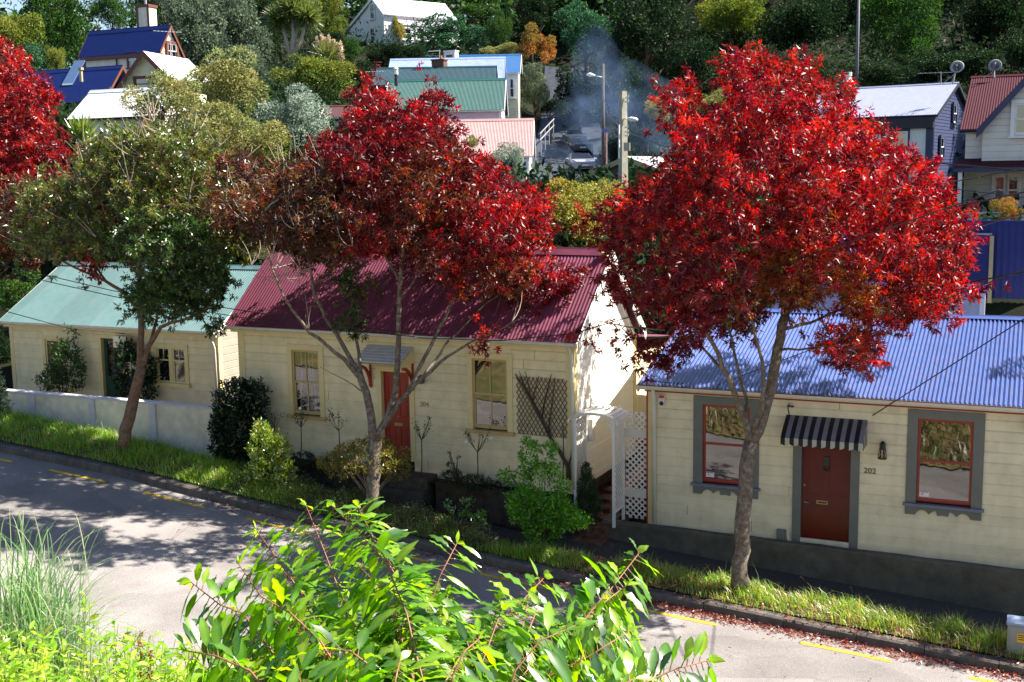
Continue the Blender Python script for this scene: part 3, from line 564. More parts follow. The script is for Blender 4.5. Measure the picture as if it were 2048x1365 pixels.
    al = MB(); al.box(fr, 0.20, 0.33, 0.0, 0.07, 4.29, 4.52); ao = al.build('alarm_box', M_offwhite, r)
    a2 = MB(); a2.box(fr, 0.212, 0.318, 0.07, 0.076, 4.445, 4.505); a2.build('alarm_light', M_redcard, ao); a3 = MB(); a3.disc(fr.w(0.265, 0.075, 4.335), fr.n, 0.045, 12, 0.01, -0.02); a3.build('alarm_sensor', M_black, ao)
    text_mesh('202', 0.155, fr, 4.41, 0.024, 3.225, mat('number_bronze', (0.10, 0.07, 0.035), 0.4, 0.4, 0.05, 10), 'house_number', r, 0.008)
    mb = MB(); mb.box(fr, 2.66, 2.82, 0.03, 0.12, 1.66, 1.94); mb.build('meter_box', M_greytrim, r)
    mb = MB(); mb.tube([fr.w(2.9, 0.06, 1.66), fr.w(2.88, 0.08, 1.8), fr.w(2.86, 0.06, 1.95)], 0.022, 6); mb.build('water_tap', M_offwhite, r)
    mb = MB(); mb.tube([fr.w(2.86, 0.08, 4.28), fr.w(2.84, 0.1, 4.42), fr.w(2.86, 0.07, 4.5)], 0.012, 6); mb.bar(fr.w(2.82, 0.09, 4.46), fr.w(2.95, 0.09, 4.45), 0.03); mb.build('cable_bracket', M_black, r)
    # rear utility window on the left wall seen past the lattice
cottage_a()

# ------------------------------------------------------------------ cottage 204 (maroon roof)
def cottage_b():
    fr = B; r = thing('weatherboard_cottage', 'cream cottage numbered 204 with steep maroon roof and bright red door under slatted hood', 'house', fr.w(-4.3, 0, 2.4))
    def op(x0, y0, x1, y1): a = fr.uz(x0, y0); b = fr.uz(x1, y1); return (a[0], b[0], b[1], a[1])
    wl = op(584, 699, 643, 832); wr = op(945, 716, 1017, 862); dr = op(763, 742, 824, 921); u0 = -8.55
    ops = [(w[0]-0.08, w[1]+0.08, w[2]-0.05, w[3]+0.08) for w in (wl, wr)] + [(dr[0]-0.08, dr[1]+0.08, 0, dr[3]+0.08)]
    cottage_shell(fr, r, u0, 0, 0, -3.8, 2.38, 5.50, -1.75, 7.22, 5.30, M_cream, M_trimcream, 0.2, ops, sidemat=M_sunside, corner=0.16)
    roof_part(fr, u0-0.2, 0.2, 0.30, 5.62, -1.75, 7.38, -3.95, 5.38, M_roofmaroon, r, 0.079, 0.007)
    gutter_run(fr, u0-0.15, 0.14, 0.27, 5.60, M_gutter, r, 0.07)
    mb = MB(); mb.box(fr, u0-0.1, 0.1, 0.03, 0.2, 5.46, 5.56); mb.build('fascia', M_trimcream, r)
    barge(fr, 0.2, 0.25, 5.60, -1.75, 7.36, -3.95, 5.36, M_white, r, 0.24, 0.035, 0.0)
    mb = MB(); mb.box(fr, 0.0, 0.18, -2.0, -1.5, 7.26, 7.34); mb.build('gable_bracket', M_cream, r)
    mb = MB(); mb.tube([fr.w(0.02, 0.24, 5.52), fr.w(0.0, 0.14, 5.35), fr.w(0.0, 0.09, 5.2), fr.w(0.02, 0.09, 2.5)], 0.036, 10); mb.build('downpipe', M_offwhite, r, smooth=True)
    w1 = sash_window(fr, 0.0, *wl, r, M_trimcream, M_ochre, M_ochre, arch=0.125, head=0.13, mull=True, glass=M_glassclear, sdrop=0.07)
    c = MB()
    for k, x in enumerate((0.14, 0.30, 0.40, 0.50)):
        c.tube([fr.w(wl[0]+x+0.03*math.sin(z*3+k), -0.12, z) for z in np.linspace(wl[2]+0.06, wl[3]-0.05, 8)], 0.018, 5)
    c.build('curtain', M_curtain, w1); c = MB(); c.tube([fr.w(wl[1]-0.09, -0.10, wl[2]+0.04), fr.w(wl[1]-0.09, -0.10, wl[2]+0.17), fr.w(wl[1]-0.09, -0.10, wl[2]+0.2)], [0.045, 0.045, 0.02], 8); c.build('blue_bottle', M_bluegl, w1)
    w2 = sash_window(fr, 0.0, *wr, r, M_trimcream, M_ochre, M_ochre, arch=0.125, head=0.14, mull=True, glass=M_glass, sdrop=0.07)
    d, vd = panel_door(fr, 0.0, *dr, r, M_trimcream, M_brightred, arch=0.12, recess=0.09)
    um = (dr[0]+dr[1])/2; zc = dr[2]
    mb = MB(); mb.box(fr, um-0.11, um+0.11, vd+0.012, vd+0.025, zc+0.74, zc+0.81); mb.build('letter_slot', M_brass, d)
    mb = MB(); mb.disc(fr.w(um+0.0, vd+0.02, zc+0.95), fr.n, 0.025, 10, 0.02, -0.03); mb.build('door_handle', M_iron, d)
    mb = MB(); mb.disc(fr.w(um, vd+0.02, zc+1.5), fr.n, 0.035, 10, 0.02, -0.02); mb.build('knocker', M_brass, d)
    # slatted hood on red brackets
    a = fr.uz(737, 690); b = fr.uz(828, 693); h0, h1 = a[0], b[0]; zt = a[1]; zb = zt-0.30; vo = 0.62
    mb = MB()
    for k in range(6):
        t0 = k/6+0.02; t1 = (k+1)/6-0.035; q = lambda t: (0.04+(vo-0.04)*t, zt+(zb-zt)*t)
        (va, za), (vb_, zb_) = q(t0), q(t1); mb.add([fr.w(u, v, z+dz) for dz in (0, 0.02) for u, v, z in ((h0, va, za), (h1, va, za), (h1, vb_, zb_), (h0, vb_, zb_))], [(3, 2, 1, 0), (4, 5, 6, 7), (0, 1, 5, 4), (1, 2, 6, 5), (2, 3, 7, 6), (3, 0, 4, 7)])
    ho = mb.build('door_hood', mat('hood_slat', (0.50, 0.50, 0.52), 0.5, 0.4, 0.08, 6), r)
    mb = MB()
    for uu in (h0, h1-0.04): mb.add([fr.w(u, v, z) for u in (uu, uu+0.04) for v, z in ((0.03, zt-0.02), (vo, zb-0.01), (vo, zb-0.08), (0.03, zt-0.34))], [(0, 1, 2, 3), (7, 6, 5, 4), (0, 4, 5, 1), (1, 5, 6, 2), (2, 6, 7, 3), (3, 7, 4, 0)])
    mb.quad(fr.w(h0, 0.04, zt-0.03), fr.w(h1, 0.04, zt-0.03), fr.w(h1, vo-0.02, zb-0.03), fr.w(h0, vo-0.02, zb-0.03)); mb.build('hood_cheek', M_trimcream, ho)
    for uu in (h0+0.02, h1-0.06):
        bk = MB(); pts = [(0.05+0.42*(1-math.cos(t)), zb-0.62+0.50*math.sin(t)) for t in np.linspace(0.0, math.pi/2, 9)]
        for (v0, z0), (v1, z1) in zip(pts[:-1], pts[1:]): bk.bar(fr.w(uu+0.03, v0, z0), fr.w(uu+0.03, v1, z1), 0.05, 0.06)
        bk.bar(fr.w(uu+0.03, 0.035, zb-0.66), fr.w(uu+0.03, 0.035, zb-0.05), 0.05, 0.05); bk.build('hood_bracket', M_brightred, ho)
    q = fr.uz(847, 757); lm = MB(); u_, z_ = q; lm.box(fr, u_-0.06, u_+0.06, 0.06, 0.17, z_-0.10, z_+0.03); lm.tube([fr.w(u_, 0.115, z_+0.03), fr.w(u_, 0.115, z_+0.1)], [0.085, 0.01], 4); lm.bar(fr.w(u_, 0.02, z_+0.06), fr.w(u_, 0.12, z_+0.06), 0.02)
    lm.build('wall_lamp', mat('lamp_grey', (0.08, 0.085, 0.075), 0.4, 0.5, 0.1, 10), r)
    q = fr.uz(850, 813); text_mesh('204', 0.15, fr, q[0], 0.024, q[1], mat('number_tan', (0.38, 0.29, 0.15), 0.4, 0.4, 0.05, 10), 'house_number', r, 0.006)
    # things on the sunny side wall: heat pump box and bench outline shadow caster
    def up(x, y, u=0.03):
        qy = ray(x, y); o = fr.o+fr.e*u; k = ((o-CAM) @ fr.e)/(qy @ fr.e); P = CAM+qy*k; return float((P-fr.o) @ fr.n), float(P[2])
    v0, z0 = up(1175, 838); v1, z1 = up(1179, 880)
    mb = MB(); mb.box(fr, 0.03, 0.16, v0-0.12, v0+0.04, z1, z0); mb.build('meter_box', M_offwhite, r)
    mb = MB(); mb.box(fr, 0.0, 0.05, -3.8, 0.0, 2.2, 2.42); mb.box(fr, u0, 0.0, -0.06, 0.03, 2.1, 2.38); mb.build('foundation', M_soil, r)
    # rear lean-to
    mb = MB(); mb.box(fr, u0+0.3, -0.35, -8.0, -3.85, 2.4, 4.6); mb.build('rear_wing', M_cream2, r)
    V, F = corr(fr, u0+0.1, -0.15, -8.2, 4.65, -3.85, 5.2, 0.079, 0.01, 1, 6); np_mesh('rear_roof', V, F, M_roofmaroon, r, smooth=True)
cottage_b()

# ------------------------------------------------------------------ cottage with the pale green roof
def cottage_c():
    fr = Cf; r = thing('weatherboard_cottage', 'cream cottage with pale green corrugated roof behind a white garden wall', 'house', fr.w(1.3, 0, 2.9))
    def op(x0, y0, x1, y1): a = fr.uz(x0, y0); b = fr.uz(x1, y1); return (a[0], b[0], b[1], a[1])
    wr = op(314, 694, 374, 768); wl = op(91, 678, 140, 777); dr = op(203, 676, 250, 812); u0, u1 = -2.42, 5.1
    ops = [(w[0]-0.08, w[1]+0.08, w[2]-0.05, w[3]+0.08) for w in (wl, wr)] + [(dr[0]-0.06, dr[1]+0.06, 0, dr[3]+0.06)]
    cottage_shell(fr, r, u0, u1, 0, -4.7, 2.75, 4.93, -2.3, 6.42, 5.05, M_cream, M_trimcream, 0.2, ops, corner=0.12, sidemat=mat('shaded_side_cream', (0.34, 0.30, 0.24), 0.6, 0.2, 0.08, 4))  # side walls: cream turned brown-grey, their shade painted into the colour
    roof_part(fr, u0-0.12, u1+0.15, 0.32, 5.04, -2.3, 6.55, -4.9, 5.16, M_roofgreen, r, 0.079, 0.011)
    gutter_run(fr, u0-0.15, u1+0.16, 0.29, 5.02, M_gutter, r, 0.07); barge(fr, u1+0.15, 0.30, 5.02, -2.3, 6.53, -4.9, 5.14, M_white, r, 0.16, 0.03)
    barge(fr, u0-0.15, 0.30, 5.02, -2.3, 6.53, -4.9, 5.14, M_white, r, 0.16, 0.03)
    mb = MB(); mb.box(fr, u0-0.05, u1+0.05, 0.03, 0.22, 4.88, 4.98); mb.build('fascia', M_trimcream, r)
    mb = MB(); mb.tube([fr.w(u1-0.13, 0.26, 4.95), fr.w(u1-0.08, 0.12, 4.7), fr.w(u1-0.06, 0.08, 4.55), fr.w(u1-0.05, 0.08, 2.9)], 0.036, 10); mb.build('downpipe', M_gutter, r, smooth=True)
    # casement pair with top lights
    mb = MB(); a = 0.11; mb.box(fr, wr[0]-a, wr[0], -0.04, 0.045, wr[2], wr[3]+a); mb.box(fr, wr[1], wr[1]+a, -0.04, 0.045, wr[2], wr[3]+a); mb.box(fr, wr[0], wr[1], -0.04, 0.043, wr[3], wr[3]+a); um = (wr[0]+wr[1])/2; mb.box(fr, um-0.05, um+0.05, -0.04, 0.03, wr[2], wr[3]); w = mb.build('window', M_trimcream, r)
    s = MB(); zt = wr[2]+(wr[3]-wr[2])*0.64
    for x0, x1 in ((wr[0], um-0.05), (um+0.05, wr[1])):
        for c in ((x0, x0+0.045, wr[2], wr[3]), (x1-0.045, x1, wr[2], wr[3]), (x0+0.045, x1-0.045, wr[2], wr[2]+0.05), (x0+0.045, x1-0.045, wr[3]-0.045, wr[3]), (x0+0.045, x1-0.045, zt-0.02, zt+0.02), ((x0+x1)/2-0.012, (x0+x1)/2+0.012, zt+0.02, wr[3]-0.045)): s.box(fr, c[0], c[1], -0.03, 0.01, c[2], c[3])
    s.build('sash', M_trimcream, w); p = MB(); p.quad(fr.w(wr[0], -0.012, wr[2]), fr.w(wr[1], -0.012, wr[2]), fr.w(wr[1], -0.012, wr[3]), fr.w(wr[0], -0.012, wr[3])); p.build('pane', M_glassdim, w)
    mb = MB(); mb.box(fr, wr[0]-0.15, wr[1]+0.15, -0.03, 0.1, wr[2]-0.1, wr[2]-0.001); mb.build('sill', M_trimcream, w)
    sash_window(fr, 0, *wl, r, M_trimcream, M_trimcream, M_trimcream, arch=0.11, glass=M_glassdim)
    mb = MB(); a = 0.1; mb.box(fr, dr[0]-a, dr[0], -0.08, 0.045, dr[2], dr[3]+a); mb.box(fr, dr[1], dr[1]+a, -0.08, 0.045, dr[2], dr[3]+a); mb.box(fr, dr[0], dr[1], -0.08, 0.043, dr[3], dr[3]+a); mb.build('door_frame', M_trimcream, r)
    d = MB(); d.box(fr, dr[0], dr[1], -0.12, -0.07, dr[2], dr[2]+0.8)
    for x0, x1, z0, z1 in ((dr[0], dr[0]+0.1, dr[2]+0.8, dr[3]), (dr[1]-0.1, dr[1], dr[2]+0.8, dr[3]), (dr[0]+0.1, dr[1]-0.1, dr[3]-0.1, dr[3]), ((dr[0]+dr[1])/2-0.03, (dr[0]+dr[1])/2+0.03, dr[2]+0.8, dr[3]-0.1)): d.box(fr, x0, x1, -0.12, -0.07, z0, z1)
    do = d.build('door', M_dgreen, r); p = MB(); p.quad(fr.w(dr[0], -0.1, dr[2]+0.8), fr.w(dr[1], -0.1, dr[2]+0.8), fr.w(dr[1], -0.1, dr[3]), fr.w(dr[0], -0.1, dr[3])); p.build('pane', M_glassdim, do)
    q = fr.uz(241, 670); q2 = fr.uz(268, 694); mb = MB(); mb.box(fr, q[0], q2[0], 0.02, 0.30, q2[1], q[1]); mb.build('meter_box', M_cream2, r)
cottage_c()

# ------------------------------------------------------------------ walls, beds, arbour, lattice
def white_wall():
    r = thing('garden_wall', 'white rendered garden wall with piers in front of the green roofed cottage', 'wall', A.w(-13.5, 0.9, 2.5)); u0, u1 = -18.5, -9.75
    mb = MB(); n = 30
    for i in range(n):
        a = u0+(u1-u0)*i/n; b = u0+(u1-u0)*(i+1)/n; mb.box(A, a, b+0.0005*(i % 2), 0.74, 0.90, float(zk(b))-0.1, 3.655)
    mb.build('wall', M_wallwhite, r)
    mb = MB(); mb.box(A, u0, u1, 0.70, 0.93, 3.656, 3.70); mb.build('coping', M_wallcap, r)
    for px in (68, 186, 307): 
        u = A.uz(px, 850, 0.93)[0]; mb = MB(); mb.box(A, u-0.09, u+0.09, 0.88, 0.955, float(zk(u)), 3.652); mb.build('pier', M_wallcap, r)
white_wall()
def retaining():
    r = thing('retaining_wall', 'low grey concrete retaining wall under cottage 202 beside the footpath', 'wall', A.w(4, 0.3, 1.0)); mb = MB(); u0, u1 = -0.95, 12.0; n = 26
    zt = lambda u: 1.79-0.012*max(0, u)
    P = []
    for i in range(n+1):
        u = u0+(u1-u0)*i/n; j = 0.008*math.sin(i*2.3); zb = float(zk(u))-0.1
        P += [A.w(u, 0.36, zb), A.w(u, 0.345+j*0.4, zt(u)-0.03+j), A.w(u, 0.31, zt(u)+j), A.w(u, 0.12, zt(u)+j-0.01), A.w(u, 0.05, zt(u)-0.09)]
    F = [(i*5+k, (i+1)*5+k, (i+1)*5+k+1, i*5+k+1) for i in range(n) for k in range(4)] + [(0, 1, 2, 3, 4)]
    mb.add(P, F); mb.build('wall', M_concrete, r)
    mb = MB(); mb.box(A, -0.95, -0.70, -0.5, 0.30, 1.3, 1.80); mb.box(A, -0.95, -0.72, -1.2, -0.5, 1.5, 2.12); mb.build('return_wall', M_concrete, r)
    mb = MB(); mb.box(A, -0.7, 12.0, -0.05, 0.13, 1.2, 1.66); mb.build('ledge', M_path, r)
retaining()
def bed_wall():
    r = thing('retaining_wall', 'dark low wall holding the raised garden bed in front of cottage 204', 'wall', A.w(-5, 0.95, 1.9)); mb = MB(); n = 20; u0, u1 = -9.7, -1.75
    for i in range(n):
        a = u0+(u1-u0)*i/n; b = u0+(u1-u0)*(i+1)/n; zt = 2.62-0.034*(a-u0)
        if -5.9 < (a+b)/2 < -4.7: continue
        mb.box(A, a, b, 0.82, 0.97, float(zk(b))-0.05, zt)
    mb.box(A, -1.78, -1.62, 0.2, 0.97, 1.3, 2.3)
    mb.build('wall', mat('dark_stone', (0.055, 0.045, 0.036), 0.95, 0.1, 0.4, 7, 0.5, 30), r)
    s = MB()
    for k in range(4): s.box(A, -5.86, -4.74, 0.45+0.13*k-0.13, 0.97-0.0+0.16*0, 1.7, 2.5-0.19*k) if k == 0 else s.box(A, -5.86, -4.74, 0.97-0.02, 0.97+0.22*k, 1.6, 2.45-0.2*k)
    s.build('step', mat('dark_step', (0.09, 0.08, 0.065), 0.95, 0.1, 0.3, 6), r)
bed_wall()
sheet('garden_bed', np.linspace(-9.8, -1.7, 20), np.linspace(0.2, 0.9, 4), lambda u, v: 2.56-0.034*(u+9.7)+0.02*np.sin(u*5), M_soil)
sheet('front_garden', np.linspace(-19, -9.8, 20), np.linspace(-4, 0.8, 8), lambda u, v: 2.85+0.03*np.sin(u*3+v), M_soil)
# brick path climbing between the cottages, with steps
def brick_path():
    mb = MB()
    for k in range(13):
        v1 = 1.35-0.42*k; z = 1.40+0.085*k + (0.12 if k > 1 else 0)
        for j in range(5):
            a = -1.62+0.17*j; mb.box(A, a+0.004, a+0.166, v1-0.41, v1-0.004, z-0.3, z+random.uniform(-0.006, 0.006))
    o = mb.build('brick_path', mat('worn_path_brick', (0.16, 0.085, 0.055), 0.95, 0.1, 0.45, 8, 0.4, 40)); o['kind'] = 'structure'
    r = MB(); 
    for k in range(12):
        v = -0.3-0.33*k; r.box(A, -0.99+0.0, -0.78, v-0.32, v, 1.6, 2.12+0.045*k+random.uniform(-0.01, 0.01))
    tag(r.build('brick_edging', M_brick), 'sunlit row of orange brick edging along the path below the side wall of cottage 204', 'edging')
brick_path()

def lattice(mb, O, e, L, H, step=0.085, w=0.022, th=0.008, n=None, up=(0, 0, 1)):
    """diagonal lattice filling L x H from O; e run direction; real laths on two layers"""
    O = np.array(O, float); e = np.array(e, float); z = np.array(up, float); nn = np.cross(e, z); nn /= np.linalg.norm(nn)
    for s, off in ((1, 0.0), (-1, th)):
        k = -H
        while k < L+H:
            # line x = k + t (s=1) or x = k + H - t ... clip to the rectangle
            pts = []
            for t in (0, H):
                pts.append((k+t if s == 1 else k+H-t, t))
            (x0, t0), (x1, t1) = pts; 
            def clip(x0, t0, x1, t1):
                if x1 == x0: return None
                res = []
                for x, t in ((x0, t0), (x1, t1)):
                    if x < 0: t = t0+(0-x0)*(t1-t0)/(x1-x0); x = 0
                    elif x > L: t = t0+(L-x0)*(t1-t0)/(x1-x0); x = L
                    res.append((x, t))
                return res
            if max(x0, x1) > 0.02 and min(x0, x1) < L-0.02:
                (a, b), (c, d) = clip(x0, t0, x1, t1)
                if math.hypot(c-a, d-b) > 0.04: mb.bar(O+e*a+z*b+nn*off, O+e*c+z*d+nn*off, w, th*0.9, up=tuple(np.cross(nn, (e*(c-a)+z*(d-b)))/1.0) if False else tuple(nn))
            k += step*math.sqrt(2)
def arbour():
    r = thing('garden_arbour', 'white arched lattice arbour over the brick path between the two cottages', 'arbour', A.w(-1.0, 0.3, 2.0))
    uL, uR, vF, vB = -1.42, -0.58, 0.62, 0.0; zL, zR, zt = 2.1, 2.02, 4.02
    mb = MB()
    for u, z in ((uL, zL), (uR, zR)):
        for v in (vF, vB): mb.box(A, u-0.028, u+0.028, v-0.028, v+0.028, z-0.25, zt)
    for u in (uL, uR): mb.box(A, u-0.02, u+0.02, vB, vF, zt-0.06, zt-0.02); mb.box(A, u-0.015, u+0.015, vB, vF, 2.06, 2.10)
    mb.build('post', M_white, r)
    for u, z in ((uL, zL), (uR, zR)):
        lb = MB(); lattice(lb, A.w(u-0.008, vB+0.03, z+0.05), A.n, vF-vB-0.06, zt-z-0.1, 0.078, 0.026, 0.008); lb.build('lattice_panel', M_white, r)
    um = (uL+uR)/2; R = (uR-uL)/2
    def arc(t, rr=0.0): return um-(R+0.08+rr)*math.cos(t), zt-0.05+(0.17+rr)*math.sin(t)
    ts = np.linspace(0.0, math.pi, 15)
    for v in (vF+0.035, vB-0.035):
        ar = MB()
        for t0, t1 in zip(ts[:-1], ts[1:]):
            a, b = arc(t0), arc(t1); ar.bar(A.w(a[0], v, a[1]), A.w(b[0], v, b[1]), 0.06, 0.025, up=tuple(A.n))
        ar.build('arch', M_white, r)
    for sgn, u in ((1, uL+0.03), (-1, uR-0.03)):
        for v in (vF,):
            ar = MB()
            pts = [(u+sgn*0.18*(1-math.cos(t)), zt-0.28+0.26*math.sin(t)) for t in np.linspace(0, math.pi/2, 7)]
            for (a, b), (c, d) in zip(pts[:-1], pts[1:]): ar.bar(A.w(a, v, b), A.w(c, v, d), 0.03, 0.03, up=tuple(A.n))
            ar.build('arch_brace', M_white, r)
    sl = MB()
    for t in np.linspace(0.06, math.pi-0.06, 12):
        a = arc(t, 0.03); tu = (math.sin(t)*(R+0.1), 0.19*math.cos(t)); l = math.hypot(*tu); up = -A.e*tu[1]/l + np.array([0, 0, 1])*tu[0]/l
        sl.bar(A.w(a[0], vF+0.12, a[1]), A.w(a[0], vB-0.12, a[1]), 0.075, 0.018, up=tuple(up))
    sl.build('roof_slat', M_white, r)
arbour()
def lattice_screen():
    r = thing('lattice_screen', 'tall white lattice screen filling the gap between the arbour and cottage 202', 'screen', A.w(-0.3, 0, 1.9)); lb = MB()
    lattice(lb, A.w(-0.53, -0.03, 1.82), A.e, 0.47, 2.28, 0.092, 0.032, 0.010); lb.build('lattice_panel', M_white, r)
    for z0, z1 in ((2.28, 2.46), (3.56, 3.74)):
        mb = MB(); mb.box(A, -0.55, -0.02, -0.018, 0.006, z0, z1); mb.build('rail', M_offwhite, r)
    # little hanging ornaments behind the lattice
    for k, (u, z, m, n) in enumerate(((-0.30, 3.50, M_redcard, 'red'), (-0.22, 3.44, M_redcard, 'red'), (-0.13, 3.5, M_redcard, 'red'))):
        h = MB(); h.disc(A.w(u, -0.1, z), A.n, 0.045, 10, 0.02, -0.02); 
        tag(h.build('hanging_ornament', m), ('leftmost', 'middle', 'rightmost')[k]+' of three small red ornaments hanging behind the white lattice screen', 'ornament', 'red ornaments behind the lattice')
lattice_screen()
def trellis():
    fr = B; a = fr.uz(1037, 752); b = fr.uz(1134, 876); r = thing('wall_trellis', 'brown diamond trellis fixed to the front wall of cottage 204', 'trellis', fr.w((a[0]+b[0])/2, 0.03, b[1])); mb = MB(); L = b[0]-a[0]; H = a[1]-b[1]; st = L/11.5
    for s, off in ((1, 0.045), (-1, 0.055)):
        k = -H*0.62
        while k < L+0.0:
            x0, x1 = k, k+H*0.62; z0, z1 = 0.0, H
            if x0 < -0.03: z0 = (-0.03-x0)/(x1-x0)*H; x0 = -0.03
            if x1 > L+0.03: z1 = z0+(L+0.03-x0)/(x1-x0)*(H-z0); x1 = L+0.03
            p, q = (a[0]+x0, b[1]+z0), (a[0]+x1, b[1]+z1)
            if s < 0: p, q = (a[0]+L-x0, b[1]+z0), (a[0]+L-x1, b[1]+z1)
            if abs(q[0]-p[0]) > 0.05: mb.bar(fr.w(p[0], off, p[1]), fr.w(q[0], off, q[1]), 0.018, 0.009, up=tuple(fr.n))
            k += st
    mb.build('lath', M_lattice, r)
    # bare vine
    v = thing('climbing_vine', 'bare woody vine trained across the brown trellis', 'vine', fr.w(0.0, 0.1, 2.4)); mb = MB()
    def px(l, rs): mb.tube([fr.w(fr.uz(x, y, 0.085)[0], 0.085, fr.uz(x, y, 0.085)[1]) for x, y in l], rs, 6)
    px([(1137, 960), (1136, 935), (1120, 905), (1100, 875), (1083, 840), (1065, 805), (1048, 775), (1030, 748)], [0.05, 0.045, 0.04, 0.035, 0.03, 0.025, 0.02, 0.012])
    px([(1100, 875), (1098, 850), (1105, 800), (1110, 755)], [0.02, 0.016, 0.012, 0.006]); px([(1083, 840), (1090, 800), (1100, 760), (1103, 748)], [0.02, 0.016, 0.012, 0.006])
    px([(1065, 805), (1070, 780), (1078, 752)], [0.018, 0.012, 0.006]); px([(1048, 775), (1045, 760), (1038, 742)], [0.015, 0.01, 0.005]); px([(1062, 800), (1056, 765), (1050, 742)], [0.015, 0.01, 0.005]); px([(1126, 960), (1127, 900), (1126, 850)], [0.012, 0.012, 0.008]); px([(1136, 935), (1142, 915), (1143, 900)], [0.02, 0.015, 0.01])
    mb.build('stem', M_barkdark, v, smooth=True)
trellis()
def cabinet():
    fr = A; u0, u1 = 6.98, 7.58; vb, vf = 2.35, 2.65; zb, zt = 0.82, 1.55; r = thing('utility_cabinet', 'grey green roadside utility cabinet with rounded blue top and yellow warning label', 'cabinet', fr.w(7.3, 2.5, zb))
    mb = MB(); mb.box(fr, u0, u1, vb, vf, zb-0.1, zt); mb.box(fr, u0+0.03, u1-0.03, vf, vf+0.008, zb+0.05, zt-0.04); mb.build('body', M_cabinet, r)
    mb = MB(); pr = [(vb-0.015, zt-0.02), (vb-0.015, zt+0.02), (vb+0.06, zt+0.065), ((vb+vf)/2, zt+0.08), (vf-0.06, zt+0.065), (vf+0.02, zt+0.02), (vf+0.02, zt-0.02)]
    P = [fr.w(u, a, b) for u in (u0-0.015, u1+0.015) for a, b in pr]; n = len(pr); mb.add(P, [(i, i+1, n+i+1, n+i) for i in range(n-1)]+[tuple(range(n)), tuple(range(2*n-1, n-1, -1))]); mb.build('lid', mat('cabinet_lid', (0.22, 0.28, 0.42), 0.45, 0.4, 0.05, 6), r)
    mb = MB(); mb.box(fr, 7.13, 7.27, vf+0.009, vf+0.014, 1.25, 1.40); lb = mb.build('warning_label', mat('label_yellow', (0.7, 0.42, 0.02), 0.5, 0.3, 0.03, 6), r)
    mb = MB(); 
    for k in range(3): mb.box(fr, 7.145, 7.255-0.02*(k % 2), vf+0.015, vf+0.017, 1.365-0.035*k, 1.38-0.035*k)
    mb.build('label_print', M_black, lb)
cabinet()

# ------------------------------------------------------------------ plants
M_leaf = leaf_mat('leaf', 0.42, 0.07, 0.35); M_leafgloss = leaf_mat('glossy_leaf', 0.35, 0.16, 0.28); M_leafred = leaf_mat('red_leaf', 0.50, 0.04, 0.40, 1.4); M_leaffar = leaf_mat('far_leaf', 0.28, 0.012, 0.5); M_grassl = leaf_mat('grass_blade', 0.45, 0.07, 0.4)
def unit(a): return a/(np.linalg.norm(a, axis=-1, keepdims=True)+1e-9)
def leaf_quads(C_, D, L, Wd, bend=0.15):
    """one lance-shaped quad per row: base C_, direction D (n,3), length L, width Wd"""
    n = len(C_); D = unit(D); S = unit(np.cross(D, unit(RNG.normal(size=(n, 3))))); N = np.cross(D, S); L = np.broadcast_to(np.asarray(L, float), (n,))[:, None]; Wd = np.broadcast_to(np.asarray(Wd, float), (n,))[:, None]
    mid = C_ + D*L*0.42 + N*L*bend
    V = np.stack([C_, mid+S*Wd*0.5, C_+D*L, mid-S*Wd*0.5], 1).reshape(-1, 3)
    return V, np.arange(4*n).reshape(n, 4)
def pick(cols, n, jit=0.25, w=None):
    cols = np.array(cols, float); i = RNG.choice(len(cols), n, p=None if w is None else np.array(w)/np.sum(w)); c = cols[i]*(1+jit*(RNG.random((n, 1))*2-1)); return np.clip(c*(1+0.12*(RNG.random((n, 3))*2-1)), 0, 1)
def lobes_points(lobes, n, shell=0.55, sparse=None):
    """points in a union of ellipsoids given as rows cx,cy,cz,rx,ry,rz"""
    Lb = np.array(lobes, float); vol = Lb[:, 3]*Lb[:, 4]*Lb[:, 5]; p = vol**0.62; i = RNG.choice(len(Lb), n, p=p/p.sum()); d = unit(RNG.normal(size=(n, 3))); r = RNG.random((n, 1))**(1/3.0); r = r*(1-shell)+shell*np.maximum(r, 0.75+0.25*RNG.random((n, 1)))
    return Lb[i, :3]+d*r*Lb[i, 3:6], d, i
RED = [(0.42, 0.011, 0.014), (0.56, 0.026, 0.020), (0.24, 0.007, 0.014), (0.16, 0.006, 0.014), (0.46, 0.05, 0.035), (0.10, 0.005, 0.012), (0.30, 0.02, 0.010), (0.14, 0.006, 0.012)]
ORANGE = [(0.30, 0.045, 0.012), (0.24, 0.02, 0.012), (0.18, 0.055, 0.014), (0.27, 0.09, 0.018), (0.12, 0.02, 0.012)]
OLIVE = [(0.09, 0.14, 0.022), (0.14, 0.18, 0.035), (0.16, 0.15, 0.035), (0.06, 0.10, 0.016), (0.13, 0.08, 0.025)]
GREENA = [(0.035, 0.085, 0.014), (0.055, 0.12, 0.018), (0.025, 0.06, 0.012), (0.09, 0.13, 0.025)]
BROWNR = [(0.10, 0.022, 0.016), (0.16, 0.03, 0.018), (0.075, 0.03, 0.016), (0.14, 0.07, 0.025), (0.06, 0.05, 0.015)]
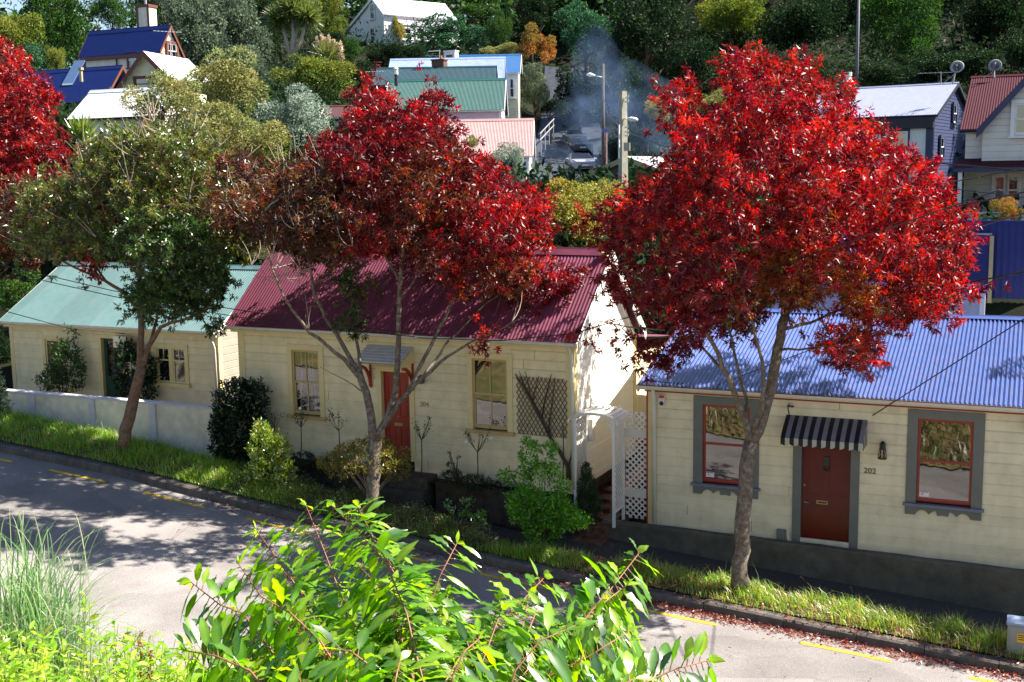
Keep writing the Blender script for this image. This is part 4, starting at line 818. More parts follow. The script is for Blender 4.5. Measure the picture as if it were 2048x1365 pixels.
def grow_tree(name, label, cat, d0, limbs, lobes, ntuft, per, Ll, Lw, pal, bark, twigm=None, tuft_r=0.215, droop=0.5, bare=0, seed=1, group=None, leafm=None, deep=2.7):
    """limbs: ([(px,py,dz depth offset)...], r0, r1); lobes: (px,py,rx,ry,depth offset,palette key[,weight]) in photograph pixels at depth d0"""
    global RNG; RNG = np.random.default_rng(seed)
    base = at(limbs[0][0][0][0], limbs[0][0][0][1], d0); r = thing(name, label, cat, base, group); tr = MB(); nodes = []; rad_ = []
    for pts, r0, r1 in limbs:
        P = [at(x, y, d0+dz) for x, y, dz in pts]
        # resample with a little wander
        Q = []; 
        for a, b in zip(P[:-1], P[1:]):
            n = max(2, int(np.linalg.norm(b-a)/0.22))
            for k in range(n): Q.append(a+(b-a)*k/n + RNG.normal(size=3)*0.012)
        Q.append(P[-1]); rs = [r0+(r1-r0)*(i/(len(Q)-1))**0.8 for i in range(len(Q))]
        if pts is limbs[0][0]: rs[0] *= 1.25; 
        tr.tube(Q, rs, 9 if r0 > 0.05 else 6); nodes += Q; rad_ += rs
    LB = []; keys = []
    big = [l for l in lobes if l[2]*l[3] > 2000]; cx = np.mean([l[0] for l in big]); cy = np.mean([l[1] for l in big]); RX = max(abs(l[0]-cx)+l[2]*0.5 for l in big); RY = max(abs(l[1]-cy)+l[3]*0.5 for l in big)
    for l in lobes:
        # a round crown: lobes near its middle are repeated in front of and behind the measured plane
        x, y, rx, ry, dz, k = l[:6]; rr = min(1.0, math.hypot((x-cx)/RX, (y-cy)/RY)); off = deep*math.sqrt(max(0.0, 1-rr*rr)) if rx*ry > 1200 else 0
        for o_ in ((0,) if off < 0.7 or k == 'omix' else (0, -off, off*0.8)):
            c = at(x, y, d0+dz+o_); s = (d0+dz+o_)/FPX*(0.9 if o_ else 1.0); LB.append((*c, rx*s, max(rx, ry)*s*0.8, ry*s)); keys.append(k)
    C_, Dn, li = lobes_points(LB, ntuft, 0.35); order = np.argsort([min(np.linalg.norm(np.array(nodes)-c, axis=1)) for c in C_])
    NA = np.array(nodes); RA = np.array(rad_)
    for j in order:
        c = C_[j]; dd = np.linalg.norm(NA-c, axis=1) + 0.6*np.clip(NA[:, 2]-c[2]+0.05, 0, None); i = int(np.argmin(dd)); a = NA[i]; L_ = np.linalg.norm(c-a)
        if L_ < 0.05: continue
        n = max(2, int(L_/0.3)); r0 = min(RA[i]*0.7, 0.012+0.012*L_); r1 = 0.004; mid = np.array([0, 0, 1])*0.12*L_ + RNG.normal(size=3)*0.06*L_
        pts = [a+(c-a)*t+mid*math.sin(math.pi*t) for t in np.linspace(0, 1, n+1)]; rs = np.linspace(r0, r1, n+1); tr.tube(pts, list(rs), 4, cap=False); NA = np.concatenate([NA, np.array(pts[1:])]); RA = np.concatenate([RA, rs[1:]])
    if bare:
        tr.mi = 1; bt = tr; bl = [LB[i] for i in range(len(LB)) if keys[i].startswith('bare') or keys[i] in ('olive', 'brown')] or LB; pc, _, _ = lobes_points(bl, bare, 0.7)
        for c in pc:
            i = int(np.argmin(np.linalg.norm(NA-c, axis=1))); a = NA[i]; u = unit((c-a)+np.array([0, 0, 0.5])+RNG.normal(size=3)*0.3)
            for b in range(3):
                dv = unit(u+RNG.normal(size=3)*0.45); L_ = RNG.uniform(0.3, 0.75); cur = RNG.normal(size=3)*0.18; bt.tube([a+dv*L_*t+cur*t*t*L_+np.array([0, 0, 0.25*L_*t*t]) for t in np.linspace(0, 1, 5)], [0.011, 0.009, 0.008, 0.006, 0.004], 4, cap=False)
    tr.build('trunk', [bark, twigm or M_twig], r, smooth=True)
    # leaves: tufts of drooping leaflets
    keep = np.array([not keys[i].startswith('bare') for i in li]); C_ = C_[keep]; Dn = Dn[keep]; li = li[keep]; q_ = 22; m_ = max(1, per//q_)
    SC_ = np.repeat(C_, m_, 0)+RNG.normal(size=(len(C_)*m_, 3))*tuft_r*0.75; SD = np.repeat(Dn, m_, 0); li = np.repeat(li, m_); ns = len(SC_); n = ns*q_; ci = np.repeat(np.arange(ns), q_)
    D = unit(RNG.normal(size=(n, 3))+SD[ci]*0.5-np.array([0, 0, droop])); base_ = SC_[ci]+D*0.015+RNG.normal(size=(n, 3))*0.022; L_ = Ll*RNG.uniform(0.6, 1.2, n)
    V, F = leaf_quads(base_, D, L_, Lw*RNG.uniform(0.7, 1.25, n)); cols = np.zeros((n, 3)); tuftcol = RNG.random(ns); tb = RNG.uniform(0.42, 1.4, ns)
    for k in set(keys):
        if k.startswith('bare'): continue
        m = np.array([keys[i] == k for i in li])[ci]
        if not m.any(): continue
        P_ = pal[k]; wsel = None; cols[m] = pick(P_, m.sum(), 0.3)
        # whole tufts lean to one colour of the palette
        pc = np.array(P_, float)[(tuftcol[ci[m]]*len(P_)).astype(int)]; cols[m] = (cols[m]*0.3+pc*0.7)*tb[ci[m]][:, None]
    np_mesh('crown', V, F, leafm or M_leaf, r, np.repeat(cols, 4, 0)); return r
PAL = {'omix': [(0.38, 0.06, 0.014), (0.30, 0.12, 0.022), (0.17, 0.13, 0.03), (0.26, 0.018, 0.012), (0.10, 0.03, 0.012)], 'wred': [(0.30, 0.009, 0.012), (0.40, 0.016, 0.014), (0.13, 0.006, 0.012), (0.08, 0.006, 0.012)], 'wmix': [(0.20, 0.010, 0.012), (0.12, 0.008, 0.012), (0.22, 0.05, 0.012), (0.10, 0.02, 0.012), (0.07, 0.03, 0.012)], 'red': RED, 'orange': ORANGE, 'olive': OLIVE, 'green': GREENA, 'brown': BROWNR, 'wine': [(0.16, 0.008, 0.014), (0.26, 0.010, 0.014), (0.09, 0.006, 0.012), (0.20, 0.02, 0.012)], 'mix': RED[:3]+ORANGE[:2]+[(0.09, 0.02, 0.012)]}
dR = depth(A.w(2.4, 2.4, 1.4)); dM = depth(A.w(-5.2, 2.4, 2.07)); dL = depth(A.w(-11.9, 2.2, 2.8))
grow_tree('street_tree', 'bright red leaved ash on the verge in front of cottage 202', 'tree', dR,
  [([(1478, 1172, 0), (1482, 1100, 0), (1487, 1010, 0), (1493, 940, 0), (1502, 885, 0)], 0.150, 0.135),
   ([(1502, 888, 0), (1528, 840, 0.05), (1543, 775, 0.1), (1556, 700, 0.1), (1572, 630, 0.1)], 0.115, 0.085), ([(1572, 635, 0.1), (1556, 540, 0.1), (1540, 450, 0), (1528, 340, -0.1), (1525, 230, -0.1), (1515, 150, -0.1)], 0.07, 0.012),
   ([(1572, 632, 0.1), (1610, 545, 0.3), (1640, 450, 0.6), (1660, 350, 0.8)], 0.055, 0.012), ([(1575, 625, 0.1), (1650, 565, -0.2), (1730, 520, -0.5), (1810, 490, -0.8), (1880, 500, -1)], 0.05, 0.012), ([(1565, 660, 0.1), (1640, 640, 0.5), (1720, 600, 0.9), (1800, 560, 1.2)], 0.04, 0.01), ([(1556, 700, 0.1), (1600, 700, -0.4), (1660, 690, -0.8), (1705, 700, -1.0)], 0.03, 0.008),
   ([(1500, 890, 0), (1492, 845, -0.05), (1468, 785, -0.1), (1445, 735, -0.2), (1428, 690, -0.3), (1395, 650, -0.4), (1340, 610, -0.6), (1290, 560, -0.8)], 0.075, 0.012), ([(1450, 745, -0.2), (1420, 710, 0.1), (1385, 685, 0.2), (1340, 670, 0.3), (1290, 680, 0.4)], 0.035, 0.008), ([(1492, 850, 0), (1492, 800, 0.2), (1478, 740, 0.3), (1462, 680, 0.4), (1440, 600, 0.5), (1400, 500, 0.6)], 0.04, 0.012), ([(1505, 870, 0), (1520, 820, -0.3), (1528, 770, -0.4), (1520, 700, -0.6), (1490, 600, -0.8), (1460, 480, -1.0)], 0.05, 0.012),
   ([(1545, 560, 0.1), (1490, 480, 0.5), (1430, 420, 0.8), (1360, 380, 1.0), (1290, 400, 1.1), (1220, 430, 1.1)], 0.04, 0.008), ([(1340, 610, -0.6), (1280, 560, -0.5), (1215, 540, -0.5)], 0.02, 0.006), ([(1330, 660, 0.2), (1255, 655, 0.3), (1195, 640, 0.4), (1170, 660, 0.4)], 0.02, 0.006)],
  [(1500, 150, 55, 48, 0, 'red'), (1580, 165, 48, 42, 0, 'red'), (1530, 250, 125, 70, 0, 'red'), (1420, 300, 110, 85, 0, 'red'), (1660, 300, 125, 90, 0.2, 'red'), (1770, 380, 105, 85, 0, 'red'), (1845, 475, 100, 85, -0.3, 'red'), (1555, 385, 200, 115, 0, 'red'), (1560, 490, 110, 50, 0.6, 'omix'), (1380, 430, 130, 105, 0.2, 'red'), (1700, 470, 160, 95, 0, 'red'), (1740, 560, 90, 40, 0.4, 'omix'), (1880, 560, 65, 48, -0.2, 'red'),
   (1290, 410, 75, 50, 0.8, 'red'), (1205, 425, 45, 32, 1.0, 'red'), (1430, 560, 110, 75, -0.5, 'wine'), (1320, 590, 80, 62, -0.5, 'wine'), (1280, 690, 52, 28, 0.3, 'wine'), (1600, 560, 110, 50, 0.3, 'omix'), (1470, 610, 60, 40, 0.2, 'omix'), (1790, 600, 100, 42, 0.4, 'mix'), (1175, 655, 38, 24, 0.4, 'red'), (1215, 548, 34, 26, -0.4, 'red'), (1490, 640, 60, 28, 0.6, 'omix'), (1610, 555, 95, 45, -1.8, 'omix'), (1715, 590, 70, 36, -1.6, 'omix'), (1500, 590, 60, 36, -1.7, 'omix'), (1620, 470, 60, 30, -2.2, 'omix'), (1685, 665, 50, 28, -0.7, 'omix'), (1370, 200, 45, 35, 0.3, 'red'), (1935, 590, 30, 24, -0.2, 'red'), (1640, 200, 60, 45, 0.3, 'red'), (1700, 690, 60, 28, -0.6, 'mix'), (1400, 640, 60, 45, -0.4, 'wine'), (1840, 620, 60, 24, -0.3, 'mix'), (1340, 700, 50, 25, 0.4, 'wine'), (1250, 480, 50, 50, 0.5, 'red')],
  1120, 132, 0.130, 0.031, PAL, M_bark, seed=3, group=None, leafm=M_leafred)
grow_tree('street_tree', 'dark red and bronze ash with forked bare lower limbs before cottage 204', 'tree', dM,
  [([(745, 1018, 0), (747, 940, 0), (751, 882, 0)], 0.150, 0.135),
   ([(749, 890, 0), (742, 835, 0), (733, 785, 0), (718, 745, 0)], 0.095, 0.075), ([(720, 755, 0), (690, 720, -0.1), (655, 690, -0.2), (620, 665, -0.3), (590, 630, -0.5), (565, 590, -0.7), (545, 540, -0.9), (530, 470, -1.0)], 0.055, 0.012), ([(718, 745, 0), (690, 695, 0.2), (655, 640, 0.3), (630, 590, 0.4), (615, 520, 0.5), (600, 430, 0.6), (590, 350, 0.6)], 0.055, 0.012), ([(722, 750, 0), (712, 680, 0.3), (705, 610, 0.5), (700, 530, 0.6), (710, 440, 0.6), (725, 320, 0.6)], 0.045, 0.012), ([(735, 790, 0), (690, 760, 0.3), (640, 735, 0.5)], 0.02, 0.006),
   ([(752, 885, 0), (772, 840, 0), (788, 790, 0), (795, 730, 0), (796, 640, 0), (800, 560, 0), (810, 470, 0), (815, 370, 0), (810, 270, 0)], 0.085, 0.014), ([(770, 850, 0), (800, 805, -0.2), (845, 755, -0.4), (895, 715, -0.6), (950, 680, -0.8), (1010, 655, -1.0), (1050, 635, -1.1)], 0.06, 0.010), ([(815, 785, -0.2), (850, 715, -0.2), (880, 655, -0.2), (915, 585, -0.2), (950, 500, -0.2), (975, 410, -0.2)], 0.05, 0.012), ([(845, 755, -0.4), (900, 680, 0.2), (960, 620, 0.5), (1020, 570, 0.8), (1070, 510, 0.9)], 0.035, 0.010),
   ([(798, 560, 0), (765, 500, 0.2), (740, 420, 0.3), (745, 320, 0.3), (742, 220, 0.3)], 0.035, 0.008), ([(812, 450, 0), (850, 380, 0.2), (870, 290, 0.2), (865, 220, 0.2)], 0.035, 0.008), ([(600, 450, 0.6), (550, 420, 0.6), (490, 415, 0.6), (440, 420, 0.6)], 0.025, 0.006), ([(800, 600, 0), (830, 560, -0.4), (860, 520, -0.7)], 0.02, 0.006), ([(960, 680, -0.8), (965, 640, -0.8)], 0.012, 0.005)],
  [(742, 190, 36, 42, 0.3, 'wred'), (862, 215, 38, 42, 0.2, 'wred'), (790, 250, 85, 52, 0.2, 'wred'), (872, 285, 55, 52, 0.2, 'wine'), (715, 315, 95, 58, 0.3, 'wine'), (850, 360, 120, 72, 0, 'wmix'), (955, 375, 70, 52, 0, 'wred'), (1035, 425, 60, 52, 0.3, 'red'), (1065, 505, 72, 52, 0.5, 'mix'), (1115, 560, 42, 38, 0.5, 'wine'), (955, 465, 90, 52, 0, 'wred'), (770, 415, 110, 50, 0.2, 'wmix'), (620, 370, 80, 55, 0.5, 'brown'), (555, 425, 95, 55, 0.4, 'brown'), (475, 410, 70, 48, 0.6, 'brown'), (890, 560, 30, 24, -0.4, 'orange'), (935, 575, 30, 20, -0.5, 'wmix'), (915, 545, 40, 16, -0.3, 'mix'), (715, 475, 50, 28, 0.3, 'red'), (685, 570, 14, 26, 0.3, 'green'), (702, 640, 14, 30, 0.2, 'green'), (720, 590, 16, 20, 0.4, 'olive'), (1040, 570, 55, 26, 0.5, 'orange'), (965, 680, 22, 18, -0.8, 'mix'), (1000, 540, 60, 26, 0, 'wmix'), (830, 500, 60, 30, 0.2, 'wmix'), (640, 450, 80, 40, 0.2, 'brown'), (1080, 600, 40, 24, 0.6, 'wmix'), (850, 600, 20, 25, -0.5, 'olive'),
   (560, 540, 70, 55, -0.6, 'bare'), (600, 620, 60, 35, 0, 'bare'), (1040, 640, 60, 30, -0.8, 'bare'), (650, 480, 80, 50, 0.4, 'brown')],
  1050, 132, 0.130, 0.031, PAL, M_bark, bare=80, seed=5, leafm=M_leafred)
grow_tree('street_tree', 'green and bronze ash with leaning reddish trunk before the white garden wall', 'tree', dL,
  [([(250, 897, 0), (252, 860, 0), (262, 815, 0), (275, 770, 0), (283, 735, 0)], 0.155, 0.115),
   ([(281, 740, 0), (282, 690, 0), (281, 640, 0), (279, 570, 0), (281, 480, 0), (288, 390, 0), (292, 300, 0), (300, 230, 0)], 0.09, 0.012), ([(284, 735, 0), (298, 690, 0), (322, 655, -0.2), (365, 640, -0.4), (410, 620, -0.6), (440, 580, -0.8)], 0.075, 0.012), ([(279, 625, 0), (245, 582, 0.1), (190, 552, 0.2), (130, 525, 0.3), (70, 500, 0.4), (20, 490, 0.5)], 0.055, 0.010), ([(300, 690, 0), (312, 640, 0.2), (330, 570, 0.4), (355, 480, 0.5), (390, 400, 0.5), (430, 350, 0.5)], 0.045, 0.010), ([(280, 560, 0), (240, 490, 0.5), (200, 420, 0.7), (160, 370, 0.8), (120, 340, 0.8)], 0.04, 0.010), ([(282, 480, 0), (330, 400, -0.5), (350, 320, -0.6), (340, 240, -0.6)], 0.035, 0.008), ([(355, 480, 0.5), (420, 450, 0.4), (480, 430, 0.3)], 0.025, 0.006), ([(215, 565, 0.1), (170, 500, 0.0), (110, 440, -0.3), (70, 400, -0.4)], 0.03, 0.008)],
  [(110, 405, 70, 48, 0.5, 'olive'), (215, 375, 75, 52, 0.5, 'olive'), (325, 385, 95, 62, 0, 'olive'), (420, 400, 72, 55, 0.4, 'olive'), (300, 470, 105, 62, 0, 'green'), (385, 520, 72, 68, 0, 'green'), (330, 585, 72, 56, 0, 'green'), (405, 585, 62, 55, -0.4, 'green'), (180, 470, 75, 36, 0.3, 'olive'), (85, 470, 75, 36, 0.4, 'olive'), (40, 420, 52, 50, 0.5, 'brown'), (250, 310, 92, 48, 0.3, 'olive'), (350, 300, 95, 45, -0.3, 'olive'), (460, 345, 68, 36, 0.4, 'brown'), (190, 530, 28, 16, 0.1, 'red'), (240, 440, 30, 20, 0.3, 'red'), (290, 255, 75, 60, 0, 'bare'), (470, 470, 50, 40, 0.3, 'olive'), (440, 640, 34, 18, -0.6, 'green')],
  1150, 132, 0.125, 0.033, PAL, M_barkbrown, bare=95, seed=8)
grow_tree('street_tree', 'deep red ash cut by the left edge, beyond the green roofed cottage', 'tree', 37.5,
  [([(-60, 690, 0), (-50, 600, 0), (-35, 520, 0), (-10, 420, 0), (20, 320, 0), (30, 220, 0), (25, 140, 0)], 0.16, 0.014), ([(-40, 560, 0), (20, 480, -0.5), (80, 420, -0.8), (120, 380, -1)], 0.06, 0.012), ([(-10, 420, 0), (50, 360, 0.6), (110, 320, 0.8), (185, 330, 0.8)], 0.05, 0.01)],
  [(12, 140, 42, 50, 0, 'red'), (40, 220, 80, 68, 0, 'red'), (25, 310, 95, 72, 0, 'red'), (75, 300, 55, 55, 0, 'wine'), (50, 375, 90, 48, 0, 'red'), (10, 450, 70, 50, 0, 'orange'), (75, 460, 60, 42, -0.4, 'brown'), (182, 325, 42, 42, 0.8, 'red'), (-60, 300, 80, 120, 0, 'red'), (20, 520, 60, 32, 0, 'brown'), (140, 400, 40, 30, 0.5, 'wine')],
  900, 132, 0.15, 0.038, PAL, M_bark, seed=9, leafm=M_leafred)

# --- generic shrubs -------------------------------------------------
def shrub(name, label, cat, base, lobes, n, L_, Wd, cols, stems=5, m=None, group=None, upward=0.4, stemm=None, seed=None, wts=None):
    """base world point; lobes relative to it (x,y,z,rx,ry,rz) in metres"""
    global RNG; RNG = np.random.default_rng(seed if seed is not None else abs(hash(label)) % 9999 if False else len(label)*37+n)
    r = thing(name, label, cat, base, group); LB = [(base[0]+l[0], base[1]+l[1], base[2]+l[2], *l[3:6]) for l in lobes]
    # leaves sit in rosettes so that the surface breaks up
    k = 9; C_, Dn, _ = lobes_points(LB, max(8, n//k), 0.5); ci = np.repeat(np.arange(len(C_)), k); nn = len(ci)
    D = unit(Dn[ci]*0.5+RNG.normal(size=(nn, 3))*0.75+np.array([0, 0, upward])); P = C_[ci]+RNG.normal(size=(nn, 3))*L_*0.45
    V, F = leaf_quads(P, D, L_*RNG.uniform(0.6, 1.25, nn), Wd*RNG.uniform(0.75, 1.2, nn), 0.12); tc = pick(cols, len(C_), 0.25, wts)[ci]*0.6+pick(cols, nn, 0.25, wts)*0.4
    st = MB()
    for q in range(stems*3):
        c = C_[RNG.integers(len(C_))]; b = np.array(base)+np.array([RNG.normal()*0.05, RNG.normal()*0.05, 0]); st.tube([b+(c-b)*t+np.array([0, 0, 0.15*math.sin(math.pi*t)])*np.linalg.norm(c-b)*0.5 for t in np.linspace(0, 1, 5)], [0.016, 0.013, 0.010, 0.007, 0.004], 5, cap=False)
    st.build('stem', stemm or M_barkdark, r, smooth=True); np_mesh('foliage', V, F, m or M_leaf, r, np.repeat(tc, 4, 0)); return r
def pxs(cx, cy, rx, ry, d, base, depthk=0.8):
    """photograph pixels -> lobe relative to base"""
    c = at(cx, cy, d)-np.array(base); s = d/FPX; return (*c, rx*s, max(rx, ry*0.6)*s*depthk, ry*s)
def pshrub(name, label, cat, bx, by, d, lobes, n, L_, Wd, cols, **kw):
    base = at(bx, by, d); return shrub(name, label, cat, base, [pxs(*l, d, base) for l in lobes], n, L_, Wd, cols, **kw)
LIME = [(0.20, 0.34, 0.02), (0.30, 0.38, 0.04), (0.12, 0.26, 0.02), (0.36, 0.36, 0.06)]
MIDG = [(0.04, 0.12, 0.02), (0.06, 0.15, 0.025), (0.03, 0.09, 0.02)]
DARKG = [(0.015, 0.04, 0.012), (0.02, 0.055, 0.015), (0.012, 0.03, 0.012)]
OLIVY = [(0.26, 0.24, 0.04), (0.18, 0.18, 0.03), (0.30, 0.21, 0.04), (0.11, 0.12, 0.025)]
def dv(u, v): return depth(A.w(u, v, float(zk(u))+0.1))
pshrub('verge_shrub', 'upright yellow green shrub in sunlight on the verge before the dark ivy mound', 'shrub', 545, 985, dv(-8.0, 2.35), [(525, 900, 24, 62), (560, 915, 20, 50), (535, 950, 45, 35), (580, 945, 14, 18), (515, 945, 20, 30)], 4800, 0.085, 0.036, LIME, m=M_leafgloss)
pshrub('verge_shrub', 'spreading olive bronze shrub behind the trunk of the forked ash', 'shrub', 745, 1000, dv(-5.3, 2.05), [(740, 915, 85, 36), (690, 925, 48, 35), (785, 935, 40, 30), (655, 925, 22, 14), (745, 895, 50, 20)], 7000, 0.055, 0.025, OLIVY, stemm=M_twig)
pshrub('verge_shrub', 'glossy bright green bush with shiny leaves in front of the trellis', 'shrub', 1092, 1090, dv(-1.9, 2.35), [(1085, 985, 58, 60), (1060, 915, 20, 48), (1097, 915, 20, 32), (1050, 1010, 42, 40), (1115, 1030, 48, 36), (1150, 1045, 32, 12), (1020, 950, 22, 14), (1085, 1060, 40, 25)], 8200, 0.075, 0.034, [(0.10, 0.32, 0.015), (0.06, 0.22, 0.012), (0.18, 0.42, 0.025)])
pshrub('verge_shrub', 'small glossy green seedling bush in front of the dark bed wall', 'shrub', 925, 1068, dv(-3.5, 2.4), [(940, 1020, 28, 22), (898, 1025, 10, 22), (955, 1040, 16, 12)], 480, 0.075, 0.034, [(0.07, 0.20, 0.02), (0.10, 0.26, 0.03)], m=M_leafgloss, stems=3)
pshrub('verge_shrub', 'variegated pale green bush at the left edge beside the white wall', 'shrub', 2, 842, dv(-16.2, 1.9), [(0, 800, 18, 36), (-15, 770, 20, 40), (8, 825, 14, 18)], 1500, 0.08, 0.04, [(0.20, 0.28, 0.10), (0.10, 0.20, 0.05), (0.3, 0.34, 0.16)], m=M_leafgloss)
pshrub('ivy_mound', 'dark green creeper mound at the left corner of cottage 204', 'shrub', 478, 945, dv(-8.9, 0.9), [(480, 850, 52, 80), (470, 800, 45, 42), (505, 800, 32, 45), (450, 880, 34, 55), (515, 885, 24, 50), (440, 850, 22, 30), (480, 920, 50, 40)], 13000, 0.085, 0.045, DARKG)
pshrub('garden_shrub', 'tall leafy shrub in front of the left window of the green roofed cottage', 'shrub', 128, 800, 33.0, [(135, 725, 26, 50), (150, 745, 20, 45), (142, 670, 8, 18), (118, 700, 16, 20), (108, 755, 24, 28), (85, 765, 12, 18)], 2000, 0.11, 0.042, [(0.03, 0.075, 0.018), (0.045, 0.10, 0.02), (0.10, 0.20, 0.03)], wts=(5, 3, 1))
pshrub('garden_shrub', 'dark broad leaved shrub by the green door of the left cottage', 'shrub', 268, 808, 32.2, [(268, 740, 38, 45), (255, 705, 20, 18), (290, 770, 22, 35), (245, 775, 16, 28), (310, 730, 12, 12)], 1500, 0.14, 0.075, DARKG)
pshrub('conifer', 'clipped dark green cone shrub at the foot of the arbour', 'shrub', 1176, 1052, dv(-1.5, 0.85), [(1176, 1015, 27, 34), (1174, 975, 19, 28), (1172, 945, 10, 20)], 9000, 0.04, 0.018, [(0.02, 0.06, 0.015), (0.035, 0.085, 0.02)])
pshrub('box_hedge', 'low dark hedge along the foot of cottage 204 right of its door', 'hedge', 960, 985, dv(-3.0, 0.75), [(905, 955, 26, 14), (950, 966, 36, 15), (1005, 978, 36, 16), (1050, 985, 30, 18)], 5200, 0.045, 0.02, DARKG)
pshrub('box_hedge', 'low dark hedge along the foot of cottage 204 left of its door', 'hedge', 620, 935, dv(-7.0, 0.75), [(600, 922, 40, 18), (660, 930, 40, 16)], 3800, 0.045, 0.02, DARKG)
# standard roses: thin stem and a small open head
def rose(label, x, yb, yt, yh, w, d, flowers=()):
    b = at(x, yb, d); r = thing('standard_rose', label, 'rose bush', b, 'standard roses along the front of cottage 204'); st = MB(); h = at(x, yh, d); global RNG; RNG = np.random.default_rng(int(x))
    st.tube([b, b+(h-b)*0.5+np.array([0.01, 0, 0]), h], [0.014, 0.012, 0.012], 6); ends = []
    for k in range(9):
        t = at(x+RNG.uniform(-1, 1)*w, yt+RNG.uniform(0, 1)*(yh-yt)*0.6, d+RNG.uniform(-0.2, 0.2)); m_ = (h+t)/2+np.array([0, 0, -0.04]); st.tube([h, m_, t], [0.008, 0.006, 0.003], 4, cap=False); ends += [t, m_*0.4+t*0.6]
    st.build('stem', M_barkdark, r, smooth=True); E_ = np.array(ends); i = RNG.integers(0, len(E_), 90); V, F = leaf_quads(E_[i]+RNG.normal(size=(90, 3))*0.035, RNG.normal(size=(90, 3)), 0.045, 0.028); np_mesh('leaves', V, F, M_leaf, r, np.repeat(pick([(0.03, 0.07, 0.02), (0.05, 0.09, 0.03)], 90), 4, 0))
    for fx, fy in flowers:
        f = MB(); c = at(fx, fy, d); f.disc(c, (-0.3, -0.9, 0.4), 0.04, 9, 0.02, -0.03); f.disc(c+np.array([0, -0.012, 0.01]), (0.3, -0.8, 0.5), 0.028, 8, 0.02, -0.03); f.build('flower', M_white, r)
dB = lambda x, y: depth(at(x, y, 25.0))
for a in (('standard rose in front of the left window, leftmost of the row', 548, 925, 812, 860, 26, 27.0), ('standard rose with two pale blooms below the left window of cottage 204', 602, 915, 815, 855, 18, 26.6, ((600, 817), (606, 842))), ('round headed standard rose between the left window and the red door', 678, 905, 818, 862, 26, 26.2), ('staked standard rose just right of the red door', 843, 955, 832, 880, 18, 25.3), ('standard rose with white blooms beneath the right window of cottage 204', 955, 970, 845, 905, 40, 24.8, ((982, 877), (932, 884)))): rose(*a)
pshrub('garden_plant', 'small spindly plant against the wall between two standard roses', 'plant', 912, 960, 25.0, [(908, 915, 18, 16), (900, 935, 10, 10)], 70, 0.05, 0.03, [(0.03, 0.07, 0.02)], stems=2)

# --- verge grass, ground cover, fallen leaves ------------------------
def blades(P, H, lean, Wd, cols, name, m, parent=None, seg=2):
    n = len(P); ang = RNG.random(n)*2*np.pi; dx = np.stack([np.cos(ang), np.sin(ang), np.zeros(n)], -1); sx = np.stack([-np.sin(ang+RNG.normal(size=n)*0.5), np.cos(ang), np.zeros(n)], -1)
    H = H[:, None]; lean = lean[:, None]; Wd = np.asarray(Wd).reshape(-1, 1)*np.ones((n, 1)); z = np.array([0, 0, 1.0])
    m1 = P+z*H*0.55+dx*H*lean*0.3; tip = P+z*H*(1-0.25*lean)+dx*H*lean
    V = np.stack([P-sx*Wd*0.5, P+sx*Wd*0.5, m1+sx*Wd*0.4, m1-sx*Wd*0.4, tip], 1).reshape(-1, 3); I = np.arange(n)[:, None]*5
    F1 = I+np.array([0, 1, 2, 3]); F2 = I+np.array([3, 2, 4, 4]); 
    V = V.reshape(n, 5, 3); V = np.concatenate([V, V[:, 4:5]+0.0005], 1).reshape(-1, 3); I = np.arange(n)[:, None]*6
    F = np.concatenate([I+np.array([0, 1, 2, 3]), I+np.array([3, 2, 4, 5])]); return np_mesh(name, V, F, m, parent, np.repeat(cols, 6, 0))
def verge_grass():
    global RNG; RNG = np.random.default_rng(21); n = 62000; u = RNG.uniform(-19, 8.6, n); t = RNG.random(n); vb = vback(u); v = vb*(1-t)+2.86*t
    # clumps, worn gaps; sparse where the ground cover grows
    cl = np.sin(u*3.1+1.3*np.sin(v*7))*0.5+np.sin(u*7.7+v*5.1)*0.5; dens = np.where(u < -6.8, 0.95, np.where(u < -2.7, 0.22, np.where(u < -2.2, 0.4, 0.72)))
    dens = dens*np.where((u > -1) & (t > 0.72), 0.5, 1)*np.where(u > 6.0, 0.75, 1); k = RNG.random(n) < dens*(0.72+0.45*cl); u, v, t, cl = u[k], v[k], t[k], cl[k]; n = len(u)
    P = A.o+u[:, None]*A.e+v[:, None]*A.n; P[:, 2] = zverge(u, v); H = RNG.uniform(0.10, 0.26, n)*(1+0.45*cl)*np.where(u > -2, 0.95, 0.9)*np.where(t > 0.9, 0.7, 1); H *= np.where(RNG.random(n) < 0.03, 1.7, 1)
    cols = pick([(0.18, 0.40, 0.015), (0.28, 0.48, 0.025), (0.12, 0.30, 0.012), (0.42, 0.48, 0.08)], n, 0.25); dry = RNG.random(n) < np.where(u > -1, 0.30, 0.07); cols[dry] = pick([(0.42, 0.30, 0.13), (0.34, 0.22, 0.09), (0.5, 0.40, 0.2)], dry.sum())
    o = blades(P, H, RNG.uniform(0.2, 1.1, n), RNG.uniform(0.006, 0.014, n), cols, 'verge_grass', M_grassl); tag(o, 'sunlit long grass growing along the kerbside verge', 'grass', kind='stuff')
verge_grass()
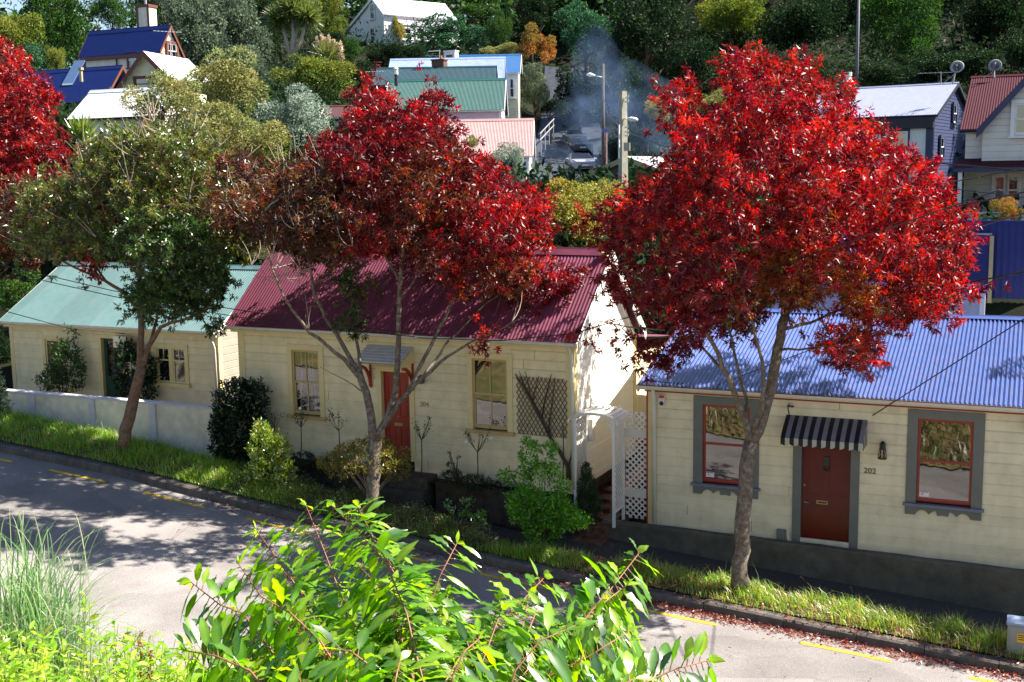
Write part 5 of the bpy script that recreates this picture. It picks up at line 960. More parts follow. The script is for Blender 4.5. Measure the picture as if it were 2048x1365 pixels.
def ground_cover():
    global RNG; RNG = np.random.default_rng(22); n = 9000; u = RNG.uniform(-7.4, -2.5, n); t = RNG.random(n); v = vback(u)*(1-t)+2.86*t; P = A.o+u[:, None]*A.e+v[:, None]*A.n; b = 0.18+0.10*np.sin(u*4)+0.07*np.sin(v*9+u*2); P[:, 2] = zverge(u, v)+RNG.random(n)**0.6*np.clip(b, 0.04, 1)
    V, F = leaf_quads(P, RNG.normal(size=(n, 3))+np.array([0, 0, 0.6]), RNG.uniform(0.03, 0.075, n), RNG.uniform(0.012, 0.028, n)); tag(np_mesh('ground_cover', V, F, M_leaf, None, np.repeat(pick([(0.12, 0.18, 0.05), (0.20, 0.24, 0.10), (0.08, 0.13, 0.04), (0.16, 0.09, 0.05)], n), 4, 0)), 'low greyish ground cover spreading around the foot of the forked ash', 'ground cover', kind='stuff')
ground_cover()
def litter():
    global RNG; RNG = np.random.default_rng(23); n1 = 3800; u = np.concatenate([RNG.normal(0.4, 1.2, 1300), RNG.uniform(1.0, 8.0, 1900), RNG.uniform(-9, -1, 500), RNG.uniform(-10, 8, 100)]); v = np.concatenate([3.04+np.abs(RNG.normal(0, 0.16, n1-100)), RNG.uniform(3.1, 6.5, 100)]); n2 = 2600; u2 = RNG.uniform(-1, 8, n2); v2 = RNG.uniform(2.0, 2.98, n2)
    P = A.o+np.concatenate([u, u2])[:, None]*A.e+np.concatenate([v, v2])[:, None]*A.n; P[:, 2] = np.concatenate([zr(u)+0.03+RNG.random(n1)*0.035*np.exp(-((v-3.04)/0.2)**2), np.where(v2 > 2.78, zk(u2)+0.015, zverge(u2, v2)+0.03)]); n = n1+n2; D = RNG.normal(size=(n, 3)); D[:, 2] *= 0.3
    V, F = leaf_quads(P, D, RNG.uniform(0.05, 0.10, n), RNG.uniform(0.015, 0.03, n), 0.2); tag(np_mesh('fallen_leaves', V, F, M_leaf, None, np.repeat(pick([(0.22, 0.035, 0.03), (0.32, 0.10, 0.07), (0.14, 0.03, 0.03), (0.40, 0.22, 0.14)], n), 4, 0)), 'fallen reddish leaves lying in the gutter and along the verge', 'fallen leaves', kind='stuff')
litter()

# ------------------------------------------------------------------ houses and sheds on the far slope
def plane_u(fr, x, y, u=0.0):
    q = ray(x, y); o = fr.o+fr.e*u; k = ((o-CAM) @ fr.e)/(q @ fr.e); P = CAM+q*k; return float((P-fr.o) @ fr.n), float(P[2])
def slope_house(name, label, cat, d, yaw, er, elx, rr, base_y, m_wall, m_roof, m_trim, pitch=0.19, fascia=True, style='bevel', rp=0.078, backdrop=1.0, left=False, ramp=0.012, side=None, half=None):
    """er: right front eave corner in the photograph, elx: x of the left one, rr: right end of the ridge (left: everything mirrored, er/rr are left ends)"""
    P = at(er[0], er[1], d)
    if half: Q = at(rr[0], rr[1], d+half); yaw = math.degrees(math.atan2(Q[0]-P[0], Q[1]-P[1]))   # gable plane through the measured roof edge
    fr = Fr(P, yaw); ze = float(P[2]); v, zr_ = plane_u(fr, *rr); far = fr.uz(elx, er[1] if not left else er[1])[0]
    u0, u1 = (0.0, far) if left else (far, 0.0); zb = fr.uz(er[0], base_y)[1]; h = -v; vb = v-h*backdrop; zeb = zr_-(zr_-ze)*backdrop
    r = thing(name, label, cat, fr.w((u0+u1)/2, v, zb)); ov = 0.22
    cottage_shell(fr, r, u0+ov, u1-ov, -0.25, vb+0.25, zb, ze-0.02+0.0, v, zr_-0.06, zeb-0.02, m_wall, m_trim, pitch, style=style, corner=0.12, sidemat=side)
    roof_part(fr, u0, u1, 0.0, ze, v, zr_, vb, zeb, m_roof, r, rp, ramp, seg=6)
    if fascia:
        gutter_run(fr, u0, u1, -0.03, ze-0.03, m_trim, r, 0.06)
        for uu in (u0, u1): barge(fr, uu-0.015, 0, ze, v, zr_, vb, zeb, m_trim, r, 0.18, 0.03)
    return r, fr, (u0, u1, v, ze, zr_, zb, vb, zeb)
def bg_window(fr, x0, y0, x1, y1, parent, m_fr, v=0.0, g=None, arch=0.09, mull=False):
    a = fr.uz(x0, y0, v); b = fr.uz(x1, y1, v); return sash_window(fr, v, a[0], b[0], b[1], a[1], parent, m_fr, m_fr, m_fr, arch=arch, mull=mull, glass=g or M_glassdim, sashw=0.05)
class SideFr(Fr):
    """frame of a side wall at u of fr: its own u runs backwards, v outwards"""
    def __init__(s, fr, u, sign=1): s.o = fr.o+fr.e*u; s.e = -fr.n*sign*1.0 if sign > 0 else fr.n*1.0; s.n = fr.e*sign; s.deg = 0
r, fr, g = slope_house('cottage', 'small cottage with faded pink corrugated roof beside the asphalt drive', 'house', 60, 26, (1066, 312), 880, (1068, 238), 356, M_offwhite, M_roofpink, M_white, ramp=0.014, half=2.4)
bg_window(fr, 1043, 322, 1054, 345, r, M_white, -0.165); tg = MB(); 
r, fr, g = slope_house('cottage', 'cottage with sunlit teal green corrugated roof and lilac walls', 'house', 68, 26, (1009, 220), 765, (1012, 158), 300, M_lilac, M_roofteal, M_white, ramp=0.016, half=2.6)
mb = MB(); c0 = at(793, 172, 67); c1 = at(792, 138, 67); mb.tube([c0, c0*0.35+c1*0.65], 0.11, 8); mb.build('flue', M_darktrim, r); mb = MB(); mb.tube([c0*0.35+c1*0.65, c1], 0.125, 8); mb.tube([c1, c1+np.array([0, 0, 0.12])], [0.17, 0.05], 8); mb.build('flue_cowl', M_offwhite, r)
r, fr, g = slope_house('cottage', 'cottage with dark teal roof and a brown brick chimney', 'house', 75, 26, (993, 167), 745, (994, 133), 240, M_darktrim, M_roofdteal, M_darktrim, ramp=0.014, half=2.2)
q = at(877, 141, 77.5); f2 = Fr(q, 26); mb = MB(); mb.box(f2, -0.45, 0.45, -0.4, 0.1, q[2]-1.0, q[2]+0.62); mb.box(f2, -0.5, 0.5, -0.45, 0.15, q[2]+0.621, q[2]+0.72); co = mb.build('chimney', M_brickdark, r); mb = MB(); mb.tube([f2.w(0.1, -0.15, q[2]+0.7), f2.w(0.1, -0.15, q[2]+0.95)], 0.12, 8); mb.build('chimney_pot', M_brick, co)
r, fr, g = slope_house('cottage', 'cottage with pale blue corrugated roof behind the teal roofs', 'house', 81, 26, (1009, 162), 772, (1011, 115), 230, M_offwhite, M_rooflblue, M_rooflblue, ramp=0.014, half=2.4)
r, fr, g = slope_house('house', 'tall narrow house with mid blue roof and one sash window above the drive', 'house', 88, 26, (1041, 146), 900, (1043, 109), 256, M_cream2, M_roofmblue, M_white, ramp=0.010, half=2.4)
bg_window(fr, 1019, 158, 1028, 196, r, M_white, -0.165); q = at(900, 119, 90); f2 = Fr(q, 26); mb = MB(); mb.box(f2, -0.48, 0.48, -0.5, 0.1, q[2]-0.9, q[2]+0.55); mb.box(f2, -0.52, 0.52, -0.54, 0.14, q[2]+0.551, q[2]+0.66); co = mb.build('chimney', M_offwhite, r)
mb = MB(); mb.box(f2, -0.25, 0.28, 0.105, 0.13, q[2]-0.3, q[2]+0.32); mb.build('chimney_opening', M_brickdark, co)
slope_house('cottage', 'low house with brick red roof half hidden by the forked ash', 'house', 62, 20, (704, 234), 640, (712, 212), 262, M_white, mat('brick_red_roof', (0.07, 0.022, 0.020), 0.6, 0.3, 0.15, 4), M_white, half=2.0)
# white gabled house high on the slope
def white_house():
    P = at(768, 28, 117); fr = Fr(P, -36); r = thing('gabled_house', 'white weatherboard gabled house with pale roof high on the wooded slope', 'house', at(800, 95, 120)); ze = float(P[2]); v, zr_ = plane_u(fr, 745, -4); vb, zeb = plane_u(fr, 691, 63); zb = fr.uz(768, 100)[1]; u1 = fr.uz(914, 40)[0]
    cottage_shell(fr, r, 0.1, u1-0.3, -0.2, vb+0.2, zb, ze-0.05, v, zr_-0.12, zeb-0.05, M_white, M_white, 0.22, style='bevel', corner=0.16)
    roof_part(fr, -0.15, u1, 0.05, ze, v, zr_, vb, zeb, M_roofwhite, r, 0.4, 0.012, seg=6); barge(fr, -0.15, 0.05, ze, v, zr_, vb, zeb, M_white, r, 0.28, 0.05); gutter_run(fr, -0.1, u1, 0.03, ze-0.05, M_white, r, 0.08)
    sf = SideFr(fr, 0.1, -1)   # left gable: u runs towards the viewer
    for x0, y0, x1, y1 in ((741, 10, 750, 38), (742, 58, 751, 86)):
        a = sf.uz(x0, y0); b = sf.uz(x1, y1); sash_window(sf, 0.085, a[0], b[0], b[1], a[1], r, M_white, M_white, M_white, arch=0.16, glass=M_glassdim, mull=y0 > 50, sashw=0.07)
    mb = MB(); a = sf.uz(702, 57); 
    for z in (zb+(ze-zb)*0.56,): mb.box(fr, 0.06, 0.1, vb+0.2, -0.2, z, z+0.14)
    mb.build('belt_board', M_white, r)
    # lean-to porch on the front
    x0, z0 = fr.uz(789, 38, 0.0); x1 = fr.uz(905, 46, 0.0)[0]; zf = fr.uz(800, 50, 1.6)[1]; V, F = corr(fr, x0, x1, 1.7, zf, -0.15, z0, 0.4, 0.01, 1, 6); np_mesh('porch_roof', V, F, mat('porch_roof_iron', (0.42, 0.36, 0.44), 0.5, 0.3, 0.1, 4), r, smooth=True)
    mb = MB(); boards(mb, fr.w(x0+0.15, 1.5, 0), fr.e, fr.n, x1-x0-0.3, zb, lambda x: zf-0.05, 0.22, style='bevel'); boards(mb, fr.w(x0+0.15, 1.5, 0), -fr.n, -fr.e, 1.6, zb, lambda x: zf-0.05, 0.22, style='bevel'); mb.build('porch_wall', M_white, r)
    for xa, xb in ((805, 822), (832, 848)):
        a = fr.uz(xa, 57, 1.52); b = fr.uz(xb, 80, 1.52); sash_window(fr, 1.58, a[0], b[0], b[1], a[1], r, M_white, M_white, M_white, arch=0.12, glass=M_glassdim, sashw=0.07)
white_house()
def top_house():
    P = at(1008, 36, 140); fr = Fr(P, -20); r = thing('villa', 'pale roofed villa with a verandah at the top of the slope', 'house', at(960, 60, 142)); ze = float(P[2]); u0 = fr.uz(905, 18)[0]; zb = ze-2.9
    mb = MB(); mb.box(fr, u0, -0.3, -6, -1.9, zb, ze+0.5); mb.build('wall', M_white, r)
    V, F = corr(fr, u0-0.2, 0, 0.0, ze, -2.0, ze+0.6, 0.4, 0.01, 1, 6); np_mesh('verandah_roof', V, F, M_rooflblue, r, smooth=True)
    V, F = corr(fr, u0, -0.2, -1.8, ze+0.7, -4.2, ze+2.2, 0.4, 0.01, 1, 6); V2, F2 = corr(fr, u0, -0.2, -6.4, ze+0.7, -4.2, ze+2.2, 0.4, 0.01, 1, 6); np_mesh('roof', np.concatenate([V, V2]), np.concatenate([F, F2+len(V)]), M_roofwhite, r, smooth=True)
    for k in range(5): mb = MB(); u = u0+0.1+(-0.3-u0)*k/4; mb.box(fr, u-0.05, u+0.05, -0.2, -0.1, zb, ze); mb.build('verandah_post', M_white, r)
    mb = MB(); mb.box(fr, -2.4, -1.7, -4.4, -3.8, ze+1.5, ze+2.9); mb.build('chimney', M_white, r)
    for k in range(3): u = u0+1.2+k*2.2; sash_window(fr, -1.88, u, u+0.9, zb+0.8, zb+2.3, r, M_white, M_white, M_white, glass=M_glassdim)
top_house()
# blue roofed house at upper left: three masses that belong together
def blue_house():
    P = at(318, 104, 68); fr = Fr(P, 24); r = thing('gabled_house', 'cream house with deep blue roofs, brown trim and a tall clad chimney', 'house', at(240, 200, 69)); ze = float(P[2]); v, zr_ = plane_u(fr, 340, 51); u0 = fr.uz(155, 104)[0]; vb, zeb = plane_u(fr, 374, 128); zb = ze-4.5
    cottage_shell(fr, r, u0+0.2, -0.12, -0.2, vb+0.1, zb, ze-0.02, v, zr_-0.1, zeb-0.05, M_cream2, M_browntrim, 0.22, style='bevel', corner=0.24); roof_part(fr, u0, 0.05, 0, ze, v, zr_, vb, zeb, M_roofnavy, r, 0.078, 0.008, seg=4); barge(fr, 0.05, 0, ze, v, zr_, vb, zeb, M_browntrim, r, 0.22, 0.04); barge(fr, u0-0.04, 0, ze, v, zr_, vb, zeb, M_browntrim, r, 0.22, 0.04)
    mb = MB(); mb.box(fr, u0+0.1, -0.1, -0.2, 0.0, ze-0.22, ze-0.02); mb.build('fascia', M_browntrim, r)
    sf = SideFr(fr, -0.1, 1); a = plane_u(fr, 336, 92); b = plane_u(fr, 349, 118); wv = sorted((-a[0], -b[0])); sash_window(sf, 0.085, wv[0], wv[0]+0.75, b[1], b[1]+0.85, r, M_browntrim, M_white, M_browntrim, arch=0.14, mull=True, glass=M_glass)
    a = fr.uz(258, 108, -0.18); b = fr.uz(276, 135, -0.18); sash_window(fr, -0.115, a[0], b[0], b[1], a[1], r, M_browntrim, M_white, M_browntrim, arch=0.12, mull=True, glass=M_glass)
    mb = MB(); a = fr.uz(233, 112, -0.12); mb.tube([fr.w(a[0], -0.1, ze-0.1), fr.w(a[0], -0.1, zb+1)], 0.05, 6); mb.build('downpipe', M_darktrim, r)
    # chimney
    q = at(287, 56, 71); f2 = Fr(q, 24); mb = MB(); mb.box(f2, -0.46, 0.46, -0.7, 0.0, q[2]-1.2, q[2]+1.25); co = mb.build('chimney', M_cream2, r)
    for u in (-0.48, 0.34): mb = MB(); mb.box(f2, u, u+0.14, -0.02, 0.03, q[2]-1.2, q[2]+1.2); mb.build('chimney_trim', M_browntrim, co)
    mb = MB(); mb.box(f2, -0.52, 0.52, -0.76, 0.06, q[2]+1.21, q[2]+1.36); mb.build('chimney_cap', M_browntrim, co); mb = MB(); mb.tube([f2.w(0, -0.3, q[2]+1.3), f2.w(0, -0.3, q[2]+2.2)], 0.08, 8); mb.build('flue', M_iron, co)
    # lower wing
    P2 = at(222, 183, 64); f3 = Fr(P2, 24); z2 = float(P2[2]); v2, zr2 = plane_u(f3, 245, 132); ul = f3.uz(20, 190)[0]; zb2 = z2-3.0
    mb = MB(); mb.box(f3, ul+0.2, -0.15, v2*1.9, -0.3, zb2, z2-0.05); mb.build('wing_wall', M_cream2, r); roof_part(f3, ul, 0, 0.6, z2-0.55, v2, zr2, 2*v2-0.6, z2-0.55, M_roofnavy, r, 0.078, 0.008, name='wing_roof', seg=4); barge(f3, 0, 0.6, z2-0.55, v2, zr2, 2*v2, z2, M_browntrim, r, 0.2, 0.04)
    a = plane_u(f3, 157, 150, f3.uz(157, 150, -0.9)[0]); mb = MB(); ua = f3.uz(146, 160, -1.0)[0]; s = (zr2-z2+0.55)/(-v2+0.6)
    P_ = [f3.w(uu, vv, z2-0.55+(0.6-vv)*s+h) for h in (0.0, 0.08) for uu, vv in ((ua-0.1, -0.25), (ua+0.65, -0.25), (ua+0.65, -1.35), (ua-0.1, -1.35))]; mb.add(P_, [(3, 2, 1, 0), (4, 5, 6, 7), (0, 1, 5, 4), (1, 2, 6, 5), (2, 3, 7, 6), (3, 0, 4, 7)]); mb.build('skylight', glass_mat('skylight_glass', (0.15, 0.25, 0.45), 0.5), r)
    mb = MB(); q = at(163, 164, 63.5); mb.tube([q, q+np.array([0, 0, 0.62])], 0.09, 8); mb.tube([q+np.array([0, 0, 0.62]), q+np.array([0, 0, 0.75])], 0.15, 8); mb.build('vent_pipe', M_tan, r)
    # porch gable facing the street
    P3 = at(338, 152, 60); f4 = Fr(P3, -76); z3 = float(P3[2]); v3, zr3 = plane_u(f4, 290, 103); vl, zl = plane_u(f4, 236, 181); zb3 = z3-2.6
    mb = MB(); boards(mb, f4.w(0.12, 0, 0), -f4.n, -f4.e, -vl, zb3, lambda x: (z3+(zr3-z3)*x/(-v3) if x < -v3 else zr3+(zl-zr3)*(x+v3)/(v3-vl)) - 0.08, 0.2, style='bevel'); mb.build('gable_wall', M_cream2, r); mb = MB(); mb.box(f4, 0.2, 4.2, vl+0.3, -0.2, zb3, min(z3, zl)-0.05); mb.build('porch_wall', M_cream2, r)
    V, F = corr(f4, -0.2, 4.4, 0.1, z3-0.1, v3, zr3, 0.078, 0.008, 1, 4); np_mesh('gable_roof', V, F, M_roofwhite, r, smooth=True); V, F = corr(f4, -0.2, 4.4, vl-0.1, zl-0.05, v3, zr3, 0.078, 0.008, 1, 4); np_mesh('gable_roof', V, F, M_roofwhite, r, smooth=True)
    barge(f4, -0.24, 0.1, z3-0.1, v3, zr3, vl-0.1, zl-0.05, M_browntrim, r, 0.28, 0.05)
    sf = SideFr(f4, 0.1, -1); a = sf.uz(272, 157); b = sf.uz(310, 180); sash_window(sf, 0.085, a[0], b[0], b[1], a[1], r, M_browntrim, M_browntrim, M_browntrim, arch=0.1, glass=M_glass)
blue_house()
r, fr, g = slope_house('shed', 'pale roofed outbuilding below the deep blue roofed house', 'shed', 50, 24, (133, 239), 320, (181, 183), 300, M_offwhite, M_roofwhite, M_darktrim, left=True, ramp=0.009)
# blue grey house on the right
r, fr, g = slope_house('house', 'slate blue house with sun streaked grey corrugated roof and a satellite dish', 'house', 56, 32, (1875, 229), 1590, (1918, 166), 545, M_white, M_roofgrey, M_darktrim, pitch=0.16, side=M_navywall)
u0, u1, v, ze, zr_, zb, vb, zeb = g
mb = MB(); mb.box(fr, u0+0.2, -0.2, -0.24, -0.02, ze-0.62, ze-0.1); mb.build('eave_soffit', M_darktrim, r)
bg_window(fr, 1774, 266, 1812, 318, r, M_white, -0.165, M_glass, 0.05); mb = MB(); a = fr.uz(1765, 256, -0.2); b = fr.uz(1820, 256, -0.2); mb.box(fr, a[0], b[0], -0.24, -0.2, zb, ze-0.62); mb.build('window_panel', M_bluetrim, r)
mb = MB(); mb.box(fr, -0.55, -0.2, -0.24, -0.18, zb, ze-0.62); mb.build('corner_pilaster', M_bluetrim, r)
sf = SideFr(fr, -0.2, 1)
for x0, y0, x1, y1 in ((1878, 275, 1886, 314), (1904, 209, 1914, 247)):
    a = plane_u(fr, x0, y0, -0.2); b = plane_u(fr, x1, y1, -0.2); sash_window(sf, 0.085, -a[0], -a[0]+0.75, b[1], a[1], r, M_bluetrim, M_white, M_bluetrim, arch=0.12, glass=M_glass)
q = at(1695, 183, 60); f2 = Fr(q, 32); mb = MB(); mb.box(f2, -0.35, 0.35, -0.3, 0.2, q[2]-0.5, q[2]+0.45); co = mb.build('chimney', M_brickdark, r); mb = MB(); mb.tube([f2.w(0, 0, q[2]+z) for z in (0.45, 0.6, 0.75, 0.76, 0.95)], [0.3, 0.2, 0.14, 0.2, 0.2], 10); mb.build('chimney_pot', M_offwhite, co)
# gable fronted cream house at the right edge
def gable_house():
    P = at(1923, 259, 37); fr = Fr(P, 24); r = thing('gabled_house', 'cream gabled house with plum roof and a recessed verandah at the right edge', 'house', at(2000, 450, 38)); ze = float(P[2]); v, zr_ = plane_u(fr, 1946, 155); u1 = 9.0; zb = fr.uz(1960, 460)[1]
    zv = fr.uz(1960, 331, 0.0)[1]; mb = MB(); boards(mb, fr.w(0.12, -0.2, 0), fr.e, fr.n, u1, zv, lambda x: ze-0.03, 0.2); mb.build('upper_wall', M_palewall, r)
    mb = MB(); boards(mb, fr.w(0.14, -0.2, 0), -fr.n, -fr.e, -2*v, zb, lambda x: ze+(zr_-ze)*min(x, -2*v-x)/(-v) if 0 < x < -2*v else ze, 0.2); mb.build('side_wall', M_palewall, r)
    roof_part(fr, -0.05, u1, 0, ze, v, zr_, 2*v, ze, M_roofplum, r, 0.078, 0.010); gutter_run(fr, -0.05, u1, 0.02, ze-0.03, M_darktrim, r, 0.07)
    # projecting gable
    ug = fr.uz(1958, 263, 0.35)[0]; a = fr.uz(2048, 163, 0.35); zg = fr.uz(1958, 263, 0.35)[1]; sl = (a[1]-zg)/(a[0]-ug); half = 2.55; ua = ug+half; za = zg+sl*half
    mb = MB(); boards(mb, fr.w(ug+0.1, 0.12, 0), fr.e, fr.n, 2*half-0.2, zv+0.02, lambda x: zg+sl*min(x+0.1, 2*half-0.1-x)-0.06, 0.2); mb.build('gable_wall', M_palewall, r)
    f4 = Fr(fr.w(ug, 0.35, 0), 24-90); f4.o = fr.w(ug, 0.35, 0)
    rf = MB()
    for s in (0, 1):
        x0, x1 = (ug-0.05, ua) if s == 0 else (ug+2*half+0.05, ua); rf.quad(fr.w(x0, 0.4, zg-0.03), fr.w(x0, v, zg-0.03), fr.w(x1, v, za+0.02), fr.w(x1, 0.4, za+0.02))
    rf.build('gable_roof', M_roofplum, r)
    for x0, x1 in ((ug-0.08, ua), (ug+2*half+0.08, ua)):
        mb = MB(); P_ = [fr.w(x, vv, z) for vv in (0.36, 0.42) for x, z in ((x0, zg+0.05), (x1, za+0.09), (x1, za-0.22), (x0, zg-0.22))]; mb.add(P_, [(0, 1, 2, 3), (7, 6, 5, 4), (0, 4, 5, 1), (3, 2, 6, 7), (0, 3, 7, 4), (1, 5, 6, 2)]); mb.build('barge_board', M_bluetrim, r)
    a = fr.uz(2031, 208, 0.14); b = fr.uz(2062, 270, 0.14); sash_window(fr, 0.19, a[0], b[0], b[1], a[1], r, M_white, M_white, M_white, arch=0.12, glass=M_glass)
    # verandah
    mb = MB(); z1 = zv+0.22; mb.quad(fr.w(-0.1, 0.95, zv-0.08), fr.w(u1, 0.95, zv-0.08), fr.w(u1, -0.2, z1), fr.w(-0.1, -0.2, z1)); mb.build('verandah_roof', M_roofplum, r); mb = MB(); mb.box(fr, -0.12, u1, 0.86, 0.98, zv-0.2, zv-0.085); mb.build('verandah_gutter', M_bluetrim, r)
    zfl = fr.uz(1960, 428, 0.8)[1]; mb = MB(); boards(mb, fr.w(0.1, -1.1, 0), fr.e, fr.n, u1, zfl-0.9, lambda x: zv+0.05, 0.2); mb.build('verandah_wall', M_palewall, r); mb = MB(); boards(mb, fr.w(0.0, 0.86, 0), fr.e, fr.n, u1, zb-0.8, lambda x: zfl, 0.2); mb.build('verandah_base', M_white, r)
    mb = MB(); mb.box(fr, 0, u1, 0.78, 0.92, zfl+0.001, zfl+0.06); mb.build('verandah_rail', M_white, r)
    for u in (0.06, 4.6): mb = MB(); mb.box(fr, u-0.06, u+0.06, 0.78, 0.9, zb-0.5, zv-0.1); mb.build('verandah_post', M_white, r)
    mb = MB(); mb.box(fr, 0.0, 0.10, -0.2, 0.8, zfl, zv-0.1) if False else mb.bar(fr.w(0.06, 0.84, zv-0.15), fr.w(0.06, 0.6, zv-0.02), 0.05); mb.build('verandah_bracket', M_white, r)
    a = fr.uz(1989, 352, -1.08); b = fr.uz(2036, 410, -1.08); um = (a[0]+b[0])/2
    for x0, x1, gm in ((a[0], um-0.03, glass_mat('curtained_glass', (0.20, 0.19, 0.17), 0.12)), (um+0.03, b[0], M_glassdim)): sash_window(fr, -1.03, x0, x1, b[1], a[1], r, M_white, M_white, M_white, arch=0.07, glass=gm, mull=False, sashw=0.05)
gable_house()
# blue iron fence and grey shed behind the cottage 202 roof
def iron_fence():
    fr = Fr(at(2000, 590, 31), 24); a = fr.uz(1560, 470); b = fr.uz(2075, 447); zt = fr.uz(2000, 445)[1]; zb = fr.uz(2010, 598)[1]; r = thing('iron_fence', 'tall navy blue corrugated iron fence below the gabled house', 'fence', fr.w(0, 0, zb)); n = int((b[0]-a[0])/0.16); V = []
    for i in range(n*4+1): u = a[0]+(b[0]-a[0])*i/(n*4); h = 0.018*math.sin(i*math.pi/2+0.4); V += [fr.w(u, h, zb), fr.w(u, h, zt)]
    F = np.array([(2*i, 2*i+2, 2*i+3, 2*i+1) for i in range(n*4)]); np_mesh('sheet', np.array(V), F, M_navyfence, r, smooth=True)
    mb = MB(); mb.box(fr, a[0], b[0], -0.05, 0.05, zt, zt+0.05); mb.build('top_rail', M_navyfence, r)
    u = fr.uz(1983, 500, 0.1)[0]; mb = MB(); mb.box(fr, u-0.05, u+0.05, 0.06, 0.16, zb-0.1, zt-0.35); mb.build('post', M_tan, r)
    u2 = fr.uz(1945, 460, 0.1)[0]; mb = MB(); mb.box(fr, u2-0.5, u-0.06, 0.06, 0.10, zb+0.12, zt-0.3); mb.build('gate', M_navyfence, r); mb = MB(); mb.box(fr, u2-0.5, u, 0.1, 0.13, zt-0.33, zt-0.28); mb.build('gate_rail', M_iron, r)
    c = Fr(at(1963, 648, 28.8), 24); x0 = c.uz(1540, 640)[0]; zt2 = c.uz(1963, 588)[1]; zb2 = c.uz(1963, 660)[1]; r2 = thing('garden_shed', 'light grey flat walled shed with white corner post behind the blue corrugated roof', 'shed', c.w(-2, -0.5, zb2)); mb = MB(); mb.box(c, x0, -0.06, -1.6, 0, zb2-1, zt2); mb.build('wall', mat('shed_grey', (0.40, 0.42, 0.45), 0.6, 0.3, 0.08, 4), r2); mb = MB(); mb.box(c, -0.06, 0.06, -0.1, 0.03, zb2-1, zt2+0.02); mb.build('corner_post', M_white, r2); mb = MB(); mb.box(c, x0-0.1, 0.1, -1.7, 0.1, zt2+0.021, zt2+0.08); mb.build('roof', M_navyfence, r2)
    s = MB(); s.box(fr, -0.2, 4, -0.6, 2.6, zb-0.95, zb-0.62); tag(s.build('concrete_slab', mat('pale_concrete', (0.45, 0.45, 0.47), 0.9, 0.2, 0.15, 3)), kind='structure')
iron_fence()
# carport gable by the drive
def carport():
    P = at(1352, 352, 52); fr = Fr(P, -62); z0 = float(P[2]); v, zr_ = plane_u(fr, 1252, 313); vl, zl = plane_u(fr, 1146, 361); r = thing('carport', 'tan trimmed carport gable with pale iron roof beside the power pole', 'carport', fr.w(1, v, z0-2.2))
    mb = MB(); 
    for s, (a, c) in enumerate(((0.0, z0), (vl, zl))): V, F = corr(fr, -0.05, 5.5, a, c, v, zr_, 0.078, 0.01, 1, 6); np_mesh('roof', V, F, M_roofwhite, r, smooth=True)
    barge(fr, -0.08, 0, z0, v, zr_, vl, zl, M_tan, r, 0.24, 0.05); mb = MB(); boards(mb, fr.w(0.12, -0.1, 0), -fr.n, -fr.e, -vl-0.2, z0-2.4, lambda x: (z0+(zr_-z0)*(x+0.1)/(-v) if x+0.1 < -v else zr_+(zl-zr_)*(x+0.1+v)/(v-vl))-0.12, 0.2, style='bevel'); mb.build('gable_wall', mat('carport_wall', (0.11, 0.10, 0.085), 0.7, 0.2, 0.15, 4), r)
carport()

# ------------------------------------------------------------------ poles, dishes, aerials, wires, cars
def pole(label, x, yt, yb, d, r0, m, name='power_pole', sq=False, cat='pole'):
    a = at(x, yb, d); t = at(x, yt, d); a = np.array([t[0], t[1], min(a[2], float(zhill(a[0], a[1])))]); r = thing(name, label, cat, a); mb = MB(); mb.tube([a, t], [r0*1.15, r0*0.85], 4 if sq else 10); mb.build('post', m, r, smooth=not sq); return r
p1 = pole('square concrete power pole with small box and street light above the carport', 1246, 183, 330, 47, 0.19, M_pole, sq=True)
q = at(1253, 294, 46.8); f2 = Fr(q, 10); mb = MB(); mb.box(f2, -0.1, 0.14, -0.05, 0.15, q[2]-0.16, q[2]+0.16); mb.build('junction_box', M_pole, p1)
mb = MB(); q = at(1238, 250, 46.8); mb.tube([q, at(1238, 318, 46.8)], 0.035, 6); mb.build('conduit', M_white, p1)
mb = MB(); a = at(1255, 238, 47); b = at(1262, 238, 47); mb.bar(at(1248, 238, 47), a, 0.05); mb.tube([a, at(1262, 239, 46.9), at(1272, 240, 46.8), at(1276, 240, 46.8)], [0.05, 0.10, 0.09, 0.03], 8); mb.build('street_light', M_white, p1, smooth=True)
for k, y in enumerate((196, 204, 255, 264, 272)): mb = MB(); q = at(1256, y, 46.9); mb.tube([at(1249, y, 46.9), q, q+np.array([0, 0, 0.1])], [0.025, 0.03, 0.045], 6); mb.build('insulator', M_offwhite, p1)
p2 = pole('slim lamp post with arm reaching left over the asphalt drive', 1206, 128, 335, 66, 0.10, mat('weathered_pole', (0.10, 0.085, 0.075), 0.8, 0.2, 0.2, 6), 'lamp_post')
mb = MB(); mb.tube([at(1204, 155, 66), at(1188, 151, 66)], 0.03, 6); mb.tube([at(1190, 151.5, 66), at(1180, 150, 66), at(1173, 149.5, 66)], [0.07, 0.12, 0.05], 8); mb.build('lamp_head', M_white, p2, smooth=True)
q = at(1209, 262, 65.8); f2 = Fr(q, 0); mb = MB(); mb.box(f2, -0.16, 0.16, 0, 0.1, q[2]-0.1, q[2]+0.1); mb.build('sign_plate', mat('sign_blue', (0.10, 0.12, 0.40), 0.5, 0.3, 0.05, 6), p2); mb = MB(); mb.tube([at(1213, 258, 66), at(1213, 330, 66)], 0.04, 6); mb.build('stay_pipe', mat('stay_red', (0.35, 0.2, 0.2), 0.6, 0.3, 0.1, 6), p2)
pole('tall grey pole standing in dark bush behind the slate blue house', 1718, -30, 185, 72, 0.10, mat('dull_pole', (0.13, 0.13, 0.15), 0.7, 0.2, 0.1, 6))
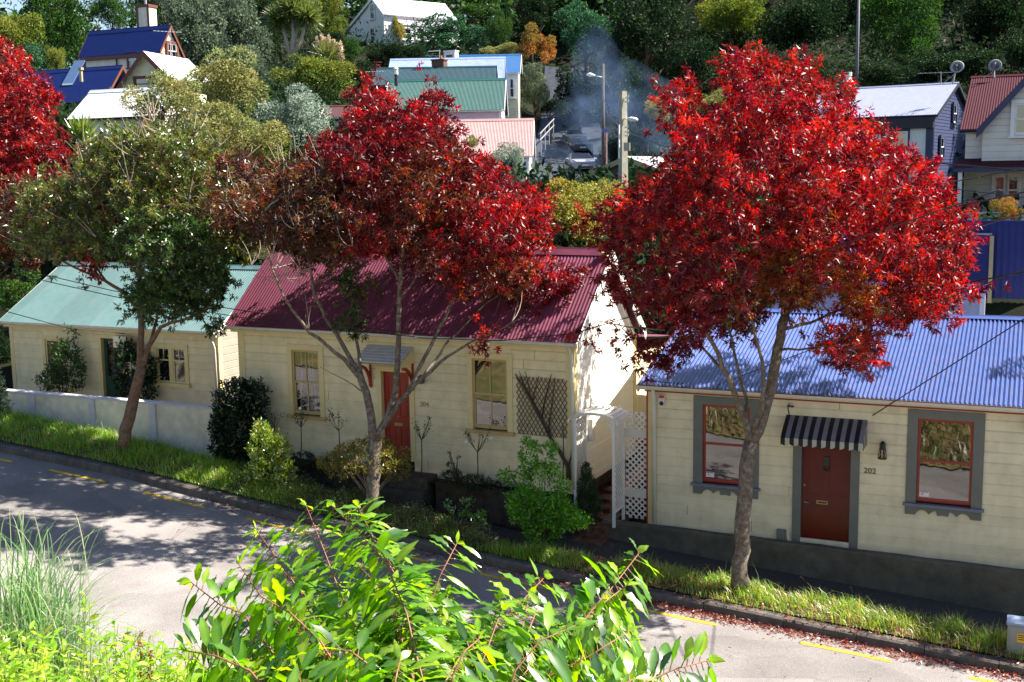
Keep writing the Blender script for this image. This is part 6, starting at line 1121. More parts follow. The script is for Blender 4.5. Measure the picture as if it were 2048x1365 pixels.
def dish(label, x, y, r_px, d, foot):
    c = at(x, y, d); r = thing('satellite_dish', label, 'satellite dish', at(*foot, d)); R = r_px*d/FPX; mb = MB(); nrm = np.array([-0.35, -0.75, 0.35]); mb.disc(c, nrm, R, 20, 0.01, 0.10); mb.build('reflector', mat('dish_grey', (0.36, 0.36, 0.38), 0.5, 0.3, 0.05, 6), r, smooth=True); mb = MB(); f = at(*foot, d); mb.tube([f, c+np.array([0, 0.12, 0])], 0.035, 6); mb.bar(at(foot[0]-22, foot[1]+2, d), c*0.6+f*0.4, 0.025); mb.build('mount', M_iron, r); mb = MB(); l = c+unit(nrm)*R*1.05+np.array([0, 0, -R*0.35]); mb.bar(c-np.array([0, 0, R*0.8]), l, 0.02); mb.tube([l, l+np.array([0, 0, 0.08])], 0.04, 6); mb.build('receiver', M_iron, r)
dish('grey satellite dish on the ridge end of the slate blue house', 1914, 134, 13.5, 57, (1906, 167)); dish('grey satellite dish on the plum roof of the gabled house', 1990, 131, 13, 41, (1988, 156))
def aerial(label, mast, bars, d, cat='aerial'):
    a = at(*mast[0], d); r = thing('television_aerial', label, cat, a); mb = MB(); mb.tube([a, at(*mast[1], d)], 0.025*d/60, 6); mb.build('mast', M_iron, r); mb = MB()
    for i, (x0, y0, x1, y1) in enumerate(bars):
        p, q = at(x0, y0, d), at(x1, y1, d); mb.bar(p, q, 0.035*d/60)
        if i == 0:
            for k in range(7): c = p+(q-p)*(k+0.5)/7; e = np.array([0.25, 0.55, 0.05])*0.7; mb.bar(c-e*0.5, c+e*0.5, 0.02*d/60)
    mb.build('boom', M_iron, r)
aerial('thin aerial beside the gable of the deep blue roofed house', ((341, 160), (341, 58)), ((308, 62, 361, 65),), 62)
aerial('aerial on the brown brick chimney above the teal roofs', ((879, 118), (879, 100)), ((858, 103, 879, 102), (851, 112, 878, 112)), 77)
aerial('long low aerial left of the flue on the dark teal roof', ((746, 165), (746, 143)), ((732, 144, 770, 143),), 75)
aerial('aerial on the ridge of the slate blue house beside its dish', ((1882, 170), (1882, 144)), ((1836, 147, 1905, 145),), 57)
aerial('tripod aerial against the dark bush left of the slate blue roof', ((1606, 180), (1608, 115)), ((1600, 118, 1632, 114), (1596, 178, 1607, 152), (1617, 178, 1608, 152)), 58)
aerial('thin aerial among the olive trees right of the deep blue roofed house', ((417, 175), (417, 118)), ((417, 124, 442, 122), (405, 148, 430, 144)), 58)
WN = 0
def wire(label, pts, r=0.012, sag=0.0):
    P = [at(*p) for p in pts]; Q = []
    for a, b in zip(P[:-1], P[1:]):
        for k in range(12): t = k/12; Q.append(a+(b-a)*t-np.array([0, 0, 4*sag*t*(1-t)]))
    Q.append(P[-1]); mb = MB(); mb.tube(Q, r, 5); tag(mb.build('overhead_cable', M_black, smooth=True), label, 'cable')
wire('black service cable from the bracket above the striped awning up to the right', [(1580, 812, 23.4), (1735, 838, 22.6), (2100, 605, 18.5)], 0.011)
wire('black cable dipping across the blue roof left of the red ash', [(1288, 762, 24.0), (1430, 772, 23.6), (2100, 520, 17.5)], 0.009)
wire('thick black cable crossing the verandah of the gabled house', [(1800, 437, 24), (2090, 376, 18)], 0.016); wire('upper black cable in front of the slate blue house', [(1780, 318, 25), (2090, 346, 22)], 0.016); wire('thin cable just under the verandah roof at the right edge', [(1800, 366, 25), (2090, 400, 22)], 0.010); wire('cable sloping up across the navy fence, higher of the two', [(1850, 485, 24), (2090, 415, 18)], 0.013)
wire('cable over the navy fence, lower of the two', [(1700, 610, 24), (2090, 537, 19)], 0.014)
wire('long black cable crossing the maroon roof ridge between the ash trees', [(-40, 430, 27), (560, 487, 25), (860, 472, 24), (1240, 468, 23), (1500, 440, 22.5), (2090, 330, 21)], 0.010)
wire('cable running down across the pale green roof to cottage 204, upper one', [(-40, 520, 27), (226, 582, 27.5), (640, 645, 25), (860, 672, 24.2)], 0.010); wire('cable running down across the pale green roof to cottage 204, lower one', [(-40, 555, 27), (80, 560, 27.3), (230, 594, 27.2), (560, 648, 25), (830, 674, 24.3)], 0.010)
wire('cable from the left edge to the eave of the green roofed cottage', [(-30, 612, 29), (130, 655, 31), (250, 668, 32.5)], 0.011); wire('cable from the bracket on cottage 204 rising towards cottage 202', [(835, 676, 24.3), (1000, 682, 23.8), (1150, 667, 23.2), (1290, 625, 22), (2000, 380, 16)], 0.011)
wire('curved cable between the lamp post and the concrete pole, upper', [(1209, 158, 66), (1222, 182, 60), (1243, 196, 47.2)], 0.02); wire('curved cable between the lamp post and the concrete pole, lower', [(1207, 195, 66), (1215, 228, 58), (1239, 252, 47.2)], 0.02)
wire('cable from the concrete pole top towards the red ash', [(1256, 197, 46.9), (1300, 218, 44), (1420, 260, 38)], 0.015); wire('lowest cable from the concrete pole running right', [(1256, 265, 46.9), (1320, 290, 43), (1460, 330, 38)], 0.015)
def handrail():
    r = thing('handrail', 'white pipe handrail climbing beside the asphalt drive', 'handrail', at(1085, 280, 76)); 
    for dy in (0, 16): mb = MB(); mb.tube([at(1080, 268+dy*0.8, 74), at(1108, 238+dy*0.8, 86)], 0.04, 6); mb.build('rail', M_iron, r)
    for t in (0.05, 0.35, 0.65, 0.95): mb = MB(); p = at(1080+28*t, 268-30*t, 74+12*t); mb.tube([p, p-np.array([0, 0, 1.4])], 0.035, 6); mb.build('post', M_iron, r)
handrail()
def car(label, x, yb, d, col, yaw, slope, group='cars parked along the drive'):
    """nose towards the street; local: x right, y forwards (towards viewer), z up"""
    o = at(x, yb, d); o[2] = float(zhill(o[0], o[1]))+0.15; r = thing('parked_car', label, 'car', o, group); cy, sy = math.cos(yaw), math.sin(yaw); m_b = mat('car_paint_%d' % int(d), col, 0.25, 0.6, 0.04, 3, metal=0.2)
    def W_(px, py, pz): return o+np.array([px*cy+py*sy, px*sy-py*cy, pz-py*slope])
    # stations along y from the nose (0) to the tail (-4.2): (y, half width at sill, half width at waist, waist z, half width at top, top z)
    st = [(0.0, 0.62, 0.66, 0.55, 0.58, 0.66), (-0.22, 0.76, 0.80, 0.62, 0.70, 0.78), (-0.9, 0.82, 0.85, 0.78, 0.74, 0.92), (-1.25, 0.83, 0.85, 0.84, 0.72, 0.98), (-1.95, 0.83, 0.85, 0.90, 0.58, 1.42), (-2.7, 0.83, 0.85, 0.92, 0.58, 1.47), (-3.4, 0.82, 0.84, 0.93, 0.58, 1.40), (-3.95, 0.80, 0.82, 0.90, 0.66, 1.02), (-4.2, 0.74, 0.78, 0.80, 0.68, 0.86)]
    V = []; 
    for y, a, b, zw, c, zt in st: V += [W_(s*w_, y, z) for s in (-1,) for w_, z in ((a, 0.22), (b, 0.45), (b, zw), (c, zt))]+[W_(w_, y, z) for w_, z in ((c, zt), (b, zw), (b, 0.45), (a, 0.22))]
    mb = MB(); F = []
    for i in range(len(st)-1): F += [(i*8+k, i*8+(k+1) % 8, (i+1)*8+(k+1) % 8, (i+1)*8+k) for k in range(8)]
    F += [tuple(range(7, -1, -1)), tuple((len(st)-1)*8+k for k in range(8))]; mb.add(V, F); mb.build('body', m_b, r, smooth=False)
    def panel(name, pts, m): mb = MB(); mb.add([W_(*p) for p in pts], [tuple(range(len(pts)))]); return mb.build(name, m, r)
    panel('windscreen', [(-0.70, -1.24, 1.0), (0.70, -1.24, 1.0), (0.56, -1.93, 1.43), (-0.56, -1.93, 1.43)], M_glass)
    for s in (-1, 1):
        panel('side_window', [(s*0.79, -1.6, 0.98), (s*0.60, -2.0, 1.38), (s*0.60, -3.3, 1.37), (s*0.80, -3.5, 0.98)], M_glass)
        hl = MB(); hl.add([W_(s*0.34, 0.005, 0.60), W_(s*0.60, -0.06, 0.60), W_(s*0.72, -0.3, 0.76), W_(s*0.46, -0.06, 0.72)], [(0, 1, 2, 3)]); hl.build('headlight', mat('headlight', (0.75, 0.75, 0.78), 0.15, 0.6, 0.03, 6), r)
        mr = MB(); c = W_(s*0.93, -1.5, 1.0); mr.tube([c-np.array([0.10, 0, 0]), c-np.array([0.07, 0, 0]), c+np.array([0.07, 0, 0]), c+np.array([0.10, 0, 0])], [0.03, 0.07, 0.07, 0.03], 6); mr.build('wing_mirror', m_b, r)
        for y in (-0.8, -3.35):
            w = MB(); w.tube([W_(s*0.64, y, 0.31), W_(s*0.86, y, 0.31)], 0.31, 14); wo = w.build('wheel', M_black, r); h = MB(); h.tube([W_(s*0.861, y, 0.31), W_(s*0.875, y, 0.31)], [0.19, 0.16], 12); h.build('rim', M_iron, wo)
    panel('grille', [(-0.32, 0.006, 0.52), (0.32, 0.006, 0.52), (0.30, -0.01, 0.62), (-0.30, -0.01, 0.62)], M_black); panel('number_plate', [(-0.22, 0.012, 0.38), (0.22, 0.012, 0.38), (0.22, 0.012, 0.49), (-0.22, 0.012, 0.49)], M_paper); panel('bumper_intake', [(-0.5, 0.004, 0.25), (0.5, 0.004, 0.25), (0.52, 0.004, 0.35), (-0.52, 0.004, 0.35)], M_black)
car('silver hatchback parked nose down, nearest of the three on the drive', 1171, 352, 76, (0.42, 0.44, 0.50), 0.12, -0.10); car('dark car squeezed between the two silver ones on the drive', 1166, 322, 86, (0.10, 0.11, 0.14), 0.12, -0.13); car('pale silver car parked highest on the drive under dark trees', 1155, 291, 97, (0.50, 0.52, 0.58), 0.12, -0.13)

# ------------------------------------------------------------------ trees of the far slope
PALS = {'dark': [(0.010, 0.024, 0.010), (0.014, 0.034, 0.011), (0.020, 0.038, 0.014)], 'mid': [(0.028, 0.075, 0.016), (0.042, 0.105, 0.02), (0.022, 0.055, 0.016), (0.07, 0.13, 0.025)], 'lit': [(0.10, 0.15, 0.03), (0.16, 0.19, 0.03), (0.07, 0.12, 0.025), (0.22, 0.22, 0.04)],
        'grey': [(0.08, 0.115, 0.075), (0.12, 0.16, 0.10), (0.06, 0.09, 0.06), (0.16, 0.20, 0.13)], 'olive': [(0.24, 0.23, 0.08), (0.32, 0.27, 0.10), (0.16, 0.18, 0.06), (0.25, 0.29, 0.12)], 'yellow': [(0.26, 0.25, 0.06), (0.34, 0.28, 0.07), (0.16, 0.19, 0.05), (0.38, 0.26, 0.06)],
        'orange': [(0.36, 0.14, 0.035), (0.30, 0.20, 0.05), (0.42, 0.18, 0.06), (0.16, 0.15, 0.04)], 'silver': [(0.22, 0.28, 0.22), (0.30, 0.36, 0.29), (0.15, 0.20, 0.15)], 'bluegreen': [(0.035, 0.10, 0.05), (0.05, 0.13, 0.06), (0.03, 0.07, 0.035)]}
CROWN = {}
def crown_mesh(key, var):
    """unit crown (radius 1) of leaf sprays gathered on lumps; shared by copies"""
    if (key, var) in CROWN: return CROWN[key, var]
    rng = np.random.default_rng(100+var*17+sum(map(ord, key))); nl = 30; d = unit(rng.normal(size=(nl, 3))*np.array([1, 1, 0.9])+np.array([0, 0, 0.15])); cen = d*rng.uniform(0.30, 0.98, (nl, 1))*np.array([1, 1, 0.92]); rr = rng.uniform(0.15, 0.38, nl)
    n = 9500; i = rng.choice(nl, n, p=rr**2/np.sum(rr**2)); q = unit(rng.normal(size=(n, 3))+np.array([0, 0, 0.25])); P = cen[i]+q*rr[i][:, None]*rng.uniform(0.55, 1.0, (n, 1))**0.6; keep = np.linalg.norm(P*np.array([1, 1, 1.0]), axis=1) < 1.3; P, i, q = P[keep], i[keep], q[keep]; n = len(P)
    D = unit(q*0.6+rng.normal(size=(n, 3))*0.8+np.array([0, 0, 0.1])); L_ = rng.uniform(0.045, 0.085, n); S = unit(np.cross(D, unit(rng.normal(size=(n, 3))))); N = np.cross(D, S); W2 = L_*rng.uniform(0.22, 0.38, n)
    mid = P+D*(L_*0.5)[:, None]+N*(L_*0.12)[:, None]; V = np.stack([P, mid+S*W2[:, None], P+D*L_[:, None], mid-S*W2[:, None]], 1).reshape(-1, 3)
    cols = np.array(PALS[key]); lc = cols[rng.choice(len(cols), nl)]; c = lc[i]*0.6+cols[rng.choice(len(cols), n)]*0.4; c = c*rng.uniform(0.7, 1.3, (n, 1))
    o = np_mesh('crown', V, np.arange(4*n).reshape(n, 4), M_leaffar, None, np.repeat(c, 4, 0)); me = o.data; bpy.data.objects.remove(o); CROWN[key, var] = me; return me
TRUNK = {}
def trunk_mesh(var):
    if var in TRUNK: return TRUNK[var]
    rng = np.random.default_rng(50+var); mb = MB(); mb.tube([(0, 0, -0.1), (0.02, 0.01, 0.3), (0.0, 0.03, 0.6), (0.03, 0, 0.85)], [0.06, 0.045, 0.035, 0.015], 7)
    for k in range(7): a = rng.uniform(0, 6.28); z = rng.uniform(0.3, 0.65); e = np.array([math.cos(a)*0.35, math.sin(a)*0.35, z+rng.uniform(0.15, 0.35)]); mb.tube([(0.0, 0.02, z), tuple(e*0.5+np.array([0, 0, z*0.5-0.03])), tuple(e)], [0.025, 0.016, 0.006], 5)
    o = mb.build('trunk', M_barkdark, None, smooth=True); me = o.data; bpy.data.objects.remove(o); TRUNK[var] = me; return me
TI = 0
def far_tree(label, x, y, rx, ry, d, key, ground=None, cat='tree', name=None, group=None):
    """crown centre and half sizes in photograph pixels at depth d"""
    global TI; TI += 1; c = at(x, y, d); s = d/FPX; RX, RZ = rx*s, ry*s; g = float(zhill(c[0], c[1])) if ground is None else ground; g = min(g, c[2]-RZ*0.75); base = np.array([c[0], c[1], g]); r = thing(name or ('tree' if cat == 'tree' else 'bush'), label, cat, base, group)
    o = link('crown', crown_mesh(key, TI % 3), r); o.location = (0, 0, c[2]-g); o.scale = (RX, (RX+RZ)*0.5 if RX < RZ else RX*0.85, RZ); o.rotation_euler = (0, 0, TI*2.4)
    t = link('trunk', trunk_mesh(TI % 3), r); h = c[2]-g+RZ*0.4; t.scale = (h*0.7 if h < RX*3 else RX*1.6,)*2+(h,); t.rotation_euler = (0, 0, TI*1.1)
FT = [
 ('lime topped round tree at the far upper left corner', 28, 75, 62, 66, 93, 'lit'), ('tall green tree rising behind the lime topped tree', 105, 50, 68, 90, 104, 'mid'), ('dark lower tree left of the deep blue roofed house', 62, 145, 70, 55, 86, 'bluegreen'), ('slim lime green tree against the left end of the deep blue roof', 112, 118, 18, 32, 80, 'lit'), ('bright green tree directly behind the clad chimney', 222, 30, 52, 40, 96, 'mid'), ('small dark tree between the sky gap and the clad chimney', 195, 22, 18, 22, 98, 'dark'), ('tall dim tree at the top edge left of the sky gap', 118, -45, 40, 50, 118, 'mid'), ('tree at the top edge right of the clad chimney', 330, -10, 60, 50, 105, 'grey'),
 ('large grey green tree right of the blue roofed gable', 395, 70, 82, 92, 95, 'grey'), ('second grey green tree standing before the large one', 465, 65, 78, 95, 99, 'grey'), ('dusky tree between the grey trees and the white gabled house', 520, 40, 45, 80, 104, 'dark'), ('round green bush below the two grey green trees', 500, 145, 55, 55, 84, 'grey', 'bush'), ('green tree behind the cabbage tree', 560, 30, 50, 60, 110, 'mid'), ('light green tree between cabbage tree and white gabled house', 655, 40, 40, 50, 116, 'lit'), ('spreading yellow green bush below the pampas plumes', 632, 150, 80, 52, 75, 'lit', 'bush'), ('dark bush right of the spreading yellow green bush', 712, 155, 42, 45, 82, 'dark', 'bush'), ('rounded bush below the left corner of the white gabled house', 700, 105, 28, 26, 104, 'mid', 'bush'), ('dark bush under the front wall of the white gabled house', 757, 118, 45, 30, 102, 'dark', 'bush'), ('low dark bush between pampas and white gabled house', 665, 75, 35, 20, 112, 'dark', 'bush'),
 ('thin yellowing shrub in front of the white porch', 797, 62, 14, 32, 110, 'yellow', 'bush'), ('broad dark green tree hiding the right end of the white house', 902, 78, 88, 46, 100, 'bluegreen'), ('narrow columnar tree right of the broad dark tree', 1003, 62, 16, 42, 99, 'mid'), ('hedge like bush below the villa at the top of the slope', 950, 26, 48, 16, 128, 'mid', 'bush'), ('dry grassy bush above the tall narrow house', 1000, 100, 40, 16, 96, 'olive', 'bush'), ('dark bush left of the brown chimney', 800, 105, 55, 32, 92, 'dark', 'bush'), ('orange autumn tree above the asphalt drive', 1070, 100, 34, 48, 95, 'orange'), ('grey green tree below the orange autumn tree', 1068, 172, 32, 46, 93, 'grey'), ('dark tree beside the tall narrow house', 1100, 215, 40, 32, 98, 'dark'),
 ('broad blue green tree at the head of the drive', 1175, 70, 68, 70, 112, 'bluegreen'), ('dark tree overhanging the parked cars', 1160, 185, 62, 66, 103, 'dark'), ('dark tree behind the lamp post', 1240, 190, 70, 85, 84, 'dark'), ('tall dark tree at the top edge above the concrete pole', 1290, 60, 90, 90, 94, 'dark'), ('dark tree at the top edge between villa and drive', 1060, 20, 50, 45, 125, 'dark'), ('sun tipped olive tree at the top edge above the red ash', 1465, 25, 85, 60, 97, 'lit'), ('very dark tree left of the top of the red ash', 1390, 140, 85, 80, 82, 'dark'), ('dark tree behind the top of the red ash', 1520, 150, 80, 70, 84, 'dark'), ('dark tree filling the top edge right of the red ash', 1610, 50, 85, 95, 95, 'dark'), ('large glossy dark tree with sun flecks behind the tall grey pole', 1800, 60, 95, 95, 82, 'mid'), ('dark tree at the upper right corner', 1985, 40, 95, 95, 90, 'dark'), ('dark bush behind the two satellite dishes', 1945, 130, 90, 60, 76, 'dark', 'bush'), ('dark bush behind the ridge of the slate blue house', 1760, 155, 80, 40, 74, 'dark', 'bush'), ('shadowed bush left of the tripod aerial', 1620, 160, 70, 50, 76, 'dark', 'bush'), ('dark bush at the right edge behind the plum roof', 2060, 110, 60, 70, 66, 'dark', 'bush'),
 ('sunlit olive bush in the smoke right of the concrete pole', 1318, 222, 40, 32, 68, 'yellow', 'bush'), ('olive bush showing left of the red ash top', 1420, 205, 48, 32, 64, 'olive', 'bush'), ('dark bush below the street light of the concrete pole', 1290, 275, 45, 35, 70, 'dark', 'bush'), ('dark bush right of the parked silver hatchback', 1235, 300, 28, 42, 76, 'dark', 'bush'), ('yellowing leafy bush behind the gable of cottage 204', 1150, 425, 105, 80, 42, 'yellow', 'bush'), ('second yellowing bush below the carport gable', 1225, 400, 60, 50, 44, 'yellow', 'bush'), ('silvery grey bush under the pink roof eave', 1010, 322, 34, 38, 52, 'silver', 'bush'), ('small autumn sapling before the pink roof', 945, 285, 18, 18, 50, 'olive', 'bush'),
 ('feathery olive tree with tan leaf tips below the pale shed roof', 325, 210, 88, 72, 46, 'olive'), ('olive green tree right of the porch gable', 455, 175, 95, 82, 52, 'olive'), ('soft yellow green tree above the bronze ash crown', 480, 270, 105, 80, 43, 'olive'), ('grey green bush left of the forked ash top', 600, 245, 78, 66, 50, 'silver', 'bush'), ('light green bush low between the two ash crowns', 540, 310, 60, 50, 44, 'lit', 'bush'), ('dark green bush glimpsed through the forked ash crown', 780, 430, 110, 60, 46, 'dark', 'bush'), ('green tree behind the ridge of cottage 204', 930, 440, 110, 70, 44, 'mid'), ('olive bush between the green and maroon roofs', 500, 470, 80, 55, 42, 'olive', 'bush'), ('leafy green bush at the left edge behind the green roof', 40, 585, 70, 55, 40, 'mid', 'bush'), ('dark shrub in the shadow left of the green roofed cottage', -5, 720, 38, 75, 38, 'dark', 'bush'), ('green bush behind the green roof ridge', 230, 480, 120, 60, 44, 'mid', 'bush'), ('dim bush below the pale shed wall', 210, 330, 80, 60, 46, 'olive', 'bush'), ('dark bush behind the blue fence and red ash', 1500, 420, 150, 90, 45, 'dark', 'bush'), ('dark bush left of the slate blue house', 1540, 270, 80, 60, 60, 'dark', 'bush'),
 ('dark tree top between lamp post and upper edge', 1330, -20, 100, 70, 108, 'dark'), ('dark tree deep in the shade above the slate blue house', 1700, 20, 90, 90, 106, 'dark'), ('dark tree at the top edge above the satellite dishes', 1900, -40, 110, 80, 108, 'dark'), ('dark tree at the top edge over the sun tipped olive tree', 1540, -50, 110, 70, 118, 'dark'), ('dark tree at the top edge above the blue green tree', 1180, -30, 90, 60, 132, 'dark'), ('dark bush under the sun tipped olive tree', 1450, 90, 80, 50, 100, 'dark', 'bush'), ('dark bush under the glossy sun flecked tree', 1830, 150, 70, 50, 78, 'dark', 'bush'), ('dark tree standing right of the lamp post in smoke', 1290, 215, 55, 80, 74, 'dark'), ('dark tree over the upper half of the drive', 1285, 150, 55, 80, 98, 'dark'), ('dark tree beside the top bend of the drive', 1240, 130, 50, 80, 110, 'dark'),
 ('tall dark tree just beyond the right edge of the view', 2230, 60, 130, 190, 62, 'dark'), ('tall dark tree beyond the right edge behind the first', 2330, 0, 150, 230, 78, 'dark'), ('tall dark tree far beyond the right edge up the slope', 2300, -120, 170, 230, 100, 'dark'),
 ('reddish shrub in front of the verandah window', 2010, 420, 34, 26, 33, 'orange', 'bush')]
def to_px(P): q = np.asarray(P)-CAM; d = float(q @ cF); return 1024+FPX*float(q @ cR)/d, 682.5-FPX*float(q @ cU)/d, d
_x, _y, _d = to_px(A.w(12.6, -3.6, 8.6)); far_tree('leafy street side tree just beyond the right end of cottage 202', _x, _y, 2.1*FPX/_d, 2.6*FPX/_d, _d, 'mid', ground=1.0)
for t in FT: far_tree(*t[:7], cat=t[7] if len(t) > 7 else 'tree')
# far tree belt along the top of the ridge, beyond the individual trees
def belt():
    global RNG; RNG = np.random.default_rng(77); pts = []
    for x in range(-100, 2200, 26):
        for k in range(3):
            xx = x+RNG.uniform(-20, 20)
            if 150 < xx < 285: continue
            d = RNG.uniform(128, 165); q = at(xx, 0, d); z = float(zhill(q[0], q[1])); h = RNG.uniform(4, 8); n = 260; P = np.array([q[0], q[1], z+h*0.55])+unit(RNG.normal(size=(n, 3)))*RNG.random((n, 1))**0.4*np.array([3.2, 3.2, h*0.6]); pts.append(P)
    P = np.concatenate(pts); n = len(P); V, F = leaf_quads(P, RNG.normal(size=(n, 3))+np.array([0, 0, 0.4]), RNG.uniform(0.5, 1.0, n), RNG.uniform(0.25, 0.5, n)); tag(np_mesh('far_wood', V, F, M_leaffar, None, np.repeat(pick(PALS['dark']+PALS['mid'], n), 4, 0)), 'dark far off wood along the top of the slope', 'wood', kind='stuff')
belt()
def undergrowth():
    global RNG; RNG = np.random.default_rng(78); n = 95000; x = RNG.uniform(-60, 2110, n); d = RNG.uniform(40, 140, n); d = np.where(RNG.random(n) < 0.35, RNG.uniform(34, 70, n), d); Q = CAM+d[:, None]*(cF+((x-1024)/FPX)[:, None]*cR); z = zhill(Q[:, 0], Q[:, 1]); P = np.stack([Q[:, 0], Q[:, 1], z+RNG.random(n)**2*(1.2+np.clip(d-70, 0, 40)*0.03)], -1)
    ui = (P-A.o) @ A.n; dc = np.array([at(a, b, c)[:2] for a, b, c, w in DR]); dist = np.min(np.stack([np.linalg.norm(P[:, :2]-((dc[i]*(1-t)+dc[i+1]*t)), axis=1) for i in range(len(dc)-1) for t in (0, 0.33, 0.66)]), 0); fe = (at(2000, 590, 31)-A.o) @ A.n
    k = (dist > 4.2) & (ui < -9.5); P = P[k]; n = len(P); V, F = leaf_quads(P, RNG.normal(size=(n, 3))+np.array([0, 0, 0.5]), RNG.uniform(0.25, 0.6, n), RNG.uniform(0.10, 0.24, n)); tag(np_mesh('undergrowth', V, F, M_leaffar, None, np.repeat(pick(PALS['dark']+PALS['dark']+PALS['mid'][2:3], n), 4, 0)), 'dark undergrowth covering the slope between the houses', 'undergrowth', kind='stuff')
undergrowth()
# cabbage tree, pampas and flax: sword leaves
def swords(name, label, cat, parts, seed):
    """parts: (centre, n, length, width, mode, colours)"""
    global RNG; RNG = np.random.default_rng(seed); r = thing(name, label, cat, parts[0][0]); 
    for pn, (c, n, L_, Wd, mode, cols) in enumerate(parts):
        D = unit(RNG.normal(size=(n, 3))+np.array([0, 0, {'ball': 0.25, 'fan': 2.2, 'plume': 0}[mode]])); V, F = leaf_quads(np.array(c)+D*0.05, D, L_*RNG.uniform(0.7, 1.1, n), Wd, 0.08); np_mesh('leaves', V, F, M_leaf, r, np.repeat(pick(cols, n), 4, 0))
    return r
c0 = at(585, 30, 90); hd = [(c0+np.array([a, b, c]), 520, 1.5, 0.09, 'ball', [(0.12, 0.17, 0.04), (0.18, 0.20, 0.06), (0.07, 0.11, 0.03)]) for a, b, c in ((0, 0, 0.3), (-1.0, 0.2, -0.3), (1.1, 0, -0.2), (0.3, 0.6, 1.0))]
r = swords('cabbage_tree', 'cabbage tree with spiky rounded heads left of the white gabled house', 'tree', hd, 31); mb = MB(); b0 = at(582, 118, 90)
for h in hd: mb.tube([b0, b0*0.45+np.array(h[0])*0.55+np.array([0.1, 0, -0.3]), h[0]], [0.22, 0.15, 0.10], 7)
mb.build('trunk', M_twig, r, smooth=True)
def pampas():
    r = thing('pampas_grass', 'pampas grass with tall cream plumes on the slope below the trees', 'grass clump', at(655, 125, 85)); global RNG; RNG = np.random.default_rng(32)
    V, F = leaf_quads(np.repeat(at(655, 122, 85)[None], 260, 0), RNG.normal(size=(260, 3))+np.array([0, 0, 1.6]), 1.7, 0.05); np_mesh('leaves', V, F, M_leaf, r, np.repeat(pick([(0.16, 0.18, 0.05)], 260), 4, 0))
    for x, y in ((633, 75), (643, 70), (651, 76), (657, 72), (668, 80), (675, 88), (681, 84), (640, 84)):
        t = at(x, y, 85); n = 240; k = RNG.random(n); P = t+np.array([0.12, 0, -1.3])*k[:, None]+RNG.normal(size=(n, 3))*0.04; V, F = leaf_quads(P, RNG.normal(size=(n, 3))+np.array([0, 0, 1.0]), 0.22*(1.1-np.abs(k-0.5)), 0.05); np_mesh('plume', V, F, M_leaf, r, np.repeat(pick([(0.55, 0.44, 0.30), (0.62, 0.52, 0.38)], n, 0.1), 4, 0))
pampas()
swords('flax', 'clump of upright yellow green flax leaves below the pale shed roof', 'plant', [(at(165, 285, 47), 90, 1.25, 0.09, 'fan', [(0.16, 0.24, 0.04), (0.26, 0.30, 0.08)])], 33)
# wood smoke drifting over the drive
def smoke():
    m, nt, b = nodes_of('smoke'); L = nt.links; nt.nodes.remove(b); out = nt.nodes['Material Output']; pv = nt.nodes.new('ShaderNodeVolumePrincipled'); pv.inputs['Color'].default_value = (0.36, 0.58, 1.0, 1); pv.inputs['Anisotropy'].default_value = 0.3
    geo = nt.nodes.new('ShaderNodeNewGeometry'); tc = nt.nodes.new('ShaderNodeTexCoord'); n = nt.nodes.new('ShaderNodeTexNoise'); n.inputs['Scale'].default_value = 0.42; n.inputs['Detail'].default_value = 4; n.inputs['Distortion'].default_value = 0.6; L.new(tc.outputs['Object'], n.inputs['Vector'])
    r = nt.nodes.new('ShaderNodeMapRange'); r.inputs[1].default_value = 0.44; r.inputs[2].default_value = 0.78; r.inputs[3].default_value = 0; r.inputs[4].default_value = 0.085; L.new(n.outputs[0], r.inputs[0]); L.new(r.outputs[0], pv.inputs['Density']); L.new(pv.outputs[0], out.inputs['Volume'])
    path = [(1342, 330, 58, 0.7), (1330, 290, 58, 1.1), (1318, 250, 58.5, 1.3), (1300, 215, 59, 1.1), (1270, 190, 60, 1.0), (1235, 180, 62, 1.2), (1200, 160, 64, 1.2), (1190, 110, 66, 0.9), (1186, 60, 68, 0.4)]
    P = [at(x, y, d) for x, y, d, q in path]; mb = MB(); mb.tube(P, [q*1.55 for *_, q in path], 14); o = mb.build('smoke', m, None, smooth=True); tag(o, 'thin blue wood smoke drifting across the dark trees above the drive', 'smoke', kind='stuff')
    P = [at(x, y, d) for x, y, d in ((1240, 225, 72), (1190, 250, 76), (1150, 290, 78), (1110, 330, 76))]; mb = MB(); mb.tube(P, [1.2, 2.6, 3.0, 1.8], 12); tag(mb.build('smoke', m, None, smooth=True), 'faint blue smoke lying over the parked cars on the drive', 'smoke', kind='stuff')
smoke()

